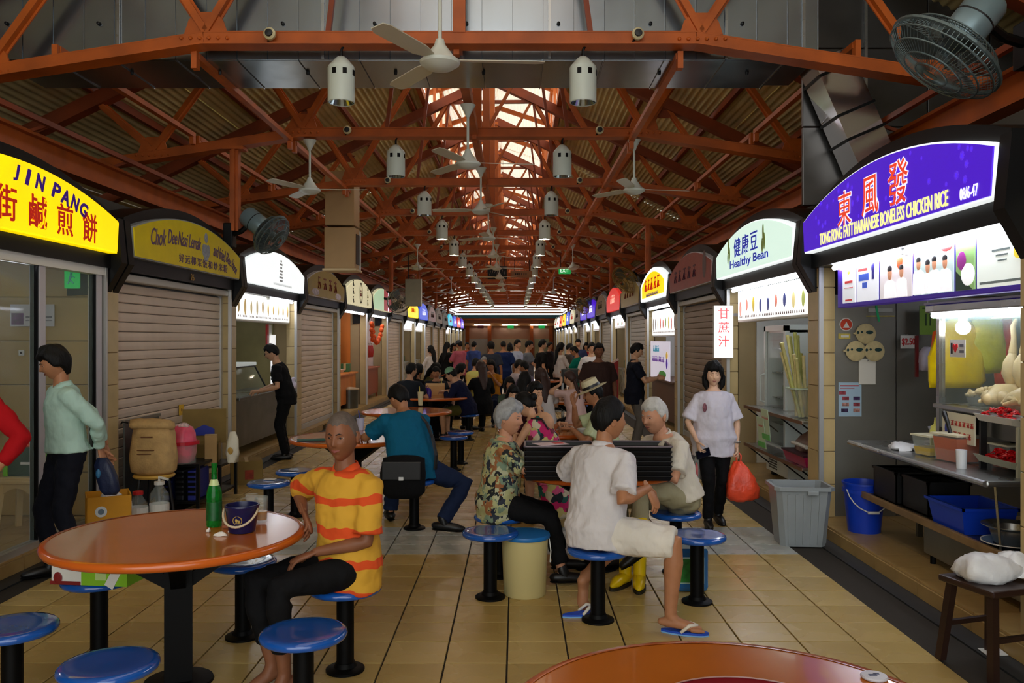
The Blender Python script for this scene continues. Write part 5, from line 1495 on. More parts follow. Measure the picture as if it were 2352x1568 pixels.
# chickens
SKINC = M('poached_chicken_skin', (226, 204, 150), .35, var=.12, vs=10, bump=.15, bs=50)
def hen(label, loc, rz, hang=False, s=1.0):
    t = thing('chicken', label, 'chicken', loc, rz, 'poached chickens')
    if hang:
        obj('body', MB().tube([(0, 0, -.20), (0, .01, -.26), (0, .01, -.33), (.0, 0, -.40), (0, 0, -.44)], [.024, .05, .06, .042, .016], 14, True), SKINC, t, sm=80)
        obj('neck', MB().tube([(0, 0, -.19), (.005, -.01, -.1), (.0, 0, -.02), (0, -.02, .02)], [.028, .018, .018, .012], 8, True), SKINC, t, sm=60)
        for q in (-1, 1):
            obj('leg', MB().tube([(q * .04, -.02, -.4), (q * .05, -.03, -.5), (q * .03, -.02, -.58), (q * .03, -.04, -.62)], [.04, .026, .014, .018], 8, True), SKINC, t, sm=60)
            obj('wing', MB().tube([(q * .05, 0, -.26), (q * .075, -.01, -.33), (q * .055, -.02, -.38)], [.024, .02, .012], 8, True), SKINC, t, sm=60)
    else:
        obj('body', MB().tube([(-.16, 0, .07), (-.08, 0, .085), (.03, 0, .08), (.13, 0, .06), (.18, 0, .05)], [.04, .085, .09, .06, .02], 14, True), SKINC, t, sm=80)
        for q in (-1, 1):
            obj('leg', MB().tube([(-.1, q * .06, .08), (-.02, q * .1, .07), (-.14, q * .09, .05)], [.05, .035, .014], 8, True), SKINC, t, sm=60)
            obj('wing', MB().tube([(.08, q * .07, .08), (.02, q * .11, .07), (.1, q * .11, .05)], [.03, .024, .012], 8, True), SKINC, t, sm=60)
    return t
for i, px in enumerate((2322, 2352)):
    p = W(px, 757, 5.35 - .05 * i)
    hen('plucked chicken hanging from the rail of the display case, %s' % ['nearer the yellow bags', 'at the right edge'][i], (3.28, 5.55 - .12 * i, 1.83), PI / 2, True)
for i, (x, y, a) in enumerate(((3.22, 5.5, .3), (3.4, 5.35, 1.2), (3.2, 5.22, 2.0), (3.42, 5.08, .6), (3.22, 4.95, 1.5))):
    hen('pale poached chicken lying on the ledge of the display case, %s from the far post' % ORD[i], (x, y, 1.264), a)
t = thing('food_tub', 'clear tub heaped with chicken pieces on the display ledge', 'tub', (3.24, 5.82, 1.264)); obj('tub', MB().lathe([(0, 0), (.1, 0), (.125, .08), (.12, .08), (.095, .006), (0, .006)], 24), CLEARP, t, sm=40)
r = random.Random(3)
mb = MB()
for i in range(26):
    mb.ball((r.uniform(-.085, .085), r.uniform(-.085, .085), .05 + r.uniform(0, .07)), (r.uniform(.02, .035), r.uniform(.014, .022), r.uniform(.014, .024)), 7, 5, Matrix.Rotation(r.uniform(0, 3), 3, 'Z'))
obj('pieces', mb, SKINC, t, kind='stuff')
# hanging plastic bags behind the glass
def apron_bag(label, c, w, h, col, seed):
    t = thing('plastic_bag', label, 'bag', c, R.uniform(-.2, .2), 'plastic bags hung in the chicken stall')
    m = M('bagfilm_%d_%d_%d' % col, col, .35, var=.15, vs=8, bump=.4, bs=14)
    cloth_blob('bag', [(-h, w * .42, .03, 0, 0), (-h * .9, w * .5, .06, .01, 0), (-h * .55, w * .48, .07, -.01, 0), (-h * .25, w * .4, .05, 0, 0), (-h * .05, w * .2, .03, 0, 0), (0, w * .1, .015, 0, 0)], m, t, n=24, seed=seed, amp=.012)
    obj('loop', MB().tube([(-w * .08, 0, -.02), (0, 0, .06), (w * .08, 0, -.02)], .008, 6), m, t)
    return t
apron_bag('yellow plastic bag hanging in front in the chicken stall', (3.30, 6.30, 1.88), .40, .52, (250, 214, 10), 2)
apron_bag('lime yellow plastic bag hanging behind the front yellow one', (3.54, 6.30, 1.97), .30, .50, (222, 220, 50), 5)
apron_bag('orange red plastic bag hanging at the back of the chicken stall', (3.76, 6.32, 1.98), .36, .62, (220, 56, 24), 8)
apron_bag('orange bag half hidden left of the front yellow bag', (3.235, 6.42, 1.80), .10, .42, (232, 96, 30), 11)
t = thing('bag_rail', 'thin rail from which the plastic bags hang', 'rail', (3.5, 6.3, 2.04)); obj('bar', MB().tube([(-.6, 0, 0), (.9, 0, 0)], .01, 6), STEEL, t); obj('hook', MB().tube([(-.4, 0, 0), (-.4, 0, .9)], .006, 5).tube([(.6, 0, 0), (.6, 0, .9)], .006, 5), STEEL, t)
# stickers and cards on the steel lining (y = face of lining)
YL = YB0 - .118
t = thing('round_sticker', 'round orange red sticker on the steel wall by the pillar', 'sticker', W(1943, 745, YL)); obj('disc', MB().cyl((0, 0, 0), .06, .004, 28), WHITE, t, None, (PI / 2, 0, 0)); obj('red_disc', MB().cyl((0, 0, .004), .052, .003, 28), M('orange_red_print', (206, 66, 36), .5), t, None, (PI / 2, 0, 0))
obj('mark', MB().prism([(-.03, -.03), (.03, -.03), (0, .025)], -.012, -.008), WHITE, t)
t = thing('sticker', 'small yellow sticker under the round red one', 'sticker', W(1939, 772, YL)); obj('sheet', MB().b2((-.055, -.004, -.025), (.055, 0, .025)), M('yellow_sticker', (206, 186, 90), .5, var=.2, vs=30), t); obj('print', MB().b2((-.03, -.006, -.01), (.04, -.004, .01)), WHITE, t)
for i, (px, py) in enumerate(((1988, 766), (1965, 806), (2008, 806))):
    t = thing('straw_plaque', 'round straw coloured fish plaque, %s of the three' % ['topmost', 'lower left', 'lower right'][i], 'plaque', W(px, py, YL - .012 * (i + 1)), 0, 'fish plaques on the steel wall')
    obj('disc', MB().lathe([(0, 0), (.09, 0), (.092, .008), (.08, .016), (0, .016)], 28), M('straw', (206, 188, 140), .7, var=.12, vs=20), t, None, (PI / 2, 0, 0), sm=40)
    obj('fish_tail', MB().prism([(-.085, -.012), (-.12, .0), (-.085, .02)], -.014, -.002), M('straw'), t)
    obj('fish_mark', MB().ball((.03, -.018, .012), (.034, .003, .017), 10, 6).ball((-.04, -.018, .015), (.011, .003, .011), 8, 6).ball((-.075, -.018, .01), (.012, .003, .014), 8, 6), M('dark_green_mark', (24, 60, 60), .5), t)
t = thing('cutting_board', 'white board hung under the straw plaques', 'board', W(1991, 853, YL)); obj('board', MB().bbox((0, -.008, 0), (.155, .016, .235), .006), M('off_white_board', (226, 222, 210), .5), t); obj('peg', MB().ball((0, -.02, .1), .008, 8, 6), STEEL, t)
t = thing('poster', 'pale blue poster with small photographs low on the steel wall', 'poster', W(1952, 917, YL)); obj('sheet', MB().b2((-.105, -.004, -.155), (.105, 0, .155)), M('pale_blue_poster', (172, 200, 220), .5), t)
for i, (u, v) in enumerate(((-.04, .01), (.06, .01), (-.04, -.045), (.06, -.045), (-.05, -.1), (.06, -.1), (-.07, .06))):
    obj('photo_print', MB().b2((u - .03, -.006, v - .016), (u + .03, -.004, v + .016)), M('poster_print_%d' % (i % 3), [(150, 60, 70), (60, 40, 80), (180, 130, 120)][i % 3], .5, var=.5, vs=40), t)
obj('print_line', MB().b2((-.09, -.006, .12), (.08, -.004, .13)).b2((-.09, -.006, .1), (.04, -.004, .106)), REDPAINT, t)
t = thing('price_sign', 'small white price card reading $2.50 on the steel wall', 'price card', W(2086, 785, YL - .05)); obj('card', MB().bbox((0, 0, 0), (.14, .01, .12), .003), WHITE, t); text('$2.50', REDPAINT, t, (0, -.007, 0), .12, .07, bold=.02)
obj('hook', MB().b2((-.004, .004, .05), (.004, .05, .07)), STEEL, t)
t = thing('green_notice', 'green notice hanging beside the price card', 'notice', W(2131, 735, YL - .1)); obj('sheet', MB().b2((-.075, -.003, -.13), (.075, .003, .13)), M('green_notice_paper', (140, 178, 70), .5, var=.06), t); obj('stroke', MB().b2((-.025, -.006, -.05), (-.012, -.003, .06)).b2((.014, -.006, -.05), (.026, -.003, .06)).b2((-.05, -.006, .1), (.05, -.003, .112)), M('dark_green_ink', (50, 80, 40), .5), t); obj('string', MB().b2((-.002, -.002, .13), (.002, .002, .5)), WHITE, t)
t = thing('green_ribbon', 'thin bright green ribbon below the photo strip', 'ribbon', W(2016, 722, YL - .06)); obj('strip', MB().box((0, 0, 0), (.02, .004, .13), Matrix.Rotation(-.2, 3, 'Y')), M('bright_green', (40, 190, 120), .5), t); obj('knot', MB().ball((-.013, 0, .07), .012, 8, 6), M('bright_green'), t)
t = thing('wall_paper_label', 'faint white label high on the steel wall', 'label', W(2022, 712, YL)); obj('sheet', MB().b2((-.11, -.003, -.018), (.11, 0, .018)), M('pale_grey_label', (196, 200, 196), .5), t); obj('yellow_line', MB().b2((-.13, -.004, -.06), (.13, -.001, -.05)), M('yellow_sticker'), t)
t = thing('hung_bag', 'white plastic bag of wrappers hung right of the price card', 'bag', W(2127, 822, YL - .14)); cloth_blob('bag', [(-.11, .06, .03, 0, 0), (-.04, .07, .05, 0, 0), (.05, .06, .05, 0, 0), (.1, .03, .03, .01, 0)], M('white_lilac_plastic'), t, seed=4, amp=.01, n=20); obj('red_post', MB().b2((-.088, .0, -.17), (-.066, .03, .2)), M('dark_red_print'), t)
# heart sticker on the case
t = thing('heart_card', 'white I love card stuck on the corner of the display glass', 'card', (CXF - .012, 5.80, 1.66), side_rz(1)); obj('card', MB().b2((-.1, -.004, -.06), (.1, 0, .06)), WHITE, t); text('I', BLKPRINT, t, (-.072, -.006, 0), .018, .075)
obj('heart', MB().prism([(0, -.03), (.032, .008), (.03, .025), (.017, .032), (0, .02), (-.017, .032), (-.03, .025), (-.032, .008)], -.008, -.004), M('heart_red', (226, 30, 40), .4), t, (-.025, 0, 0)); obj('print', MB().b2((.03, -.006, .01), (.08, -.004, .03)).b2((.03, -.006, -.03), (.085, -.004, -.012)), M('grey_print'), t)
t = thing('service_sign', 'white sign with a blue figure and red lettering under the chicken ledge', 'sign', (CXF - .05, 5.72, 1.12), side_rz(1)); obj('board', MB().bbox((0, 0, 0), (.42, .012, .2), .004), M('cream_board', (232, 226, 200), .5), t)
obj('blue_figure', MB().ball((-.14, -.008, .05), (.02, .004, .022), 10, 6).ball((-.14, -.008, -.02), (.03, .004, .055), 10, 6), M('figure_blue', (40, 60, 170), .5), t); obj('lettering', glyphs(6, .036, .014, 91), M('red_brown_print', (190, 70, 60), .5), t, (.06, -.009, .03)); obj('lettering', glyphs(4, .04, .02, 92), M('red_brown_print'), t, (.06, -.009, -.045))
# things on the counter
CT = .893
def ctub(name, label, x, y, w, d, h, fill, fm, rz=0.0, cat='tub'):
    t = thing(name, label, cat, (x, y, CT), rz)
    q = lambda k, z: [V((sx * w / 2 * k, sy * d / 2 * k, z)) for sx, sy in ((-1, -1), (1, -1), (1, 1), (-1, 1))]
    obj('walls', MB().loft([q(.86, 0), q(1, h), q(.97, h), q(.83, .006)]), CLEARP, t)
    obj('rim', MB().loft([q(1.0, h - .012), q(1.08, h - .012), q(1.08, h), q(1.0, h)]), M('cream_rim', (226, 220, 190), .4), t)
    obj('sauce', MB().loft([q(.82, .007), q(.84 + .14 * fill, h * fill)]), fm, t)
    return t
ctub('sauce_tub', 'square tub of yellow sauce on the counter left of the orange one', 2.98, 6.02, .19, .19, .15, .4, M('yellow_sauce', (224, 188, 40), .3), .2)
t = ctub('sauce_tub', 'square tub of orange chilli sauce with a black ladle', 3.0, 5.72, .2, .24, .19, .86, M('orange_sauce', (196, 84, 20), .3), .2)
obj('ladle', MB().tube([(-.03, 0, .12), (-.03, .06, .27), (-.02, .1, .32)], [.012, .014, .018], 8, True), BLACKP, t)
t = ctub('sauce_tub', 'clear tub of reddish sauce behind the chilli rack', 3.18, 5.4, .18, .18, .16, .5, M('red_brown_sauce', (170, 80, 50), .3), .1)
t = thing('squeeze_bottle', 'pale yellow squeeze bottle behind the yellow sauce tub', 'bottle', (3.06, 6.14, CT)); obj('body', MB().lathe([(0, 0), (.035, 0), (.037, .16), (.03, .18), (0, .18)], 16), M('pale_yellow_plastic', (220, 216, 110), .35), t, sm=40); obj('nozzle', MB().lathe([(0, .18), (.032, .18), (.03, .195), (.01, .21), (.004, .26), (0, .26)], 14), M('pale_yellow_plastic'), t, sm=40)
for i, z in enumerate((0, .02, .04)):
    t = thing('plate', 'white plate by the squeeze bottle, %s of the pile' % ['bottom', 'middle', 'top'][i], 'plate', (3.2, 6.3, CT + z), 0, 'white plates on the counter'); obj('plate', MB().lathe([(0, .0), (.08, 0), (.13, .018), (.128, .022), (.08, .006), (0, .006)], 28), M('white_china', (230, 234, 240), .2), t, sm=40)
t = thing('white_bowl', 'white bowl standing on the plates behind the squeeze bottle', 'bowl', (3.2, 6.3, CT + .05)); obj('bowl', MB().lathe([(0, 0), (.05, 0), (.105, .12), (.1, .122), (.045, .008), (0, .008)], 28), M('pale_blue_white', (216, 222, 240), .3), t, sm=40)
t = thing('wiping_cloth', 'crumpled white cloth on the left end of the counter', 'cloth', (2.93, 6.36, CT + .002)); cloth_blob('cloth', [(0, .09, .14, 0, 0), (.02, .085, .13, 0, 0), (.035, .07, .1, .01, .02), (.045, .03, .05, .0, .02)], M('white_cloth', (222, 224, 226), .8, bump=.3, bs=30), t, seed=12, amp=.014)
t = thing('chilli_rack', 'two tier cream rack holding trays of red chillies', 'rack', (2.99, 5.22, CT), side_rz(1))
CR = M('cream_grey_plastic', (190, 190, 166), .4)
for u in (-.2, .2):
    obj('side', MB().prism([(0, 0), (.26, 0), (.26, .34), (.0, .30)], u - .012, u + .012, 'x'), CR, t) if u > 0 else obj('side', MB().b2((u - .01, 0, 0), (u + .01, .04, .3)).b2((u - .01, .2, 0), (u + .01, .24, .33)), BLACKP, t)
for z in (.03, .29):
    q = lambda k, zz, z=z: [V((sx * .21 * k, .11 + sy * .15 * k, z + zz - sy * .02)) for sx, sy in ((-1, -1), (1, -1), (1, 1), (-1, 1))]
    obj('tray', MB().loft([q(.85, 0), q(1, .045), q(.96, .045), q(.82, .006)]), WHITE if z > .1 else CR, t)
r = random.Random(8)
for nm, z in (('lower', .045), ('upper', .305)):
    s_ = thing('chilli_heap', 'heap of red chillies in the %s tray of the cream rack' % nm, 'chillies', (2.99, 5.22, CT + z), side_rz(1)); s_['kind'] = 'stuff'
    mb = MB()
    for i in range(230):
        u, v = r.uniform(-.16, .16), r.uniform(0, .22); a = r.uniform(0, 6.28); hz = .01 + r.uniform(0, .075) * (1 - (u / .19) ** 2)
        mb.tube([(u - .022 * math.cos(a), v - .022 * math.sin(a), hz - (v - .11) * .13), (u, v, hz + .008 - (v - .11) * .13), (u + .024 * math.cos(a), v + .024 * math.sin(a), hz - (v - .11) * .13)], [.006, .008, .003], 5)
    o = obj('chillies', mb, M('chilli_red', (196, 14, 22), .25, var=.25, vs=30), s_, sm=60); o['kind'] = 'stuff'
t = thing('white_cup', 'small white cup at the foot of the chilli rack', 'cup', (2.86, 5.4, CT)); obj('cup', MB().lathe([(0, 0), (.03, 0), (.034, .12), (.03, .12), (.026, .006), (0, .006)], 16), M('white_china'), t, sm=40)
# dark stool with bag at the right edge
t = thing('dark_stool', 'dark wooden stool at the right edge under the white bag', 'stool', (2.50, 4.42, 0), .3)
DW = M('dark_brown_wood', (44, 26, 20), .4, var=.2, vs=4)
obj('seat', MB().bbox((0, 0, .44), (.36, .36, .035), .01), DW, t)
for sx in (-1, 1):
    for sy in (-1, 1):
        obj('leg', MB().bar((sx * .13, sy * .13, .43), (sx * .17, sy * .17, 0), .04), DW, t)
for sy in (-1, 1):
    obj('stretcher', MB().bar((-.15, sy * .15, .2), (.15, sy * .15, .2), .025), DW, t)
t = thing('white_bundle', 'crumpled white plastic bag on the dark stool', 'bag', (2.51, 4.44, .459), .2); cloth_blob('bag', [(0, .13, .1, -.03, 0), (.03, .17, .12, -.02, 0), (.07, .165, .115, -.02, 0), (.11, .12, .085, -.04, 0), (.13, .06, .04, -.05, 0)], M('white_bag_film', (226, 226, 228), .4, var=.06, vs=9, bump=.5, bs=18), t, n=32, seed=21, amp=.014); cloth_blob('twisted_end', [(.02, .08, .09, .14, 0), (.06, .09, .09, .16, .02), (.11, .07, .06, .15, .02), (.13, .02, .02, .15, .02)], M('white_bag_film'), t, n=24, seed=22, amp=.012)
t = thing('paper_scrap', 'white paper scrap on the floor under the dark stool', 'paper', (2.62, 4.62, .002)); obj('sheet', MB().box((0, 0, .004), (.12, .09, .003), Matrix.Rotation(.05, 3, 'X')), WHITE, t)
inner_light(0, 1, 'tube light deep inside the chicken rice stall', dep=1.9)

# ---- right 1 : soya bean and sugar cane stall
lining(1, 1, WHTILE, 1.5)
menu_board(1, 1, 'white lit strip of drink pictures over the sugar cane stall', 1.94, 2.33, 15, w=2.6, es=1.1, pics=[(220, 190, 60), (230, 140, 120), (60, 70, 130), (190, 200, 110), (240, 220, 150)], u=.05)
inner_light(1, 1, 'tube light inside the sugar cane stall', dep=.8, z=2.3)
t = thing('vertical_sign', 'white vertical lit sign with three red characters by the shutter', 'sign', W(1662, 762, 10.85)); obj('box', MB().bbox((0, .03, 0), (.25, .07, .68), .008), WHITE, t); obj('face', MB().b2((-.12, -.012, -.33), (.12, -.006, .33)), lit('vsign_white', (255, 246, 244), 1.5), t)
for ch, v in (('甘', .24), ('蔗', .06), ('汁', -.12)):
    text(ch, lit('pink_red_letter', (236, 84, 90), .8), t, (0, -.014, v), .145, .145, bold=.01)
obj('bracket', MB().b2((.1, .0, .2), (.34, .04, .24)), STEEL, t)
t = thing('glass_fridge', 'tall white glass door fridge in the sugar cane stall', 'fridge', (3.02, 9.75, STEPH), side_rz(1))
FR = M('fridge_white', (224, 232, 228), .35)
obj('shell', MB().b2((-.4, .02, .32), (-.37, .6, 1.72)).b2((.37, .02, .32), (.4, .6, 1.72)).b2((-.4, .57, .32), (.4, .6, 1.72)).b2((-.4, .02, 1.69), (.4, .6, 1.78)).b2((-.4, 0, .06), (.4, .6, .33)), FR, t)
obj('door_frame', MB().b2((-.4, -.03, .33), (-.34, .02, 1.77)).b2((.34, -.03, .33), (.4, .02, 1.77)).b2((-.4, -.03, 1.71), (.4, .02, 1.77)).b2((-.4, -.03, .33), (.4, .02, .39)), FR, t)
obj('pane', MB().b2((-.34, -.012, .39), (.34, -.004, 1.71)), PANE, t)
obj('handle', MB().tube([(-.37, -.03, .86), (-.37, -.08, .88), (-.37, -.08, 1.18), (-.37, -.03, 1.2)], .014, 8), FR, t)
for z in (.62, .92, 1.22, 1.5):
    obj('shelf', MB().b2((-.36, .06, z), (.36, .55, z + .012)), STEEL, t)
for q in range(7):
    obj('vent_slat', MB().b2((-.28, -.006, .1 + q * .028), (.02, .0, .114 + q * .028)), M('dark_vent', (60, 62, 60), .5), t)
for u in (-.3, .3):
    obj('foot', MB().b2((u - .04, .04, 0), (u + .04, .12, .06)), BLKG, t)
r = random.Random(4)
for i in range(12):
    c = [(206, 186, 90), (226, 226, 220), (150, 60, 60), (110, 150, 80)][i % 4]
    t = thing('drink_bottle', '%s drink bottle in the glass fridge, shelf %s, place %s' % (['yellow', 'white', 'red', 'green'][i % 4], ['one', 'two', 'three'][i // 4], ORD[i % 4]), 'bottle', (3.2, 9.53 + (i % 4) * .15, STEPH + (.633, .933, 1.233)[i // 4]), 0, 'bottles in the glass fridge'); obj('body', MB().lathe([(0, 0), (.035, 0), (.035, .13), (.015, .17), (.015, .2), (0, .2)], 12), M('drink_%d' % (i % 4), c, .3), t, sm=40); obj('cap', MB().cyl((0, 0, .2), .017, .02, 10), WHITE, t)
def fold_shelf(label, z, y, dep):
    t = thing('folding_shelf', label, 'shelf', (XR + .07, y, z), side_rz(1)); obj('board', MB().bbox((0, .2, 0), (2.05, dep, .025), .006), STEEL, t); obj('edge', MB().b2((-1.02, .2 - dep / 2 - .012, -.016), (1.02, .2 - dep / 2, .016)), M('brown_shelf_edge', (112, 78, 54), .5), t)
    for u in (-.95, .3, .95):
        obj('stay', MB().bar((u, .0, -.02), (u, .36, -.3), .014), BLACK, t)
    return t
fold_shelf('upper folding steel shelf of the sugar cane stall', .92, 9.1, .44); fold_shelf('lower folding steel shelf of the sugar cane stall', .47, 9.1, .44)
cb = (2.93, 8.52, .934)
t = thing('cane_bin', 'clear plastic bin holding sugar canes on the upper shelf', 'bin', cb); q = lambda k, z: [V((sx * .15 * k, sy * .15 * k, z)) for sx, sy in ((-1, -1), (1, -1), (1, 1), (-1, 1))]
obj('walls', MB().loft([q(.9, 0), q(1, .30), q(.97, .30), q(.87, .006)]), CLEARP, t); obj('rim', MB().loft([q(1, .285), q(1.05, .285), q(1.05, .30), q(1, .30)]), M('pale_green_rim', (200, 220, 196), .4), t)
CANE = [M('cane_%d' % i, c, .45, var=.15, vs=14) for i, c in enumerate([(206, 198, 130), (184, 186, 106), (220, 206, 150)])]
for i in range(14):
    a = (r.uniform(-.1, .1), r.uniform(-.1, .1)); tx, ty = r.uniform(-.22, .12), r.uniform(-.12, .22); ln = r.uniform(.55, .82)
    t = thing('sugar_cane', 'peeled sugar cane stick in the clear bin, %s by height' % ORD[i], 'sugar cane', (cb[0] + a[0], cb[1] + a[1], cb[2] + .01), 0, 'sugar canes in the clear bin')
    pts, rad = [], []
    for k in range(6):
        f = k / 5
        pts += [V((tx * f, ty * f, ln * f)), V((tx * (f + .02), ty * (f + .02), ln * (f + .02))), V((tx * (f + .04), ty * (f + .04), ln * (f + .04)))]; rad += [.017, .0205, .017]
    obj('stalk', MB().tube(pts, rad, 8), CANE[i % 3], t, sm=60)
for i, (u, lb) in enumerate(((9.1, 'green edged price sheet hanging from the upper shelf'), (9.26, 'paler green edged sheet hanging beside the price sheet'))):
    t = thing('price_sheet', lb, 'sheet', (XR + .0, u, .80 - .1 * i), side_rz(1)); obj('sheet', MB().box((0, 0, 0), (.26, .004, .34), Matrix.Rotation(.1, 3, 'X')), M('mint_paper', (206, 226, 196), .5), t); obj('border', MB().box((0, .002, -.13), (.265, .004, .06), Matrix.Rotation(.1, 3, 'X')), M('leaf_green_print', (110, 200, 110), .5), t); obj('lettering', glyphs(5, .034, .012, 70 + i), REDPAINT, t, (0, -.008, .08))
    obj('string', MB().b2((-.1, 0, .15), (-.096, .004, .2)), WHITE, t)
t = thing('magenta_tray', 'magenta tray on the lower shelf of the sugar cane stall', 'tray', (2.97, 8.42, .485), PI / 2); obj('tray', MB().loft([[V((sx * .3, sy * .17, 0)) for sx, sy in ((-1, -1), (1, -1), (1, 1), (-1, 1))], [V((sx * .33, sy * .2, .1)) for sx, sy in ((-1, -1), (1, -1), (1, 1), (-1, 1))]]), M('magenta_plastic', (170, 24, 80), .4), t); obj('rim', MB().b2((-.34, -.21, .1), (.34, .21, .115)), M('dark_rim', (60, 20, 40), .4), t)
t = thing('brown_bag', 'brown and white crumpled packet on the magenta tray', 'packet', (2.98, 8.45, .602)); cloth_blob('packet', [(0, .13, .25, 0, 0), (.06, .14, .24, 0, 0), (.14, .1, .2, .02, 0), (.22, .03, .1, .04, 0)], M('brown_packet', (130, 96, 84), .4, var=.2, vs=6), t, seed=14, amp=.012); obj('white_edge', MB().tube([(-.13, -.2, .06), (-.14, 0, .07), (-.13, .22, .06)], .02, 6), WHITE, t)
for i, (u, z, w, h) in enumerate(((8.3, 1.7, .2, .28), (8.75, 1.62, .26, .36), (9.3, 1.66, .3, .3), (8.5, 1.3, .22, .2))):
    t = thing('notice', 'white notice with small prints at the back of the cane stall, %s from the pillar' % ORD[i], 'notice', (XR + 1.58, u, z), side_rz(1)); obj('sheet', MB().b2((-w / 2, -.006, -h / 2), (w / 2, 0, h / 2)), WHITE, t); obj('print', MB().ball((0, -.008, .03), (w * .2, .004, h * .25), 10, 6), M('notice_print_%d' % i, [(150, 60, 60), (90, 80, 130), (90, 100, 110), (190, 60, 90)][i], .5, var=.4, vs=30), t)
t = thing('red_bottle', 'red and white bottle beside the cane bin', 'bottle', (2.95, 8.16, .934)); obj('body', MB().lathe([(0, 0), (.05, 0), (.05, .2), (.03, .24), (0, .24)], 16), REDPAINT, t, sm=40); obj('cap', MB().cyl((0, 0, .24), .025, .06, 10), BLUEP, t)
t = thing('orange_cloth', 'orange cap hung behind the sugar canes', 'cap', (3.1, 8.62, 1.66)); obj('crown', MB().ball((0, 0, 0), (.07, .07, .09), 12, 8), M('orange_red_cloth', (226, 80, 20), .7), t); obj('brim', MB().ball((.05, .05, -.05), (.07, .05, .012), 12, 6), M('deep_red_cloth', (160, 24, 24), .7), t)
# ---- right 3 : stall with menu posters, right 5
lining(3, 1, WHTILE, .9); inner_light(3, 1, 'tube light inside the stall with menu posters', dep=.5); counter(3, 1, 'brown counter of the stall with menu posters', h=.95, mat=M('brown_counter', (96, 66, 52), .5), off=-.05)
menu_board(3, 1, 'lit menu poster under the glowing yellow sign', 1.78, 2.3, 41, w=2.6, es=1.3, pics=[(200, 80, 60), (120, 150, 60), (220, 190, 60), (90, 60, 50)])
x, y = st_frame(3, 1)
t = thing('food_poster', 'tall white poster with purple vase and green vegetables', 'poster', (XR + .05, y - .1, 1.33), side_rz(1)); obj('sheet', MB().b2((-1.2, .0, -.36), (.9, .02, .36)), lit('poster_white_violet', (226, 220, 236), .55), t)
obj('violet_vase', MB().ball((.66, -.004, -.05), (.09, .006, .1), 12, 8), lit('vase_violet', (90, 40, 180), .3), t); obj('yellow_top', MB().ball((.66, -.004, .1), (.11, .006, .07), 12, 8), lit('vase_yellow', (230, 190, 70), .4), t); obj('green_leaf', MB().ball((.2, -.004, -.26), (.4, .006, .07), 12, 8), lit('leaf_green', (70, 140, 60), .3), t); obj('lettering', glyphs(9, .11, .05, 44), lit('violet_ink', (110, 60, 150), .3), t, (-.3, -.006, .02)); obj('blue_lettering', glyphs(4, .13, .05, 45), lit('teal_ink', (60, 150, 170), .3), t, (-.5, -.006, .22))
t = thing('red_partition', 'dark red angled board by the pillar behind the man in brown', 'board', W(1402, 865, 20.9)); obj('sheet', MB().prism([(-.18, -.9), (.2, -.9), (.2, .42), (-.18, .2)], 0, .04), M('deep_red_board', (150, 14, 14), .5), t); obj('cap_strip', MB().bar((-.18, .02, .22), (.2, .02, .44), .05), M('pale_strip', (220, 190, 180), .5), t)
# ================================================================= people
SKIN = {}
def skin_mat(k, c):
    if k not in SKIN:
        SKIN[k] = M('skin_' + k, c, .5, var=.10, vs=14, spec=.35)
    return SKIN[k]
skin_mat('tan', (172, 118, 84)); skin_mat('dark', (132, 84, 58)); skin_mat('fair', (206, 158, 124)); skin_mat('pale', (222, 180, 150)); skin_mat('rosy', (192, 138, 108))
HAIRB = M('black_hair', (9, 8, 8), .6, spec=.25, bump=.35, bs=90, stretch=(1, 1, .25))
HAIRBR = M('brown_hair', (52, 28, 20), .5, bump=.35, bs=90, stretch=(1, 1, .25))
HAIRG = M('grey_hair', (150, 152, 154), .6, var=.2, vs=30, bump=.4, bs=70)
HAIRW = M('white_hair', (190, 188, 182), .6, var=.12, vs=30, bump=.4, bs=70)
HAIRZ = M('shaved_grey_hair', (96, 84, 76), .7, var=.2, vs=40, bump=.2, bs=120)
EYEW = M('eye_white', (200, 190, 180), .3); EYED = M('eye_dark', (24, 16, 14), .25); LIPM = M('lip', (138, 74, 66), .5); BROWM = M('eyebrow', (40, 32, 30), .8)
CLOTH = {}
def cloth(name, c, var=.08, bump=.9):
    return M(name, c, .85, var=var, vs=5, bump=bump, bs=11, spec=.2, stretch=(1, 1, .55))
NAVY = cloth('navy_trousers', (16, 18, 28)); BLKC = cloth('black_cloth', (14, 14, 16)); JEANS = cloth('dark_jeans', (26, 38, 66)); KHAKI = cloth('khaki_cloth', (150, 142, 112)); OLIVEC = cloth('olive_cloth', (84, 80, 36))
SHOEB = M('black_shoe', (16, 15, 16), .4); RUBB = M('white_sole', (200, 198, 190), .6)

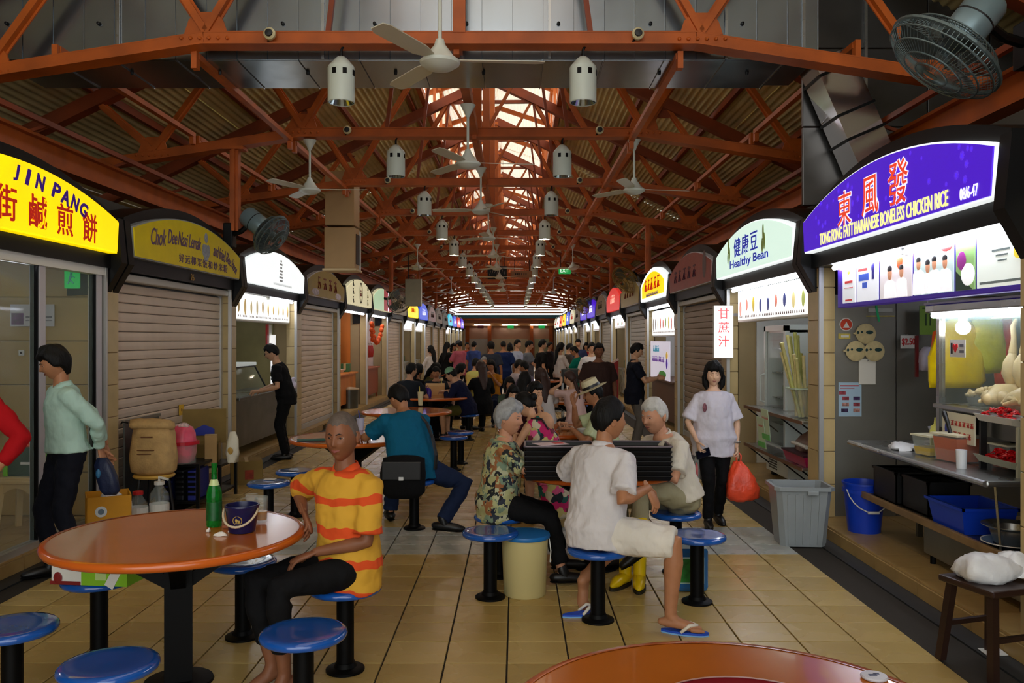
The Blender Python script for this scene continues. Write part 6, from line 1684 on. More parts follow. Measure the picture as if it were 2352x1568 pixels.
TEMP = []
def defer(mb, name, mat, parent, vox, sm_it=4, disp=0.0, extra=None):
    """mesh whose overlapping shells are fused by a voxel remesh; evaluated together in one pass below"""
    o = obj(name, mb, mat, parent)
    r = o.modifiers.new('fuse', 'REMESH'); r.mode = 'VOXEL'; r.voxel_size = vox; r.use_smooth_shade = True
    s = o.modifiers.new('ease', 'SMOOTH'); s.factor = .5; s.iterations = sm_it
    if disp:
        tx = bpy.data.textures.get('folds') or bpy.data.textures.new('folds', 'CLOUDS')
        tx.noise_scale = .10; tx.noise_depth = 2
        d = o.modifiers.new('folds', 'DISPLACE'); d.texture = tx; d.strength = disp; d.mid_level = .5; d.texture_coords = 'LOCAL'
    TEMP.append((o, extra))
    return o
def flush():
    dg = bpy.context.evaluated_depsgraph_get()
    done = []
    for o, extra in TEMP:
        me = bpy.data.meshes.new_from_object(o.evaluated_get(dg), preserve_all_data_layers=False, depsgraph=dg)
        done.append((o, extra, me))
    for o, extra, me in done:
        o.modifiers.clear(); old = o.data; nm = old.name; mats = list(old.materials)
        o.data = me
        bpy.data.meshes.remove(old)
        me.name = nm
        if extra is not None:          # head and hands: finer shells rooted inside the neck and wrists
            bm = bmesh.new(); bm.from_mesh(me)
            vs = [bm.verts.new(p) for p in extra.v]
            for f in extra.f:
                try:
                    bm.faces.new([vs[i] for i in f])
                except ValueError:
                    pass
            bmesh.ops.recalc_face_normals(bm, faces=bm.faces)
            bm.to_mesh(me); bm.free()
        if not me.materials:
            for m in mats:
                me.materials.append(m)
        smooth(me, 180)
    TEMP.clear()

def g(x, c, w):
    return math.exp(-((x - c) / w) ** 2)
def headp(d, fem=0, old=0):
    """head surface point (metres) for unit direction d: x right, y forward, z up"""
    x, y, z = d
    X_, Y_, Z_ = x * .074, y * .094, z * .117
    k = max(0, -z)
    X_ *= 1 - (.34 + .05 * fem) * k ** 1.7
    if y < 0:
        Y_ *= 1 - .38 * k
    else:
        Y_ *= 1 + .03 * k - .05 * g(z, .35, .3)
    if y > 0:
        f = 0
        up = max(0, min(1, (.24 - z) / .40))
        f += (.021 - .004 * fem) * g(x, 0, .125) * (up if z > -.16 else max(0, 1 - (-.16 - z) / .09))
        f += -.009 * (g(abs(x), .36, .17) * g(z, .10, .10))
        f += .005 * g(z, .26, .08) * g(x, 0, .55) * (1 - .6 * fem)
        f += .005 * g(abs(x), .48, .2) * g(z, -.13, .16)
        f += -.004 * old * g(abs(x), .5, .16) * g(z, -.45, .2)
        f += -.004 * g(z, -.35, .05) * g(x, 0, .3) + .004 * g(z, -.48, .06) * g(x, 0, .3) - .003 * g(z, -.60, .05) * g(x, 0, .3)
        f += .007 * g(x, 0, .25) * g(z, -.83, .16)
        Y_ += f * min(1, y * 2.2)
    return V((X_, Y_, Z_))
def sph(nu, nv, fn):
    vs, fs = [], []
    vs.append(fn(V((0, 0, 1))))
    for i in range(1, nv):
        a = PI * i / nv
        for j in range(nu):
            b = 2 * PI * j / nu
            vs.append(fn(V((math.sin(a) * math.sin(b), math.sin(a) * math.cos(b), math.cos(a)))))
    vs.append(fn(V((0, 0, -1))))
    for j in range(nu):
        k = (j + 1) % nu
        fs.append((0, 1 + k, 1 + j))
        for i in range(nv - 2):
            fs.append((1 + i * nu + j, 1 + i * nu + k, 1 + (i + 1) * nu + k, 1 + (i + 1) * nu + j))
        fs.append((1 + (nv - 2) * nu + j, 1 + (nv - 2) * nu + k, len(vs) - 1))
    return vs, fs
def ik(a, b, l1, l2, hint):
    d = b - a
    L = d.length
    if L > (l1 + l2) * .999:
        b = a + d.normalized() * (l1 + l2) * .999; d = b - a; L = d.length
    L = max(L, abs(l1 - l2) + .01)
    t = d.normalized()
    h = hint - t * hint.dot(t)
    if h.length < 1e-4:
        h = perp(t)[0]
    h.normalize()
    x = (l1 * l1 - l2 * l2 + L * L) / (2 * L)
    return a + t * x + h * math.sqrt(max(l1 * l1 - x * x, 0)), b
def basis(f, up):
    f = f.normalized(); r = f.cross(up).normalized(); u = r.cross(f).normalized()
    return r, f, u
def hand(mb, w, d, n, side, s, curl=.35, spread=.05, fist=False, nseg=7):
    """w wrist, d finger direction, n palm normal (out of the palm), side +1 right hand"""
    d = d.normalized(); n = (n - d * n.dot(d)).normalized(); t = d.cross(n).normalized() * side   # t points to the thumb side
    mb.tube([w - d * .03 * s, w + d * .005 * s, w + d * .04 * s, w + d * .085 * s, w + d * .1 * s], [.021 * s, .026 * s, .037 * s, .041 * s, .036 * s], 10, True, flat=.42, up=t)
    for i, (o, ln) in enumerate(((.030, .070), (.010, .080), (-.010, .075), (-.029, .058))):
        p = w + d * (.088 - .004 * abs(i - 1)) * s + t * o * s
        dd = (d + t * o * spread * 30).normalized()
        pts = [p - dd * .02 * s, p]; a = 0
        for q, fr in enumerate((.45, .32, .26)):
            a += curl * (1.0 if q == 0 else 1.25)
            v = dd * math.cos(a) + n * math.sin(a)
            p = p + v * ln * fr * s; pts.append(p)
        mb.tube(pts, [.0088 * s, .0092 * s, .0084 * s, .0076 * s, .006 * s], nseg, True)
    p = w + d * .025 * s + t * .026 * s
    v1 = (d * .6 + t * .75 + n * .25).normalized(); v2 = (d * .9 + t * .25 + n * (.2 + curl)).normalized()
    mb.tube([p - v1 * .02 * s, p + v1 * .022 * s, p + v1 * .045 * s, p + v1 * .045 * s + v2 * .03 * s, p + v1 * .045 * s + v2 * .05 * s], [.012 * s, .0125 * s, .0108 * s, .0095 * s, .007 * s], nseg, True)

def person(label, pelvis, yaw, h=1.68, build=1.0, fem=0, lean=0.0, side=0.0, twist=0.0, head=(0, 0), roll=0.0, hs=1.0,
           arms=None, legs=None, skin='tan', hair='short', hairm=None, shirt=None, sleeve=.5, hem=.08, pants=None, plen=1.0, skirt=False, shoes=SHOEB,
           near=0, group=None, old=0, face=True, collar=False, ease=1.0, hand_curl=.35, sling=None, bare=False, hatless=True, slump=0.0):
    """pelvis: world point midway between the hip joints; yaw in degrees, 0 faces +Y (away from the camera), 90 faces +X.
    arms / legs: dict side -> (target, hint[, finger direction, palm normal]); sides 'L','R' are the person's own."""
    s = h / 1.72
    P = V(pelvis)
    root = thing('person', label, 'person', (P.x, P.y, 0), 0, group)
    O = V((P.x, P.y, 0))
    ya = math.radians(yaw)
    f0 = V((math.sin(ya), math.cos(ya), 0)); r0 = V((math.cos(ya), -math.sin(ya), 0))
    yb = ya + math.radians(twist)
    f1 = V((math.sin(yb), math.cos(yb), 0)); r1 = V((math.cos(yb), -math.sin(yb), 0))
    ln, sd = math.radians(lean), math.radians(side)
    def spine(t):            # t metres above the hip joints along a gently bent spine
        c = V((0, 0, 0)); n_ = 6
        for i in range(n_):
            a = (i + .5) / n_
            ang = ln * (.55 + .9 * a * (t / (.5 * s)) if t > 0 else .3)
            fr = f0.lerp(f1, a)
            c += (V((0, 0, 1)) * math.cos(ang) * math.cos(sd) + fr * math.sin(ang) + r0 * math.sin(sd)) * (t / n_)
        return P + c
    def frame(t):
        a = max(0, min(1, t / (.45 * s)))
        r = r0.lerp(r1, a).normalized()
        up = (spine(t + .02) - spine(t - .02)).normalized()
        r = (r - up * r.dot(up)).normalized()
        return r, up.cross(r).normalized()
    def ring(t, w, d, n=20, fo=0.0):
        c = spine(t * s); r, f = frame(t * s)
        c = c + f * fo * s
        return [c + r * (math.cos(2 * PI * j / n) * w * s) + f * (math.sin(2 * PI * j / n) * d * s) for j in range(n)]
    B = build; wf = 1 - .10 * fem
    T = [(-.095, .10, .085, -.005), (-.05, .155, .115, -.012), (.02, .168 + .01 * fem, .122, -.008), (.1, .150 - .012 * fem, .105, .0), (.2, .143 * wf, .102, .004), (.31, .160 * wf, .114 + .006 * fem, .006), (.40, .172 * wf, .108, .0), (.455, .150 * wf, .085, -.006), (.495, .095, .068, -.008), (.53, .058, .058, -.004)]
    def shell(e, t0=-1, t1=9, grow=1.0):
        return [ring(t, (w * B + e) * grow, (d * B + e) * grow, fo=fo) for t, w, d, fo in T if t0 <= t <= t1]
    r_, f_ = frame(.46 * s)
    sh = {'R': spine(.438 * s) + r_ * .178 * wf * s * (B * .5 + .5), 'L': spine(.438 * s) - r_ * .178 * wf * s * (B * .5 + .5)}
    rh, fh = frame(0)
    hip = {'R': P + r0 * .088 * s, 'L': P - r0 * .088 * s}
    UA, FA, TH, SHK = .285 * s, .255 * s, .425 * s, .415 * s
    neck0 = spine(.50 * s)
    hy = yb + math.radians(head[0]); hp = math.radians(head[1])
    hf = V((math.sin(hy) * math.cos(hp), math.cos(hy) * math.cos(hp), -math.sin(hp)))
    hr, hf, hu = basis(hf, V((0, 0, 1)))
    if roll:
        q = Matrix.Rotation(math.radians(roll), 3, hf); hr, hu = q @ hr, q @ hu
    upn = (spine(.52 * s) - spine(.46 * s)).normalized()
    HC = neck0 + (upn * .6 + V((0, 0, .4))) * .155 * s + hf * .022 * s + hu * .02 * s
    hs_ = s * hs
    def hw(p):
        return HC + (hr * p.x + hf * p.y + hu * p.z) * hs_ - O
    body = MB(); fine = MB()
    lo = lambda p: p - O
    body.loft([[lo(p) for p in rg] for rg in shell(0)])
    nb = HC - hu * .055 * hs_ - hf * .022 * hs_
    body.tube([lo(spine(.44 * s)), lo(neck0), lo(nb), lo(nb + hu * .05 * s)], [.06 * s, .054 * s * (1 - .1 * fem), .05 * s * (1 - .1 * fem), .048 * s], 12, True)
    # arms
    joints = {}
    arms = arms or {}
    for k in 'RL':
        sg = 1 if k == 'R' else -1
        a = arms.get(k)
        if a is None:
            tgt = sh[k] + r_ * sg * .07 * s + f_ * .05 * s - V((0, 0, .50 * s)); hint = -f_ + r_ * sg * .4
            fd, pn = V((0, 0, -1)) + f_ * .15, -r_ * sg
        else:
            tgt, hint = V(a[0]), V(a[1]); fd = V(a[2]) if len(a) > 2 and a[2] is not None else None; pn = V(a[3]) if len(a) > 3 else V((0, 0, -1))
        e, w = ik(sh[k], tgt, UA, FA, hint)
        if fd is None:
            fd = (w - e).normalized()
        joints[k] = (sh[k], e, w)
        am = .85 if fem else B * .4 + .6
        body.tube([lo(sh[k] - r_ * sg * .06 * s), lo(sh[k]), lo(sh[k].lerp(e, .35)), lo(sh[k].lerp(e, .75)), lo(e), lo(e.lerp(w, .25)), lo(e.lerp(w, .7)), lo(w)],
                  [q * s * am for q in (.055, .054, .047, .040, .037, .040, .031, .0255)], 12, True)
        curl = hand_curl if not isinstance(hand_curl, dict) else hand_curl.get(k, .35)
        hand(fine if near else body, lo(w), fd, pn, sg, s * (.94 if fem else 1.02), curl, nseg=8 if near else 5)
    # legs
    legs = legs or {}
    lj = {}
    for k in 'RL':
        sg = 1 if k == 'R' else -1
        a = legs.get(k)
        if a is None:
            tgt = V((hip[k].x, hip[k].y, .085 * s)) + r0 * sg * .012; hint = f0; fy = f0
        else:
            tgt, hint = V(a[0]), V(a[1]); fy = V(a[2]) if len(a) > 2 else f0
        kn, an = ik(hip[k], tgt, TH, SHK, hint)
        lj[k] = (hip[k], kn, an, fy.normalized())
        body.tube([lo(hip[k] + V((0, 0, .02))), lo(hip[k].lerp(kn, .3)), lo(hip[k].lerp(kn, .7)), lo(kn), lo(kn.lerp(an, .28)), lo(kn.lerp(an, .6)), lo(an)], [q * s * (B * .5 + .5) for q in (.088, .084, .066, .056, .057, .045, .034)], 14, True)
        fy = fy.normalized(); dn = V((0, 0, -1)); dn = (dn - fy * dn.dot(fy)).normalized() if abs(fy.z) < .95 else fy
        c = an + dn * .045 * s
        sd_ = fy.cross(dn).normalized()
        body.tube([lo(c - fy * .045 * s), lo(c - fy * .01 * s), lo(c + fy * .06 * s + dn * .004 * s), lo(c + fy * .125 * s + dn * .012 * s), lo(c + fy * .165 * s + dn * .016 * s)], [.03 * s, .036 * s, .037 * s, .036 * s, .024 * s], 10, True, flat=.8, up=sd_)
        body.tube([lo(an), lo(c + fy * .04 * s), lo(c + fy * .1 * s)], [.034 * s, .036 * s, .026 * s], 10, True)
        if near and bare:
            for i in range(5):
                o = (.03 - .0145 * i) * -sg
                L0 = c + fy * (.15 - .006 * i * i * .5) * s + dn * .02 * s + sd_ * o * s
                fine.tube([lo(L0 - fy * .02 * s), lo(L0 + fy * .015 * s), lo(L0 + fy * (.035 if i else .045) * s)], [.011 * s if i else .014 * s, .011 * s if i else .014 * s, .008 * s], 7, True)
    # head
    nu, nv = (72, 56) if near else (32, 24)
    vs, fs = sph(nu, nv, lambda d: hw(headp(d, fem, old)))
    fine.add(vs, fs)
    for q in (-1, 1):
        m = Matrix((hr, hf, hu)).transposed()
        fine.ball(hw(V((q * .073, -.008, -.004))), (.011 * hs_, .018 * hs_, .031 * hs_), 10, 8, m @ Matrix.Rotation(-q * .35, 3, 'Z'))
        fine.tube([hw(V((q * .078, .002, -.022))), hw(V((q * .083, -.012, -.005))), hw(V((q * .082, -.014, .016))), hw(V((q * .076, .004, .024)))], .0052 * hs_, 6, True)
    skm = SKIN[skin]
    vox = {0: .019, 1: .0105, 2: .0085}[near]
    bo = defer(body, 'body', skm, root, vox, 3, 0, fine)
    # face parts
    if face:
        for q in (-1, 1):
            c = headp(V((q * .37, .92, .095)).normalized(), fem, old)
            if near:
                e = obj('eye', MB().ball(hw(c + V((0, -.005, 0))), (.0135 * hs_, .009 * hs_, .0066 * hs_), 12, 8, Matrix((hr, hf, hu)).transposed()), EYEW, root, sm=180)
                obj('iris', MB().ball(hw(c + V((0, .0012, .0004))), (.0066 * hs_, .0036 * hs_, .0062 * hs_), 10, 6, Matrix((hr, hf, hu)).transposed()), EYED, e, sm=180)
                obj('eyelid', MB().tube([hw(headp(V((q * x_, .92, z_)).normalized(), fem, old) + V((0, .0015, 0))) for x_, z_ in ((.22, .10), (.30, .155), (.40, .16), (.50, .11))], .0032 * hs_, 6, True), skm, e, sm=180)
            else:
                obj('eye', MB().ball(hw(c + V((0, -.003, 0))), (.013 * hs_, .007 * hs_, .006 * hs_), 8, 6, Matrix((hr, hf, hu)).transposed()), EYED, root)
            bp_ = [hw(headp(V((q * x_, .9, z_)).normalized(), fem, old) + V((0, .001, 0))) for x_, z_ in ((.16, .235), (.32, .285), (.52, .25))]
            obj('eyebrow', MB().tube(bp_, [.004 * hs_, .0048 * hs_, .002 * hs_], 6, True, flat=.6), BROWM if not old or hair == 'buzz' else HAIRG, root)
        lp = [hw(headp(V((x_, .86, z_)).normalized(), fem, old) + V((0, .0005, 0))) for x_, z_ in ((-.27, -.40), (-.12, -.385), (0, -.395), (.12, -.385), (.27, -.40))]
        lq = [hw(headp(V((x_, .86, z_)).normalized(), fem, old) + V((0, .0005, 0))) for x_, z_ in ((-.24, -.41), (0, -.44), (.24, -.41))]
        obj('lips', MB().tube(lp, [.002 * hs_, .0045 * hs_, .0045 * hs_, .0045 * hs_, .002 * hs_], 6, True).tube(lq, [.002 * hs_, .0055 * hs_, .002 * hs_], 6, True), LIPM, root, sm=180)
    # hair
    if hair:
        hm = hairm or HAIRB
        rnd = random.Random(sum(ord(q_) * (i_ + 1) for i_, q_ in enumerate(label)) % 997)
        p1, p2 = rnd.uniform(0, 6), rnd.uniform(0, 6)
        th = {'short': .017, 'mop': .024, 'buzz': .0035, 'bald': .003, 'puff': .024, 'long': .022, 'bob': .022, 'pony': .016, 'crop': .012, 'bun': .018}[hair]
        def hfn(d):
            b_ = headp(d, fem, old)
            x, y, z = d
            az = abs(math.atan2(x, y))
            front = {'short': .50, 'mop': .46, 'buzz': .56, 'bald': .62, 'puff': .50, 'long': .46, 'bob': .40, 'pony': .52, 'crop': .50, 'bun': .52}[hair]
            sidez = {'short': -.02, 'mop': -.18, 'buzz': .0, 'bald': .02, 'puff': -.05, 'long': -.4, 'bob': -.55, 'pony': -.02, 'crop': .02, 'bun': -.02}[hair]
            backz = {'short': -.52, 'mop': -.78, 'buzz': -.42, 'bald': -.4, 'puff': -.6, 'long': -.85, 'bob': -.75, 'pony': -.45, 'crop': -.45, 'bun': -.45}[hair]
            if az < 1.0:
                hl = front
            elif az < 1.35:
                hl = front + (sidez - front) * (az - 1.0) / .35
            elif az < 1.75:
                hl = sidez
            else:
                hl = sidez + (backz - sidez) * min(1, (az - 1.75) / .5)
            hl += .04 * math.sin(9 * az + p1)
            t = max(-1, min(1, (z - hl) / .10))
            w = .5 + .5 * t
            k = th * (1 + .35 * (z > 0) * z) * (1 + .22 * math.sin(7 * x + p1 + 3 * z) * math.sin(6 * y + p2)) if hair not in ('buzz', 'bald') else th
            out = b_.normalized()
            return hw(b_ + out * (k * w - .012 * (1 - w)))
        hb = MB()
        vs, fs = sph(nu if near else 28, nv if near else 20, hfn)
        hb.add(vs, fs)
        if hair in ('long', 'pony'):
            bk = spine(.40 * s) - f_ * .115 * s * B - O
            st_ = hw(V((0, -.075, .02)))
            end = bk - V((0, 0, .12 * s)) - f_ * .03
            wd = 1.0 if hair == 'long' else .42
            hb.tube([st_ + (hu * .04 + hf * .03) * s, st_ - hu * .03 * s, hw(V((0, -.098, -.09))), bk + V((0, 0, .02)), end], [.06 * s * wd, .085 * s * wd, .085 * s * wd, .082 * s * wd, .04 * s * wd], 14, True, flat=.45 if hair == 'long' else .8, up=hr)
        if hair == 'bob':
            for q in (-1, 1):
                hb.tube([hw(V((q * .055, -.02, .04))), hw(V((q * .082, -.01, -.03))), hw(V((q * .08, .004, -.1))), hw(V((q * .07, .012, -.135)))], [.03 * hs_, .034 * hs_, .03 * hs_, .014 * hs_], 10, True)
            hb.tube([hw(V((0, -.06, .02))), hw(V((0, -.085, -.06))), hw(V((0, -.08, -.13)))], [.06 * hs_, .075 * hs_, .05 * hs_], 12, True, flat=.5, up=hr)
        if hair == 'bun':
            hb.ball(hw(V((0, -.115, .03))), .04 * hs_, 12, 8)
        if hair == 'bob':
            hb.tube([hw(V((-.04, .075, .09))), hw(V((-.058, .078, .05))), hw(V((-.07, .06, .0)))], [.014 * hs_, .018 * hs_, .01 * hs_], 8, True)
        obj('hair', hb, hm, root, sm=180)
    # clothes
    if shirt:
        e = .014 * ease
        c = MB()
        t_hem = -hem
        rg = []
        if hem > .03:
            rg.append(ring(t_hem, .172 * B + e + .012 * ease, .122 * B + e + .012 * ease, fo=-.006))
            rg.append(ring(t_hem * .45, .170 * B + e + .01 * ease, .124 * B + e + .01 * ease, fo=-.008))
        for t, w, d, fo in T:
            if t >= .01:
                if t < .5:
                    loose = ease * (.020 if t < .25 else .008)
                    rg.append(ring(t, w * B + e + loose, d * B + e + loose, fo=fo))
        rg.append(ring(.498, .082, .068, fo=-.008))
        c.loft([[lo(p) for p in q] for q in rg])
        for k in 'RL':
            sg = 1 if k == 'R' else -1
            a, b, w = joints[k]
            am = .85 if fem else B * .4 + .6
            if sleeve <= 0:
                continue
            pts = [a - r_ * sg * .06 * s, a]; rd = [.062, .064]
            if sleeve <= 1:
                pts += [a.lerp(b, sleeve * .6), a.lerp(b, sleeve)]; rd += [.060 + .008 * ease, .056 + .016 * ease]
            else:
                pts += [a.lerp(b, .4), a.lerp(b, .8), b, b.lerp(w, .3), b.lerp(w, (sleeve - 1) * .7), b.lerp(w, sleeve - 1)]; rd += [.062, .056, .052, .052, .043, .037]
            c.tube([lo(p) for p in pts], [(q * am + .004) * s for q in rd], 14, False)
        if skirt == 'dress':
            pass
        so = defer(c, 'shirt', shirt, root, max(.0105, vox), 4, .03 if near else .03)
        if collar:
            cr = MB()
            nr, nf = frame(.5 * s)
            cc = neck0 - nf * .004 * s
            outer, inner = [], []
            for j in range(25):
                a = 2 * PI * j / 24 + PI / 2
                gap = 1.0
                x_, y_ = math.cos(a), math.sin(a)
                dz = -.035 * max(0, y_) ** 2
                inner.append(cc + nr * x_ * .061 * s + nf * y_ * .061 * s + V((0, 0, (.035 + dz) * s)))
                outer.append(cc + nr * x_ * .085 * s + nf * y_ * .087 * s + V((0, 0, (-.012 + dz * 1.5) * s)))
            vs2 = [lo(p) for p in inner] + [lo(p) for p in outer]
            cr.add(vs2, [(j, j + 1, 26 + j, 25 + j) for j in range(24) if 1 <= j <= 22])
            o = obj('collar', cr, collar if not isinstance(collar, bool) else shirt, root, sm=180)
            md = o.modifiers.new('thick', 'SOLIDIFY'); md.thickness = .006
    if pants:
        c = MB(); e = .012
        c.loft([[lo(p) for p in rg] for rg in [ring(t, w * B + e, d * B + e, fo=fo) for t, w, d, fo in T if t < .13]])
        if skirt:
            kn = .48 if skirt is True else skirt
            c.loft([[lo(p) for p in rg] for rg in (ring(.06, .16, .12), ring(-.1, .185, .145), ring(-kn, .2, .16))])
        else:
            for k in 'RL':
                hp_, kn, an, fy = lj[k]
                rd = [.098, .095, .079, .070]
                pts = [hp_ + V((0, 0, .02)), hp_.lerp(kn, .3), hp_.lerp(kn, .7), kn]
                if plen <= .5:
                    pts = [hp_ + V((0, 0, .03)), hp_.lerp(kn, .2), hp_.lerp(kn, plen * 1.2), hp_.lerp(kn, plen * 2)]
                    rd = [.098, .112, .106, .09]
                else:
                    q = (plen - .5) * 2
                    pts += [kn.lerp(an, .3 * q), kn.lerp(an, .7 * q), kn.lerp(an, q)]; rd += [.068, .062, .060]
                sk_ = 1.0 if ease > .3 else .86
                c.tube([lo(p) for p in pts], [(q * (B * .5 + .5)) * s * sk_ for q in rd], 14, False)
        defer(c, 'trousers' if not skirt else 'skirt', pants, root, max(.0105, vox), 4, .03 if near else .03)
    if shoes and not bare:
        for k in 'RL':
            hp_, kn, an, fy = lj[k]
            dn = V((0, 0, -1)); dn = (dn - fy * dn.dot(fy)).normalized() if abs(fy.z) < .95 else fy
            c = an + dn * .045 * s; sd_ = fy.cross(dn).normalized()
            up_ = MB().tube([lo(c - fy * .058 * s), lo(c - fy * .015 * s), lo(c + fy * .06 * s), lo(c + fy * .13 * s + dn * .008 * s), lo(c + fy * .18 * s + dn * .012 * s)], [.038 * s, .046 * s, .046 * s, .044 * s, .03 * s], 12, True, flat=.85, up=sd_)
            up_.tube([lo(an + V((0, 0, .02))), lo(c + fy * .03 * s)], [.042 * s, .045 * s], 10, True)
            o = obj('shoe', up_, shoes, root, sm=180)
            obj('sole', MB().tube([lo(c - fy * .06 * s + dn * .033 * s), lo(c + fy * .06 * s + dn * .033 * s), lo(c + fy * .14 * s + dn * .033 * s), lo(c + fy * .185 * s + dn * .033 * s)], [.034 * s, .04 * s, .042 * s, .026 * s], 10, True, flat=.25, up=sd_), BLKG if shoes is not RUBB else RUBB, o)
    info = dict(root=root, O=O, joints=joints, lj=lj, spine=spine, frame=frame, hw=hw, HC=HC, hb=(hr, hf, hu), s=s, hs=hs_, sh=sh, lo=lo)
    return info
# ---------------------------------------------------------------- the people one can make out well
ORY = stripe_mat('yellow_orange_stripe_shirt', (212, 160, 48), (218, 76, 24), 6.2, .29, 2, .85, .16)
# 1 old man in the striped shirt
A = person('old man in yellow shirt with orange stripes, elbow on the round table', (-.87, 4.36, .55), 216, 1.73, .86, lean=3, twist=-4, head=(-20, 8), hs=1.08,
           arms={'R': ((-1.115, 4.40, .825), (-.5, .55, -.3), (.45, -.55, -.75), (-.6, -.4, -.5)), 'L': ((-1.00, 4.20, .66), (.55, -.1, -.6), (-.8, -.1, -.3), (0, 0, -1))},
           legs={'R': ((-1.22, 4.20, .10), (-.7, -.3, .6), (-.72, -.5, -.3)), 'L': ((-1.12, 4.06, .10), (-.7, -.4, .6), (-.6, -.75, -.2))},
           skin='dark', hair='buzz', hairm=HAIRZ, shirt=ORY, sleeve=.86, hem=.12, pants=BLKC, plen=.86, shoes=None, bare=True, near=2, old=1, collar=True, ease=1.5, hand_curl={'R': .3, 'L': .25})
# 2 man in blue seen from behind
TEAL = cloth('teal_shirt', (14, 92, 124))
B_ = person('heavy man in teal blue tee with black shoulder strap, seen from behind', (-.95, 7.66, .55), -28, 1.74, 1.22, lean=20, twist=-14, head=(-5, 32), hs=1.02,
            arms={'L': ((-1.45, 8.02, .79), (-.6, -.3, -.5), (-.5, .7, 0), (0, 0, -1)), 'R': ((-1.12, 8.15, .80), (.5, .2, -.6), (-.6, .6, .1), (0, 0, -1))},
            legs={'R': ((-.66, 7.50, .105), (.6, .5, .5), (.95, -.1, -.05)), 'L': ((-1.2, 8.0, .10), (-.2, .9, .4), (-.3, .9, 0))},
            skin='tan', hair='short', shirt=TEAL, sleeve=.7, hem=.10, pants=JEANS, shoes=SHOEB, near=1, ease=1.3, face=False)
sp_, fr_ = B_['spine'], B_['frame']
def strap(info, pts, w, mat, name='strap'):
    return obj(name, MB().tube([info['lo'](p) for p in pts], w, 6, flat=.25), mat, info['root'])
q = [];
for t, o, b in ((.47, .10, .01), (.455, .11, -.105), (.36, .115, -.165), (.22, .14, -.19), (.08, .17, -.17), (-.02, .16, -.15)):
    r_b, f_b = fr_(t); q.append(sp_(t) + r_b * o + f_b * b * 1.06)
obj('shoulder_strap', MB().tube([B_['lo'](p) for p in q], .024, 6, flat=.3, up=(1, 0, 0)), BLACKP, B_['root'])
t = thing('shoulder_bag', 'black shoulder bag hanging at the hip of the man in teal', 'bag', (-1.0, 7.38, 0)); cloth_blob('body', [(.33, .13, .04, 0, 0), (.38, .19, .075, 0, 0), (.55, .20, .08, 0, 0), (.68, .18, .06, .01, .02), (.70, .1, .03, .01, .03)], BLKC, t, seed=31, amp=.006); obj('flap', MB().bbox((0, -.08, .58), (.34, .02, .16), .008), BLACKP, t); obj('buckle', MB().b2((-.02, -.098, .5), (.02, -.09, .53)), ALU, t)
# 3 man in black at the counter
C_ = person('young man in black tee and glasses leaning at the steel counter', (-3.33, 12.15, .90), -100, 1.71, .95, lean=16, head=(0, 26),
            arms={'R': ((-3.66, 12.0, 1.00), (.3, .2, -.7), (-.9, -.2, -.1), (0, 0, -1)), 'L': ((-3.62, 11.92, .99), (.4, -.3, -.7), (-.9, .1, -.1), (0, 0, -1))},
            skin='fair', hair='short', shirt=BLKC, sleeve=.75, hem=.12, pants=BLKC, shoes=SHOEB, near=1)
hw = C_['hw']
gl = MB()
for q in (-1, 1):
    gl.tube([hw(V((q * .031 + .022 * math.cos(a * PI / 8), .098, .011 + .016 * math.sin(a * PI / 8)))) for a in range(17)], .0022, 5)
    gl.tube([hw(V((q * .053, .096, .014))), hw(V((q * .077, .0, .012)))], .002, 5)
obj('glasses', gl.tube([hw(V((-.01, .1, .013))), hw(V((.01, .1, .013)))], .002, 5), BLACK, C_['root'])
# 4 man walking at the left in a pale green shirt
PGRN = cloth('pale_mint_shirt', (176, 208, 196))
D_ = person('man in pale mint long-sleeved shirt walking with hands behind his back', (-3.27, 6.12, .89), -132, 1.71, .88, lean=5, head=(8, 22),
            arms={'R': ((-3.12, 6.38, .93), (.7, .6, 0), (.3, -.2, -.9), (1, 0, 0)), 'L': ((-3.09, 6.23, .92), (.9, -.3, 0), (.25, .1, -.9), (1, 0, 0))},
            legs={'R': ((-3.40, 6.16, .085), (-1, -.5, 0)), 'L': ((-3.10, 6.05, .09), (-1, -.5, 0))},
            skin='tan', hair='mop', shirt=PGRN, sleeve=1.93, hem=.02, pants=NAVY, shoes=SHOEB, near=1, collar=True, ease=1.2)
w = D_['joints']['L'][2]
t = thing('pouch', 'dark blue pouch held behind the back of the walking man', 'pouch', (w.x + .05, w.y - .04, w.z - .28)); cloth_blob('body', [(-.06, .035, .03, .05, 0), (-.03, .07, .04, .05, 0), (.08, .075, .045, .02, 0), (.16, .06, .04, 0, 0), (.21, .03, .02, -.01, 0)], M('dark_blue_nylon', (22, 32, 62), .5, bump=.3, bs=20), t, seed=41, amp=.005, n=20); obj('blue_patch', MB().ball((-.02, -.038, .1), (.02, .012, .035), 8, 6), M('mid_blue', (40, 100, 140), .5), t)
# 5 person in red at the left edge
E_ = person('person in red long-sleeved top and jeans, cut by the left edge', (-3.40, 5.15, .90), 165, 1.70, 1.0, lean=8, head=(0, 10),
            arms={'L': ((-3.11, 5.0, .93), (.8, .4, 0), (.05, -.2, -1), (-1, 0, 0))},
            skin='tan', hair='short', shirt=cloth('red_jersey', (170, 16, 24)), sleeve=1.72, hem=.1, pants=cloth('blue_jeans', (50, 84, 130)), shoes=SHOEB, near=1)
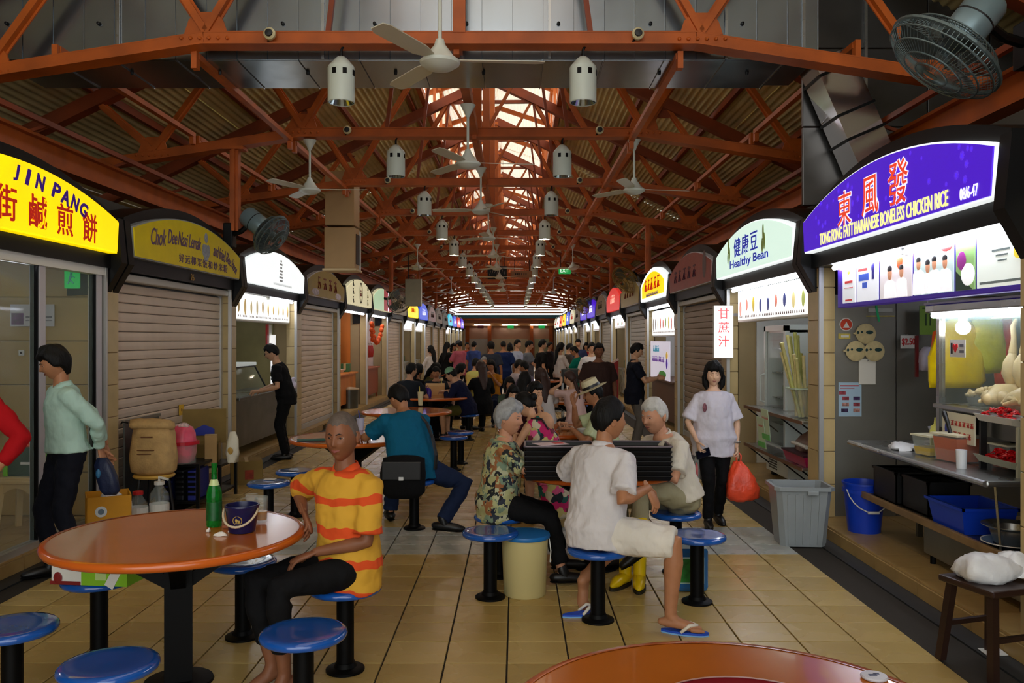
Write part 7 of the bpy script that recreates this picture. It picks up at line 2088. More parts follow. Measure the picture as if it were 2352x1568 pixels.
# 6 smiling old woman in floral shirt
FLOR = blotch_mat('floral_shirt', (150, 150, 110), [(168, 166, 116), (40, 46, 60), (186, 186, 150), (120, 140, 116), (22, 26, 30), (150, 96, 56), (176, 176, 126)], 24)
F_ = person('smiling grey-haired old woman in a floral shirt at the tray table', (-.13, 6.12, .54), 84, 1.56, 1.08, fem=.4, lean=6, twist=8, head=(24, 6), hs=1.12,
            arms={'R': ((.26, 5.90, .93), (.1, -.4, -.8), (.9, .2, .1), (0, .2, -1)), 'L': ((.30, 6.3, .86), (.1, .4, -.8), (.9, 0, .1), (0, 0, -1))},
            legs={'R': ((.32, 5.92, .09), (.6, -.1, .7)), 'L': ((.34, 6.28, .09), (.6, .1, .7))},
            skin='rosy', hair='puff', hairm=HAIRG, shirt=FLOR, sleeve=.8, hem=.14, pants=BLKC, plen=.92, shoes=SHOEB, near=2, old=1, collar=True, ease=1.5)
# 7 man in white seen from behind, shorts and flip flops
WSH = cloth('white_polo', (214, 210, 212)); WSHO = cloth('white_shorts', (222, 216, 206))
bl = (.49, 5.17, .555)
Gm = person('man in white polo and white shorts sitting with his back to the camera', bl, 62, 1.72, 1.06, lean=10, side=-3, twist=-18, head=(26, 6), hs=1.08,
            arms={'R': ((.80, 5.10, .82), (.0, -.5, -.75), (.45, -.1, -.9), (-.5, .4, -.2)), 'L': ((.50, 5.75, .86), (-.6, .2, -.5), (.6, .6, 0), (0, 0, -1))},
            legs={'R': ((.905, 4.94, .105), (.5, -.1, .8), (.96, -.28, -.04)), 'L': ((.42, 5.34, .19), (.6, .6, .1), (-.1, -.35, -.93))},
            skin='tan', hair='short', shirt=WSH, sleeve=.82, hem=.10, pants=WSHO, plen=.5, shoes=None, bare=True, near=2, collar=True, ease=1.4, hand_curl={'R': .28, 'L': .4}, face=True)
def flipflop(info, k, flat=True, c=None, fy=None, label=''):
    hp_, kn, an, f = info['lj'][k]
    f = V(fy) if fy is not None else V((f.x, f.y, 0)).normalized()
    c = V(c) if c is not None else V((an.x, an.y, 0)) + f * .05
    rz = math.atan2(f.y, f.x)
    t = thing('flip_flop', label, 'sandal', (c.x, c.y, .0), rz)
    pts = []
    for j in range(28):
        a = 2 * PI * j / 28
        pts.append((.138 * math.cos(a), (.040 + .010 * math.cos(a)) * math.sin(a)))
    obj('sole', MB().prism(pts, .002, .02, 'z'), M('blue_rubber', (24, 74, 190), .5), t)
    obj('under_sole', MB().prism([(x * 1.01, y * 1.02) for x, y in pts], .0, .008, 'z'), M('pale_blue_rubber', (120, 170, 220), .5), t)
    obj('strap', MB().tube([(.085, 0, .02), (.07, 0, .055), (.03, .03, .06), (-.02, .045, .02)], [.006, .011, .011, .009], 7).tube([(.07, 0, .055), (.03, -.03, .06), (-.02, -.045, .02)], [.011, .011, .009], 7), M('white_rubber', (222, 214, 200), .5), t, sm=180)
flipflop(Gm, 'R', c=(.985, 4.915, 0), label='blue flip flop with white strap under the front foot of the man in white')
flipflop(Gm, 'L', c=(.42, 5.24, 0), fy=(1, .25, 0), label='blue flip flop beneath the raised heel of the man in white')
# 8 white-haired old man
CRM = cloth('cream_polo', (212, 204, 188))
H_ = person('white-haired old man in cream polo and khaki trousers at the tray table', (1.22, 6.22, .545), -104, 1.70, 1.02, lean=20, twist=-14, head=(-14, 14), hs=1.12,
            arms={'L': ((.94, 5.98, .88), (.75, -.5, -.45), (-.85, .25, .1), (0, .3, -1)), 'R': ((.86, 6.32, .93), (.2, .6, -.6), (-.9, -.1, .1), (0, 0, -1))},
            legs={'L': ((.86, 5.86, .30), (-.9, -.35, .5), (-.8, -.2, -.5)), 'R': ((.80, 6.36, .09), (-.8, .1, .6))},
            skin='rosy', hair='crop', hairm=HAIRW, shirt=CRM, sleeve=.82, hem=.0, pants=KHAKI, shoes=SHOEB, near=2, old=1, collar=True, ease=1.2)
belt = [H_['lo'](p) for p in []]
rb, fb = H_['frame'](.06)
obj('belt', MB().tube([H_['lo'](H_['spine'](.055) + rb * math.cos(a * PI / 12) * .185 + fb * math.sin(a * PI / 12) * .138) for a in range(25)], .016, 6, flat=.4, up=(0, 0, 1)), BLACKP, H_['root'])
# 9 standing woman in a white tee
WTEE = cloth('lilac_white_tee', (214, 210, 222))
I_ = person('woman in oversized white tee and black leggings walking with an orange bag', (1.83, 7.80, .80), 184, 1.53, .92, fem=1, head=(4, 8), hs=1.06,
            arms={'L': ((2.03, 7.74, .735), (.5, .4, 0), (.05, -.05, -1), (-1, 0, 0)), 'R': ((1.65, 7.66, .79), (-.5, .5, 0), (.1, -.5, -.8), (.9, .1, 0))},
            legs={'R': ((1.76, 7.72, .08), (0, -1, 0), (-.1, -1, 0)), 'L': ((1.90, 7.92, .09), (0, -1, 0), (.1, -1, -.15))},
            skin='pale', hair='bob', shirt=WTEE, sleeve=.88, hem=.17, pants=BLKC, shoes=SHOEB, near=2, ease=2.4, hand_curl={'L': .9, 'R': .5})
w = I_['joints']['L'][2]
REDB = M('orange_red_film', (232, 76, 44), .35, var=.18, vs=7, bump=.6, bs=16)
t = thing('orange_bag', 'full orange red plastic bag in the hand of the woman in white', 'bag', (w.x + .02, w.y - .02, w.z - .49)); cloth_blob('sack', [(0, .09, .07, 0, 0), (.03, .14, .1, .01, 0), (.12, .15, .11, .02, 0), (.22, .12, .09, .01, 0), (.31, .06, .05, 0, 0), (.36, .025, .02, -.01, 0)], REDB, t, seed=51, amp=.012, n=32); obj('handle_loop', MB().tube([(-.025, 0, .35), (-.03, .005, .41), (-.005, .01, .44), (.015, 0, .41), (.01, 0, .35)], .008, 6), REDB, t)
w = I_['joints']['R'][2]
t = thing('phone', 'dark phone in the right hand of the woman in white', 'phone', (w.x + .04, w.y - .05, w.z - .10), .35); obj('slab', MB().box((0, 0, 0), (.145, .01, .075), Matrix.Rotation(-.25, 3, 'Y')), BLACKP, t); obj('screen', MB().box((0, -.006, 0), (.132, .002, .066), Matrix.Rotation(-.25, 3, 'Y')), M('dark_screen', (10, 14, 30), .1), t)
t = thing('drink_bag', 'clear bag with red drink hanging below the phone hand', 'bag', (w.x - .03, w.y - .05, w.z - .37)); cloth_blob('film', [(0, .03, .025, 0, 0), (.04, .045, .03, 0, 0), (.15, .04, .03, 0, 0), (.22, .02, .015, .01, 0), (.28, .006, .006, .03, 0)], CLEARP, t, seed=52, n=16, amp=.004); obj('red_drink', MB().ball((.012, 0, .11), (.015, .018, .08), 10, 8), M('red_drink', (190, 40, 50), .3), t)
t = thing('shirt_print', 'x', 'print') if False else None
obj('chest_print', MB().ball(I_['lo'](I_['spine'](.30) + I_['frame'](.3)[1] * .128 + I_['frame'](.3)[0] * .10), (.02, .008, .042), 10, 8), M('print_brown_pink', (120, 70, 80), .6, var=.5, vs=60), I_['root'])
obj('wristwatch', MB().tube([I_['lo'](I_['joints']['L'][2] + V((.03 * math.cos(a * PI / 8), .03 * math.sin(a * PI / 8), .045))) for a in range(17)], .009, 6), STEEL, I_['root'])
# ---------------------------------------------------------------- diners and queue further down the hall
GRP = 'diners and passers-by down the hall'
def C_(name, c):
    return cloth(name, c)
def sit(label, px, d, yaw, dz=0.0, reach=.36, armz=.84, **kw):
    x = X(px, d)
    ya = math.radians(yaw); f = V((math.sin(ya), math.cos(ya), 0)); r = V((math.cos(ya), -math.sin(ya), 0))
    P = V((x, d, .545 + dz))
    h = kw.get('h', 1.64); k = h / 1.72
    arms = kw.pop('arms', None)
    if arms is None:
        arms = {}
        for q, sg in (('R', 1), ('L', -1)):
            arms[q] = (V((x, d, armz)) + f * reach + r * sg * .13, V((0, 0, -.8)) + r * sg * .5, f - r * sg * .4, V((0, 0, -1)))
    else:
        arms = {q: ((P + f * a[0][0] + r * a[0][1] + V((0, 0, a[0][2])) - V((0, 0, P.z)),) + tuple((f * v[0] + r * v[1] + V((0, 0, v[2]))) for v in a[1:])) for q, a in arms.items()}
    legs = {q: (V((x, d, .085)) + f * .40 * k + r * sg * .12, V((0, 0, .8)) + f * .5 + r * sg * .1, f + r * sg * .1) for q, sg in (('R', 1), ('L', -1))}
    kw.setdefault('group', GRP)
    return person(label, P, yaw, arms=arms, legs=legs, **kw)
def stand(label, px, d, yaw, arms=None, **kw):
    x = X(px, d); h = kw.get('h', 1.66); k = h / 1.72
    ya = math.radians(yaw); f = V((math.sin(ya), math.cos(ya), 0)); r = V((math.cos(ya), -math.sin(ya), 0))
    P = V((x, d, .905 * k))
    if arms:
        arms = {q: ((V((x, d, 0)) + f * a[0][0] + r * a[0][1] + V((0, 0, a[0][2])),) + tuple((f * v[0] + r * v[1] + V((0, 0, v[2]))) for v in a[1:])) for q, a in arms.items()}
    kw.setdefault('group', GRP)
    return person(label, P, yaw, arms=arms, **kw)
def hold(z=1.05, reach=.30):
    return {q: ((reach, sg * .07, z), (0, sg * .5, -.8), (.8, -sg * .4, .1), (0, -sg * .6, -.3)) for q, sg in (('R', 1), ('L', -1))}
DK = C_('charcoal_tee', (30, 34, 40)); WH = C_('white_blouse', (214, 208, 206)); PK = C_('pale_pink_top', (212, 178, 172)); NV = C_('navy_sweat', (22, 26, 56)); DB = C_('dark_brown_shirt', (58, 40, 36))
BK = BLKC; OLV = C_('olive_top', (92, 88, 48)); MU = C_('mustard_top', (172, 112, 26)); GY = C_('grey_tee', (104, 112, 124)); PKP = C_('pink_plaid', (176, 90, 108)); BLP = C_('blue_plaid', (66, 88, 160)); LBL = C_('light_blue_shirt', (176, 190, 214))
# table behind the old woman
sit('woman resting her cheek on her hand, watch on her wrist, behind the grey-haired woman', 1205, 9.0, 118, h=1.60, fem=1, lean=10, head=(18, 16), near=1, skin='fair', hair='short', shirt=C_('deep_pink_top', (60, 30, 34)), sleeve=.3, hem=.05, pants=BK,
    arms={'R': ((.22, .10, 1.02), (.2, .3, -.9), (.1, -.1, .9), (-.6, -.4, 0)), 'L': ((.36, -.12, .84), (.1, -.5, -.8), (.8, .4, 0), (0, 0, -1))})
FLD = blotch_mat('tropical_dress', (200, 190, 160), [(200, 190, 160), (196, 30, 100), (30, 90, 80), (18, 30, 40), (220, 90, 140), (190, 180, 110), (120, 40, 60)], 15)
J_ = sit('woman in strappy tropical floral dress seen from behind', 1268, 7.75, -48, h=1.62, fem=1, lean=24, side=-4, twist=-10, head=(-10, 30), near=1, skin='fair', hair='bun', shirt=FLD, sleeve=0, hem=.14, pants=FLD, skirt=True, shoes=BLKG, face=False, reach=.34, ease=1.3)
# bare back above the dress
sp2, fr2 = J_['spine'], J_['frame']
r2_, f2_ = fr2(.36)
obj('bare_back', MB().ball(J_['lo'](sp2(.40) - f2_ * .085), (.115, .05, .10), 16, 10, Matrix.Rotation(-.6, 3, 'Z')), SKIN['fair'], J_['root'], sm=180)
obj('dress_strap', MB().tube([J_['lo'](sp2(.31) - f2_ * .135 - r2_ * .06), J_['lo'](sp2(.42) - f2_ * .14 - r2_ * .085), J_['lo'](sp2(.475) - f2_ * .05 - r2_ * .10)], .008, 6), BLACKP, J_['root'])
K_ = sit('man in straw fedora and pale green shirt raising a hand to his mouth', 1398, 8.35, -82, h=1.68, lean=12, head=(-6, 18), near=1, skin='tan', hair='short', shirt=C_('pale_green_shirt', (192, 204, 160)), sleeve=.8, hem=.1, pants=KHAKI,
    arms={'R': ((.34, -.02, 1.06), (.3, .4, -.8), (.2, -.3, .9), (-.8, -.3, 0)), 'L': ((.36, -.12, .84), (.1, -.5, -.8), (.8, .4, 0), (0, 0, -1))})
def hat(info, mat, band):
    hw = info['hw']; hb = info['hb']; s_ = info['hs']
    m = Matrix((hb[0], hb[1], hb[2])).transposed()
    c = V((0, -.005, .055))
    mk = lambda prof: MB().add(*(lambda b: ([hw(c + Matrix.Rotation(-.12, 3, 'X') @ V(p)) for p in b.v], b.f))(MB().lathe(prof, 28)))
    h_ = obj('straw_hat', mk([(0, .10), (.05, .108), (.083, .095), (.094, .02), (.10, .006), (.165, -.004), (.168, .0), (.10, .012)]), mat, info['root'], sm=50)
    obj('hat_band', mk([(.0965, .008), (.1, .008), (.095, .04), (.091, .04)]), band, h_, sm=50)
hat(K_, M('straw_hat_weave', (206, 196, 160), .8, var=.08, vs=60, bump=.3, bs=80), BLACKP)
# centre right pair in white, table 7
sit('woman with reddish brown long hair in a white top, back to the camera', 1250, 12.2, -14, h=1.64, fem=1, lean=10, head=(-24, 10), skin='fair', hair='long', hairm=HAIRBR, shirt=WH, sleeve=.7, pants=JEANS, face=False,
    arms={'L': ((.2, -.2, 1.1), (0, -.6, -.6), (.2, .1, .9), (.3, .6, 0)), 'R': ((.34, .1, .84), (.1, .5, -.8), (.8, -.3, 0), (0, 0, -1))})
sit('woman in pale pink tee with long dark ponytail, back to the camera', 1326, 12.1, -36, h=1.6, fem=1, lean=14, head=(-20, 8), skin='fair', hair='pony', hairm=HAIRBR, shirt=PK, sleeve=.6, pants=BK, face=False,
    arms={'L': ((.22, -.12, 1.08), (0, -.5, -.6), (.2, .1, .9), (.3, .6, 0)), 'R': ((.34, .1, .84), (.1, .5, -.8), (.8, -.3, 0), (0, 0, -1))})
sit('woman with dark hair and beige top beside the child', 1196, 11.6, 20, h=1.6, fem=1, lean=14, head=(4, 10), skin='fair', hair='long', shirt=C_('beige_pink_top', (208, 180, 168)), sleeve=.5, pants=BK, face=False)
sit('child with dark fringe and striped top seen above the old woman', 1166, 11.9, 150, h=1.35, fem=1, lean=4, head=(10, 8), skin='tan', hair='bob', shirt=C_('dull_green_top', (70, 84, 66)), sleeve=.6, pants=BK, dz=.02)
sit('person in pink shoulder cloth right behind the old woman', 1176, 9.6, 170, h=1.42, fem=1, lean=6, head=(0, 10), skin='fair', hair='bob', shirt=C_('pink_white_top', (222, 150, 170)), sleeve=.5, pants=BK)
# left-hand tables
L_ = sit('man in navy sweatshirt and green cap eating, side view', 1074, 14.35, -78, h=1.68, lean=26, head=(0, 24), near=1, skin='fair', hair='short', shirt=NV, sleeve=1.9, hem=.1, pants=OLIVEC, plen=.52, ease=1.3)
hw = L_['hw']
cp = MB().add(*(lambda b: ([hw(V((p[0], p[1] - .004, p[2] + .045))) for p in b.v], b.f))(MB().lathe([(.0, .098), (.05, .088), (.085, .05), (.097, 0), (.09, -.005), (0, .0)], 24)))
k_ = obj('green_cap', cp, cloth('mint_cap', (124, 168, 132)), L_['root'], sm=60)
obj('peak', MB().add(*(lambda b: ([hw(V((p[0], p[1], p[2]))) for p in b.v], b.f))(MB().ball((0, .105, .045), (.075, .085, .008), 16, 6))), M('orange_peak', (190, 96, 40), .7), k_)
sit('man in dark tee at the left, seen from behind, short hair', 936, 14.0, 24, h=1.7, lean=8, head=(20, 8), skin='fair', hair='short', shirt=DK, sleeve=.7, pants=BK, face=False)
sit('dark long-haired woman close behind the man in dark tee', 951, 15.2, 40, h=1.6, fem=1, lean=8, head=(0, 10), skin='tan', hair='long', shirt=BK, sleeve=.7, pants=BK, face=False)
sit('woman in olive top looking down at her phone', 982, 15.6, 105, h=1.66, fem=1, lean=12, head=(10, 30), skin='tan', hair='long', shirt=OLV, sleeve=.7, pants=BK)
sit('boy with dark hair facing the camera at the far side of the table', 1003, 15.2, 182, h=1.52, lean=8, head=(0, 22), skin='tan', hair='short', shirt=DK, sleeve=.6, pants=BK)
sit('person in pale pink top with dark hair, leaning towards the table', 1030, 15.9, 60, h=1.68, fem=1, lean=22, head=(0, 20), skin='fair', hair='long', shirt=C_('salmon_top', (204, 166, 150)), sleeve=.7, pants=BK, face=False)
sit('woman in black with very long dark brown hair, back to the camera', 1108, 15.4, -20, h=1.7, fem=1, lean=6, head=(0, 10), skin='fair', hair='long', hairm=HAIRBR, shirt=BK, sleeve=1.8, hem=.2, pants=BK, face=False)
sit('woman in mustard top facing the camera', 1130, 17.0, 190, h=1.68, fem=1, lean=4, head=(10, 20), skin='tan', hair='long', shirt=MU, sleeve=.8, pants=JEANS, arms={q: ((.26, sg * .06, 1.0), (0, sg * .5, -.7), (.4, -sg * .3, .6), (0, -sg, 0)) for q, sg in (('R', 1), ('L', -1))})
sit('person in pale yellow top half hidden behind the green cap', 1086, 18.6, 30, h=1.66, fem=1, lean=8, head=(0, 8), skin='fair', hair='short', shirt=C_('pale_yellow_top', (206, 208, 120)), sleeve=.6, pants=BK, face=False)
sit('boy in pale shirt turned right, in the middle of the hall', 1183, 17.2, 60, h=1.66, lean=6, head=(20, 10), skin='fair', hair='short', shirt=C_('pale_mauve_shirt', (190, 178, 186)), sleeve=.7, pants=BK)
sit('grey-haired man sitting beyond the woman in mustard', 1110, 20.0, 160, h=1.68, lean=4, head=(0, 10), skin='rosy', hair='crop', hairm=HAIRG, shirt=DK, sleeve=.7, pants=BK)
sit('dark-haired sitter at the right middle table', 1215, 16.4, -60, h=1.66, lean=8, head=(0, 12), skin='tan', hair='short', shirt=C_('purple_grey_top', (92, 82, 100)), sleeve=.7, pants=BK)
# standing figures
stand('man in black polo looking at the thing in his hands, side view', 1458, 13.0, 96, h=1.69, build=1.04, head=(0, 22), near=1, skin='fair', hair='short', shirt=C_('black_navy_polo', (18, 20, 32)), sleeve=.75, hem=.16, pants=C_('grey_trousers', (104, 98, 92)), arms=hold(1.13, .34), collar=True)
stand('man in dark brown checked shirt facing the camera', 1375, 13.2, 176, h=1.68, build=1.16, head=(0, 4), near=1, skin='dark', hair='short', shirt=DB, sleeve=.85, hem=.18, pants=NAVY, collar=True, ease=1.3)
S1_ = stand('man in pink plaid shirt and grey cap, side view far down the left', 1056, 24.0, -50, h=1.72, build=1.12, head=(0, 14), skin='tan', hair='short', shirt=PKP, sleeve=.9, hem=.2, pants=NAVY, arms=hold(1.1))
hw = S1_['hw']
k_ = obj('grey_cap', MB().add(*(lambda b: ([hw(V((p[0], p[1], p[2] + .045))) for p in b.v], b.f))(MB().lathe([(.0, .1), (.05, .09), (.09, .05), (.1, 0), (0, .0)], 20))), cloth('grey_cap_cloth', (70, 74, 80)), S1_['root'], sm=60)
obj('peak', MB().add(*(lambda b: ([hw(V(p)) for p in b.v], b.f))(MB().ball((0, .11, .045), (.07, .07, .008), 12, 6))), cloth('grey_cap_cloth', (70, 74, 80)), k_)
stand('broad man in navy shirt with cropped hair, back to the camera', 1156, 21.5, -6, h=1.72, build=1.16, head=(0, 6), skin='tan', hair='buzz', hairm=HAIRB, shirt=C_('navy_blue_shirt', (26, 44, 92)), sleeve=.9, hem=.2, pants=JEANS, face=False)
stand('man in light blue shirt in the queue', 1187, 22.5, 120, h=1.74, head=(0, 8), skin='fair', hair='short', shirt=LBL, sleeve=.9, hem=.16, pants=NAVY, arms=hold(1.12))
stand('young man in grey tee carrying a tray in the queue', 1213, 21.0, 96, h=1.72, head=(0, 14), skin='fair', hair='short', shirt=GY, sleeve=.8, hem=.16, pants=BK, arms=hold(1.12, .36))
stand('young man in black tee with swept hair in the queue', 1244, 20.4, 70, h=1.74, head=(10, 6), skin='fair', hair='short', shirt=BK, sleeve=.8, hem=.2, pants=BK)
stand('woman in white blouse and black skirt with long dark hair', 1286, 20.6, 60, h=1.66, fem=1, head=(10, 10), skin='fair', hair='long', shirt=WH, sleeve=1.6, hem=.08, pants=BK, skirt=.36, arms=hold(1.08))
stand('man in green jersey with yellow sleeves bending forward', 1336, 19.0, -70, h=1.62, build=1.1, lean=14, head=(0, 24), skin='tan', hair='short', shirt=C_('green_jersey', (0, 104, 88)), sleeve=.8, hem=.2, pants=NAVY, arms=hold(.98, .4))
stand('man in dark tee beside the woman in the white blouse', 1306, 22.5, 80, h=1.64, head=(0, 14), skin='fair', hair='short', shirt=C_('brown_grey_tee', (72, 66, 60)), sleeve=.8, pants=JEANS, arms=hold(1.05))
stand('man behind the green jersey, dark hair, blue top', 1328, 25.0, 190, h=1.76, head=(0, 12), skin='fair', hair='short', shirt=C_('dusk_blue_top', (50, 60, 92)), sleeve=.8, pants=NAVY)
stand('dark-haired man with raised head beside the navy shirt', 1128, 20.0, 10, h=1.70, head=(-20, 4), skin='tan', hair='short', shirt=C_('slate_tee', (54, 60, 74)), sleeve=.8, pants=NAVY, face=False)
stand('woman in white blouse with long dark hair at the left stalls', 991, 22.0, -50, h=1.58, fem=1, head=(0, 8), skin='fair', hair='long', shirt=WH, sleeve=1.5, hem=.15, pants=NAVY, face=False, arms=hold(1.0))
stand('woman in black with long black hair at the left stalls', 1026, 24.5, 30, h=1.66, fem=1, head=(0, 8), skin='fair', hair='long', shirt=BK, sleeve=1.8, hem=.25, pants=BK, face=False)
stand('man in blue plaid shirt far down the aisle', 1088, 27.0, 20, h=1.68, head=(0, 8), skin='fair', hair='short', shirt=BLP, sleeve=.9, hem=.18, pants=NAVY, face=False)
stand('woman in white far down the aisle, between navy and light blue shirts', 1171, 28.0, 10, h=1.62, fem=1, head=(0, 8), skin='fair', hair='bob', shirt=WH, sleeve=.8, pants=JEANS, face=False)
stand('person in white and dark top left of the pink plaid man', 1040, 26.0, 130, h=1.62, fem=1, head=(0, 8), skin='tan', hair='bob', shirt=C_('grey_white_top', (168, 166, 160)), sleeve=.6, pants=BK)
stand('man with white shirt partly behind the man in brown', 1358, 17.5, 160, h=1.68, head=(0, 8), skin='fair', hair='short', shirt=WH, sleeve=.8, pants=NAVY)
stand('woman in red far right behind the white shirt', 1346, 27.0, 170, h=1.64, fem=1, head=(0, 8), skin='fair', hair='bob', shirt=C_('bright_red_top', (196, 40, 36)), sleeve=.8, pants=BK)
stand('man in dark jacket deep in the queue', 1262, 27.0, 120, h=1.66, head=(0, 8), skin='tan', hair='short', shirt=C_('dark_jacket', (34, 30, 34)), sleeve=1.8, pants=BK)
stand('man in red brown top far left in front of bright stalls', 1072, 30.0, 150, h=1.64, head=(0, 8), skin='tan', hair='short', shirt=C_('brick_top', (170, 60, 50)), sleeve=.8, pants=NAVY)
# ================================================================= small things on and under the tables
TT = .7505
# ---- left table
GG = M('green_bottle_glass', (14, 130, 40), .06, spec=.7, coat=.5, es=.0)
p = G(492, 1208, .75)
t = thing('beer_bottle', 'tall green glass bottle on the left table', 'bottle', (p.x, p.y, TT))
bt = bpy.data.materials.new('green_glass'); bt.use_nodes = True
q_ = bt.node_tree.nodes['Principled BSDF']; q_.inputs['Base Color'].default_value = lin((30, 170, 60)); q_.inputs['Roughness'].default_value = .05; q_.inputs['Transmission Weight'].default_value = .75; q_.inputs['IOR'].default_value = 1.3
obj('glass', MB().lathe([(0, 0), (.036, 0), (.039, .006), (.039, .17), (.036, .19), (.018, .235), (.0145, .25), (.0135, .31), (.015, .315), (.015, .328), (.0, .328)], 32), bt, t, sm=40)
obj('front_label', MB().lathe([(.0394, .035), (.0398, .035), (.0398, .13), (.0394, .13)], 32, closed=True), M('dark_green_label', (12, 84, 36), .4, var=.25, vs=40), t, sm=60)
obj('neck_label', MB().lathe([(.0255, .214), (.0268, .214), (.0165, .245), (.0155, .245)], 28, closed=True), M('neck_foil', (196, 214, 150), .35), t, sm=60)
p = G(556, 1220, .75)
t = thing('ice_bucket', 'navy blue ice bucket with pale handle and gold crest', 'bucket', (p.x, p.y, TT))
NVB = M('navy_bucket', (24, 26, 74), .3)
obj('pail', MB().lathe([(0, 0), (.062, 0), (.066, .01), (.082, .125), (.086, .13), (.084, .137), (.078, .137), (.06, .012), (0, .012)], 36), NVB, t, sm=40)
obj('handle', MB().tube([(.086 * math.cos(-PI * a / 14), -.012 + .086 * math.sin(-PI * a / 14) * 1.08, .118 - .075 * math.sin(PI * a / 14)) for a in range(15)], .006, 8), M('cream_handle', (206, 190, 160), .5), t, sm=180)
cr = MB().tube([(.022 * math.cos(a * PI / 8), -.0715 - .0035 * math.sin(a * PI / 8), .068 + .022 * math.sin(a * PI / 8)) for a in range(17)], .0022, 5); cr.ball((-.004, -.073, .07), (.008, .003, .012), 8, 6).ball((.008, -.073, .062), (.006, .003, .009), 8, 6).bar((-.012, -.073, .055), (.012, -.074, .055), .004)
obj('gold_crest', cr, M('gold_print_crest', (176, 146, 70), .4), t)
def mug(label, px, py, h, fill, col):
    p = G(px, py, .75)
    t = thing('glass_mug', label, 'mug', (p.x, p.y, TT)); obj('glass', MB().lathe([(0, 0), (.032, 0), (.036, h), (.033, h), (.029, .012), (0, .012)], 24), CLEARP, t, sm=40)
    if fill:
        obj('drink', MB().lathe([(0, .013), (.0285, .013), (.029 + .004 * fill, h * fill), (0, h * fill)], 24), M('drink_amber', col, .2), t, sm=40)
    obj('handle', MB().tube([(-.034, 0, h * .8), (-.058, 0, h * .75), (-.06, 0, h * .35), (-.033, 0, h * .25)], .0055, 8), CLEARP, t, sm=60)
mug('clear glass mug with a little amber drink right of the bucket', 600, 1198, .135, .42, (190, 130, 30))
mug('small clear mug half hidden behind the bucket', 578, 1176, .10, 0, (0, 0, 0))
for i, (px, py, rx, ry) in enumerate(((506, 1230, .032, .014), (541, 1221, .036, .018), (478, 1221, .011, .010))):
    p = G(px, py, .75)
    t = thing('tissue', ['crumpled white tissue in front of the green bottle', 'larger crumpled tissue at the foot of the ice bucket', 'small white paper ball left of the tissues'][i], 'tissue', (p.x, p.y, TT)); cloth_blob('paper', [(0, rx, ry, 0, 0), (.008, rx * .9, ry * .9, 0, 0), (.016, rx * .5, ry * .5, .004, 0), (.02, rx * .15, ry * .15, .004, 0)], M('tissue_white', (226, 220, 212), .8, bump=.4, bs=60), t, n=18, seed=60 + i, amp=.003)
p = G(522, 1213, .75); t = thing('lighter', 'small brown lighter lying between bottle and bucket', 'lighter', (p.x, p.y, TT)); obj('body', MB().bbox((0, 0, .008), (.05, .016, .016), .004), M('brown_plastic', (150, 80, 40), .4), t); obj('tip', MB().b2((.025, -.007, .002), (.034, .007, .014)), STEEL, t)
# ---- nearest table
p = G(2008, 1556, .75); t = thing('white_disc', 'round white token disc on the nearest table', 'disc', (p.x, p.y, TT)); obj('disc', MB().lathe([(0, 0), (.036, 0), (.038, .004), (.035, .008), (0, .009)], 28), M('white_disc_paint', (196, 196, 204), .3), t, sm=40); obj('dark_mark', MB().b2((-.016, -.008, .0085), (.006, .004, .0096)).b2((.0, .002, .0085), (.016, .012, .0096)), M('disc_print', (70, 76, 110), .5), t)
t = thing('round_tray', 'round dark red tray at the middle of the nearest table', 'tray', (.595, 2.12, TT)); obj('tray', MB().lathe([(0, .0), (.25, 0), (.265, .012), (.258, .013), (.245, .005), (0, .005)], 48), M('dark_red_tray', (120, 22, 34), .3), t, sm=40); obj('pale_rim', MB().lathe([(.258, .0125), (.265, .0115), (.267, .015), (.259, .016)], 48, closed=True), M('pale_pink_rim', (210, 160, 150), .3), t, sm=40)
# ---- tray stacks on the tray table
TRM = M('black_tray', (13, 12, 14), .45, spec=.3); TRE = M('painted_lit_tray_edge', (112, 98, 106), .4)
def tray(label, loc, rz, group):
    t = thing('serving_tray', label, 'tray', loc, rz, group); w, d, h = .245, .17, .036
    q = lambda k, z: [V((sx * w * k, sy * d * k, z)) for sx, sy in ((-1, -1), (1, -1), (1, 1), (-1, 1))]
    obj('pan', MB().loft([q(.93, 0), q(.985, h - .008), q(1.0, h - .006), q(1.0, h - .001), q(.97, h - .001), q(.91, .004)]), TRM, t)
    return t
for sidx, (x, y, nm, rz) in enumerate(((.30, 5.93, 'left', -.02), (.83, 5.93, 'right', -.03))):
    base = None
    for i in range(7):
        top = i == 6
        lb = 'black tray, %s from the top of the %s stack on the orange table' % (ORD[6 - i], nm) if not top else 'topmost tray, lit rim painted grey, of the %s stack on the orange table' % nm
        loc = (x, y, TT + .001 + .0335 * i)
        if base is None:
            base = tray(lb, loc, rz, 'trays in the %s stack' % nm); cur = base
        else:
            cur = dup(base, loc, rz, lb, 'trays in the %s stack' % nm if not top else 'topmost trays')
        if top:
            obj('painted_lit_rim', MB().b2((-.247, -.172, .03), (.247, -.158, .038)).b2((-.247, .158, .03), (.247, .172, .038)).b2((-.247, -.172, .03), (-.233, .172, .038)).b2((.233, -.172, .03), (.247, .172, .038)), TRE, cur)  # light catching the topmost rim, put into its colour
t = thing('leaflet', 'white and red leaflet under the hand of the smiling old woman', 'leaflet', (.24, 5.86, TT + .245)); obj('paper', MB().box((0, 0, 0), (.22, .15, .003), Matrix.Rotation(.4, 3, 'Z')), M('pink_white_paper', (214, 190, 196), .5), t); obj('red_print', MB().box((.05, .03, .002), (.07, .06, .002), Matrix.Rotation(.4, 3, 'Z')), REDPAINT, t)
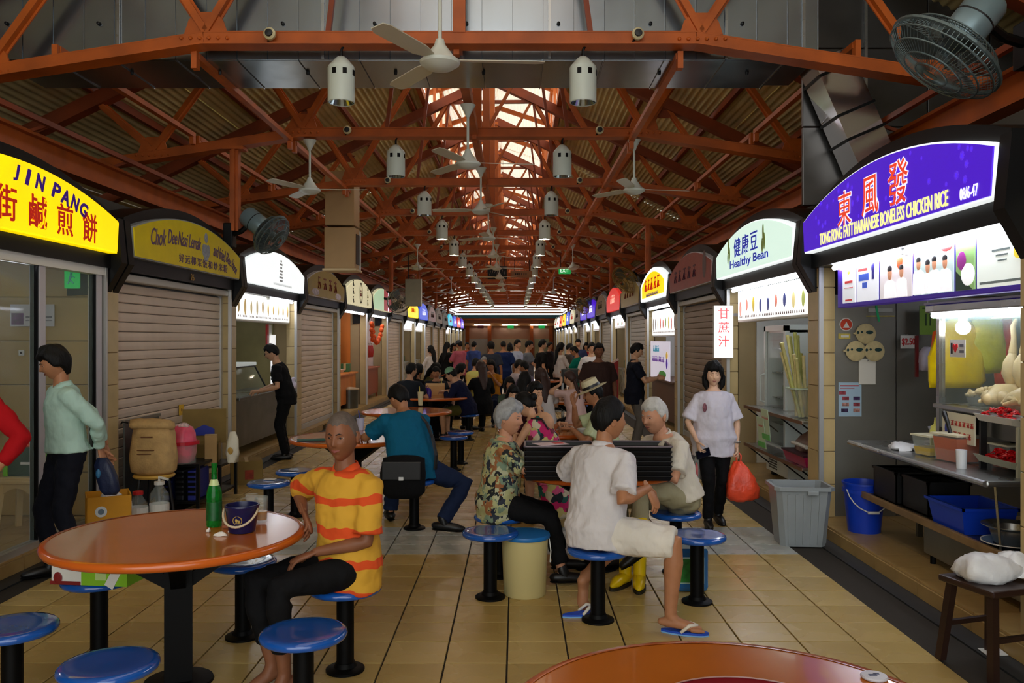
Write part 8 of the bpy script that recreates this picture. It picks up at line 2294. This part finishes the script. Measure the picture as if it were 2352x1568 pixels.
# ---- cream bucket with blue lid, yellow boots, jerrycan
p = G(1206, 1378)
t = thing('lidded_bucket', 'tall cream bucket with a blue lid beside the empty stool', 'bucket', (p.x, p.y + .14, 0)); obj('pail', MB().lathe([(0, 0), (.135, 0), (.142, .01), (.158, .40), (0, .40)], 40), M('cream_plastic_pail', (198, 184, 128), .4), t, sm=40)
obj('lid', MB().lathe([(0, .415), (.15, .415), (.168, .412), (.172, .395), (.168, .385), (.16, .385), (0, .40)], 40), M('sky_blue_lid', (30, 108, 176), .35), t, sm=40); obj('bail', MB().tube([(.165, .0, .375), (.175, -.03, .3), (.17, -.02, .22)], .004, 5), WHITE, t)
YB = M('yellow_rubber', (236, 200, 16), .3)
for i, (px, py, rz) in enumerate(((1440, 1352, -2.2), (1474, 1356, -1.75))):
    p = G(px, py)
    t = thing('rubber_boot', 'yellow rubber boot under the tray table, the %s of the pair' % ['left', 'right'][i], 'boot', (p.x, p.y + .1, 0), rz, 'yellow rubber boots')
    obj('shaft', MB().tube([(0, 0, .03), (-.002, 0, .1), (-.012, 0, .2), (-.015, 0, .30), (-.015, 0, .36)], [.042, .043, .046, .055, .06], 16), YB, t, sm=60)
    obj('foot', MB().tube([(-.045, 0, .05), (.0, 0, .055), (.08, 0, .052), (.14, 0, .043), (.175, 0, .035)], [.036, .046, .043, .04, .022], 14, True, flat=.9, up=(0, 1, 0)), YB, t, sm=80)
    obj('sole', MB().prism([(.14 * math.cos(a * PI / 10) * 1.0 + .065, (.046 - .004 * math.cos(a * PI / 10)) * math.sin(a * PI / 10)) for a in range(20)], 0, .02, 'z'), M('dark_sole', (40, 34, 20), .6), t)
    obj('cuff', MB().lathe([(.058, .345), (.064, .345), (.064, .365), (.058, .365)], 18, closed=True, c=(-.015, 0, 0)), YB, t)
t = thing('yellow_bag', 'crumpled yellow plastic bag stuffed on top of the yellow boots', 'bag', (.82, 5.86, .0)); cloth_blob('bag', [(.366, .08, .05, 0, 0), (.39, .12, .07, 0, 0), (.43, .13, .075, .01, 0), (.46, .08, .05, .03, 0), (.48, .03, .03, .04, 0)], YB, t, seed=71, amp=.016, n=26); obj('torn_flap', MB().ball((.06, -.03, .44), (.05, .03, .035), 10, 6), M('yellow_film', (226, 206, 110), .4, var=.2, vs=20), t, sm=60)
p = G(1592, 1368)
t = thing('jerrycan', 'blue detergent jerrycan with green label behind the empty stool', 'jerrycan', (p.x - .0, p.y + .16, 0)); BD = M('blue_detergent', (40, 96, 150), .25, var=.15, vs=5)
obj('can', MB().bbox((0, 0, .15), (.25, .17, .30), .03), BD, t); obj('shoulder', MB().loft([[V((sx * .115, sy * .075, .295)) for sx, sy in ((-1, -1), (1, -1), (1, 1), (-1, 1))], [V((sx * .05 - .02, sy * .045, .37)) for sx, sy in ((-1, -1), (1, -1), (1, 1), (-1, 1))]]), M('frosty_plastic', (186, 200, 206), .3), t)
obj('handle', MB().tube([(-.0, 0, .365), (.05, 0, .39), (.1, 0, .36), (.105, 0, .30)], .016, 8, True), M('frosty_plastic'), t, sm=60); obj('cap', MB().cyl((-.06, 0, .345), .03, .05, 14), M('grey_cap', (150, 150, 150), .4), t)
obj('label_sheet', MB().b2((-.1, -.09, .06), (.09, -.085, .24)), M('pale_label', (170, 196, 190), .4), t); obj('label_green', MB().b2((-.088, -.094, .07), (.078, -.09, .23)), M('label_leaf_green', (40, 110, 40), .4, var=.5, vs=18), t)
# ---- things on the further tables
def cup(label, px, py, z=.75, h=.14, col=(226, 214, 170), straw=(220, 200, 90), name='paper_cup'):
    p = G(px, py, z)
    t = thing(name, label, 'cup', (p.x, p.y, z + .001)); obj('cup', MB().lathe([(0, 0), (.032, 0), (.045, h), (.041, h), (.029, .006), (0, .006)], 20), M('cup_%d_%d_%d' % col, col, .4), t, sm=40); obj('straw', MB().tube([(.005, 0, .03), (-.02, 0, h + .08)], .006, 6), M('straw_%d_%d_%d' % straw, straw, .4), t)
cup('pale cup with yellow straw on the table beyond the man in teal', 966, 931, h=.20)
cup('blue and white drink cup on the table left of the man in teal', 828, 988, h=.13, col=(190, 196, 220), straw=(40, 50, 150))
t = thing('paper_bag', 'tan paper bag standing on the table of the green cap man', 'bag', G(1000, 906, .75)[:2] if False else tuple(G(1000, 907, .75))); obj('bag', MB().loft([[V((sx * .16, sy * .06, 0)) for sx, sy in ((-1, -1), (1, -1), (1, 1), (-1, 1))], [V((sx * .165, sy * .065, .2)) for sx, sy in ((-1, -1), (1, -1), (1, 1), (-1, 1))]]), M('tan_paper', (206, 158, 100), .7, var=.06), t); obj('fold', MB().b2((-.162, -.067, .17), (.162, .067, .205)), M('tan_paper_edge', (220, 180, 124), .7), t)
cup('tall cream cup beside the tan paper bag', 1016, 907, h=.2, col=(214, 190, 140)); t = thing('dark_cup', 'dark tall cup between the paper bag and the cream cup', 'cup', tuple(G(1009, 907, .75) + V((0, .15, 0)))); obj('cup', MB().lathe([(0, 0), (.03, 0), (.04, .2), (0, .2)], 16), BLACKP, t, sm=40); obj('lid', MB().cyl((0, 0, .2), .042, .015, 16), BLACKP, t)
t = thing('purple_bag', 'deep purple bag in front of the tan paper bag', 'bag', tuple(G(982, 912, .75))); cloth_blob('bag', [(0, .06, .05, 0, 0), (.08, .07, .05, 0, 0), (.14, .06, .04, 0, 0), (.16, .02, .02, 0, 0)], M('purple_film', (60, 24, 130), .4), t, seed=81, n=18, amp=.008); obj('loop', MB().tube([(-.03, 0, .14), (0, 0, .2), (.03, 0, .14)], .007, 6), M('purple_film'), t)
t = thing('tissue', 'white tissue at the elbow of the green cap man', 'tissue', tuple(G(1032, 906, .75) + V((0, .1, 0)))); cloth_blob('paper', [(0, .06, .05, 0, 0), (.03, .05, .04, 0, 0), (.06, .02, .02, 0, 0)], M('tissue_white'), t, n=14, seed=82, amp=.006)
t = thing('green_folder', 'dark green folded cloth on the table left of the man in teal', 'cloth', tuple(G(715, 1012, .75)), .3); obj('sheet', MB().bbox((0, 0, .008), (.26, .12, .014), .005), M('dark_green_sheet', (14, 84, 70), .6), t); obj('edge', MB().b2((-.14, -.065, .0), (.12, -.05, .008)), BLACKP, t)
t = thing('menu_card', 'small pale card on the round stool nearest the cardboard boxes', 'paper', tuple(G(620, 1101, .45) + V((0, 0, .001)))); obj('paper', MB().b2((-.05, -.04, 0), (.05, .04, .004)), M('pale_paper', (226, 222, 214), .6), t); obj('crease', MB().b2((-.002, -.04, .004), (.002, .04, .005)), ALU, t)
# shared dishes at the floral woman's table and the far right table
for i, (px, py, c, lb) in enumerate(((1232, 992, (150, 140, 130), 'grey plate of food in front of the woman in floral dress'), (1262, 980, (206, 200, 190), 'pale plate of food further along the floral table'), (1300, 985, (120, 110, 100), 'brown plate of food at the right of the floral table'))):
    p = G(px, py, .75)
    t = thing('plate', lb, 'plate', (p.x, p.y, .751)); obj('plate', MB().lathe([(0, 0), (.07, 0), (.11, .016), (.108, .02), (.07, .006), (0, .006)], 24), M('plate_%d' % c[0], c, .3), t, sm=40); obj('food', MB().ball((0, 0, .012), (.06, .06, .03), 12, 6), M('food_%d' % i, [(130, 80, 50), (200, 180, 120), (110, 70, 40)][i], .6, var=.4, vs=30, bump=.4, bs=40), t, sm=180)
t = thing('bowl', 'white bowl lifted near the face of the man in fedora', 'bowl', tuple(W(1348, 975, 8.3)[:2]) + (.751,)); obj('bowl', MB().lathe([(0, 0), (.05, 0), (.1, .09), (.095, .092), (.045, .008), (0, .008)], 24), M('milky_plastic', (206, 210, 206), .4), t, sm=40); obj('food', MB().ball((0, 0, .06), (.08, .08, .025), 12, 6), M('noodle', (200, 170, 110), .6, var=.2, vs=30), t, sm=180)
t = thing('grey_cart', 'grey trolley top with dark tray in the middle of the crowd', 'trolley', (X(1316, 18.0), 18.0, 0)); obj('top_bin', MB().bbox((0, 0, .95), (.5, .4, .3), .03), M('dark_grey_bin', (40, 46, 46), .5), t); obj('frame', MB().b2((-.24, -.19, .2), (.24, .19, .24)).b2((-.24, -.19, .2), (-.21, -.16, .8)).b2((.21, -.19, .2), (.24, -.16, .8)).b2((-.24, .16, .2), (-.21, .19, .8)).b2((.21, .16, .2), (.24, .19, .8)), STEEL, t)
for sx in (-1, 1):
    for sy in (-1, 1):
        obj('wheel', MB().tube([(sx * .22 - .02, sy * .17, .06), (sx * .22 + .02, sy * .17, .06)], .06, 12), BLACKP, t); obj('caster', MB().b2((sx * .22 - .025, sy * .17 - .02, .06), (sx * .22 + .025, sy * .17 + .02, .2)), STEEL, t)
flush()
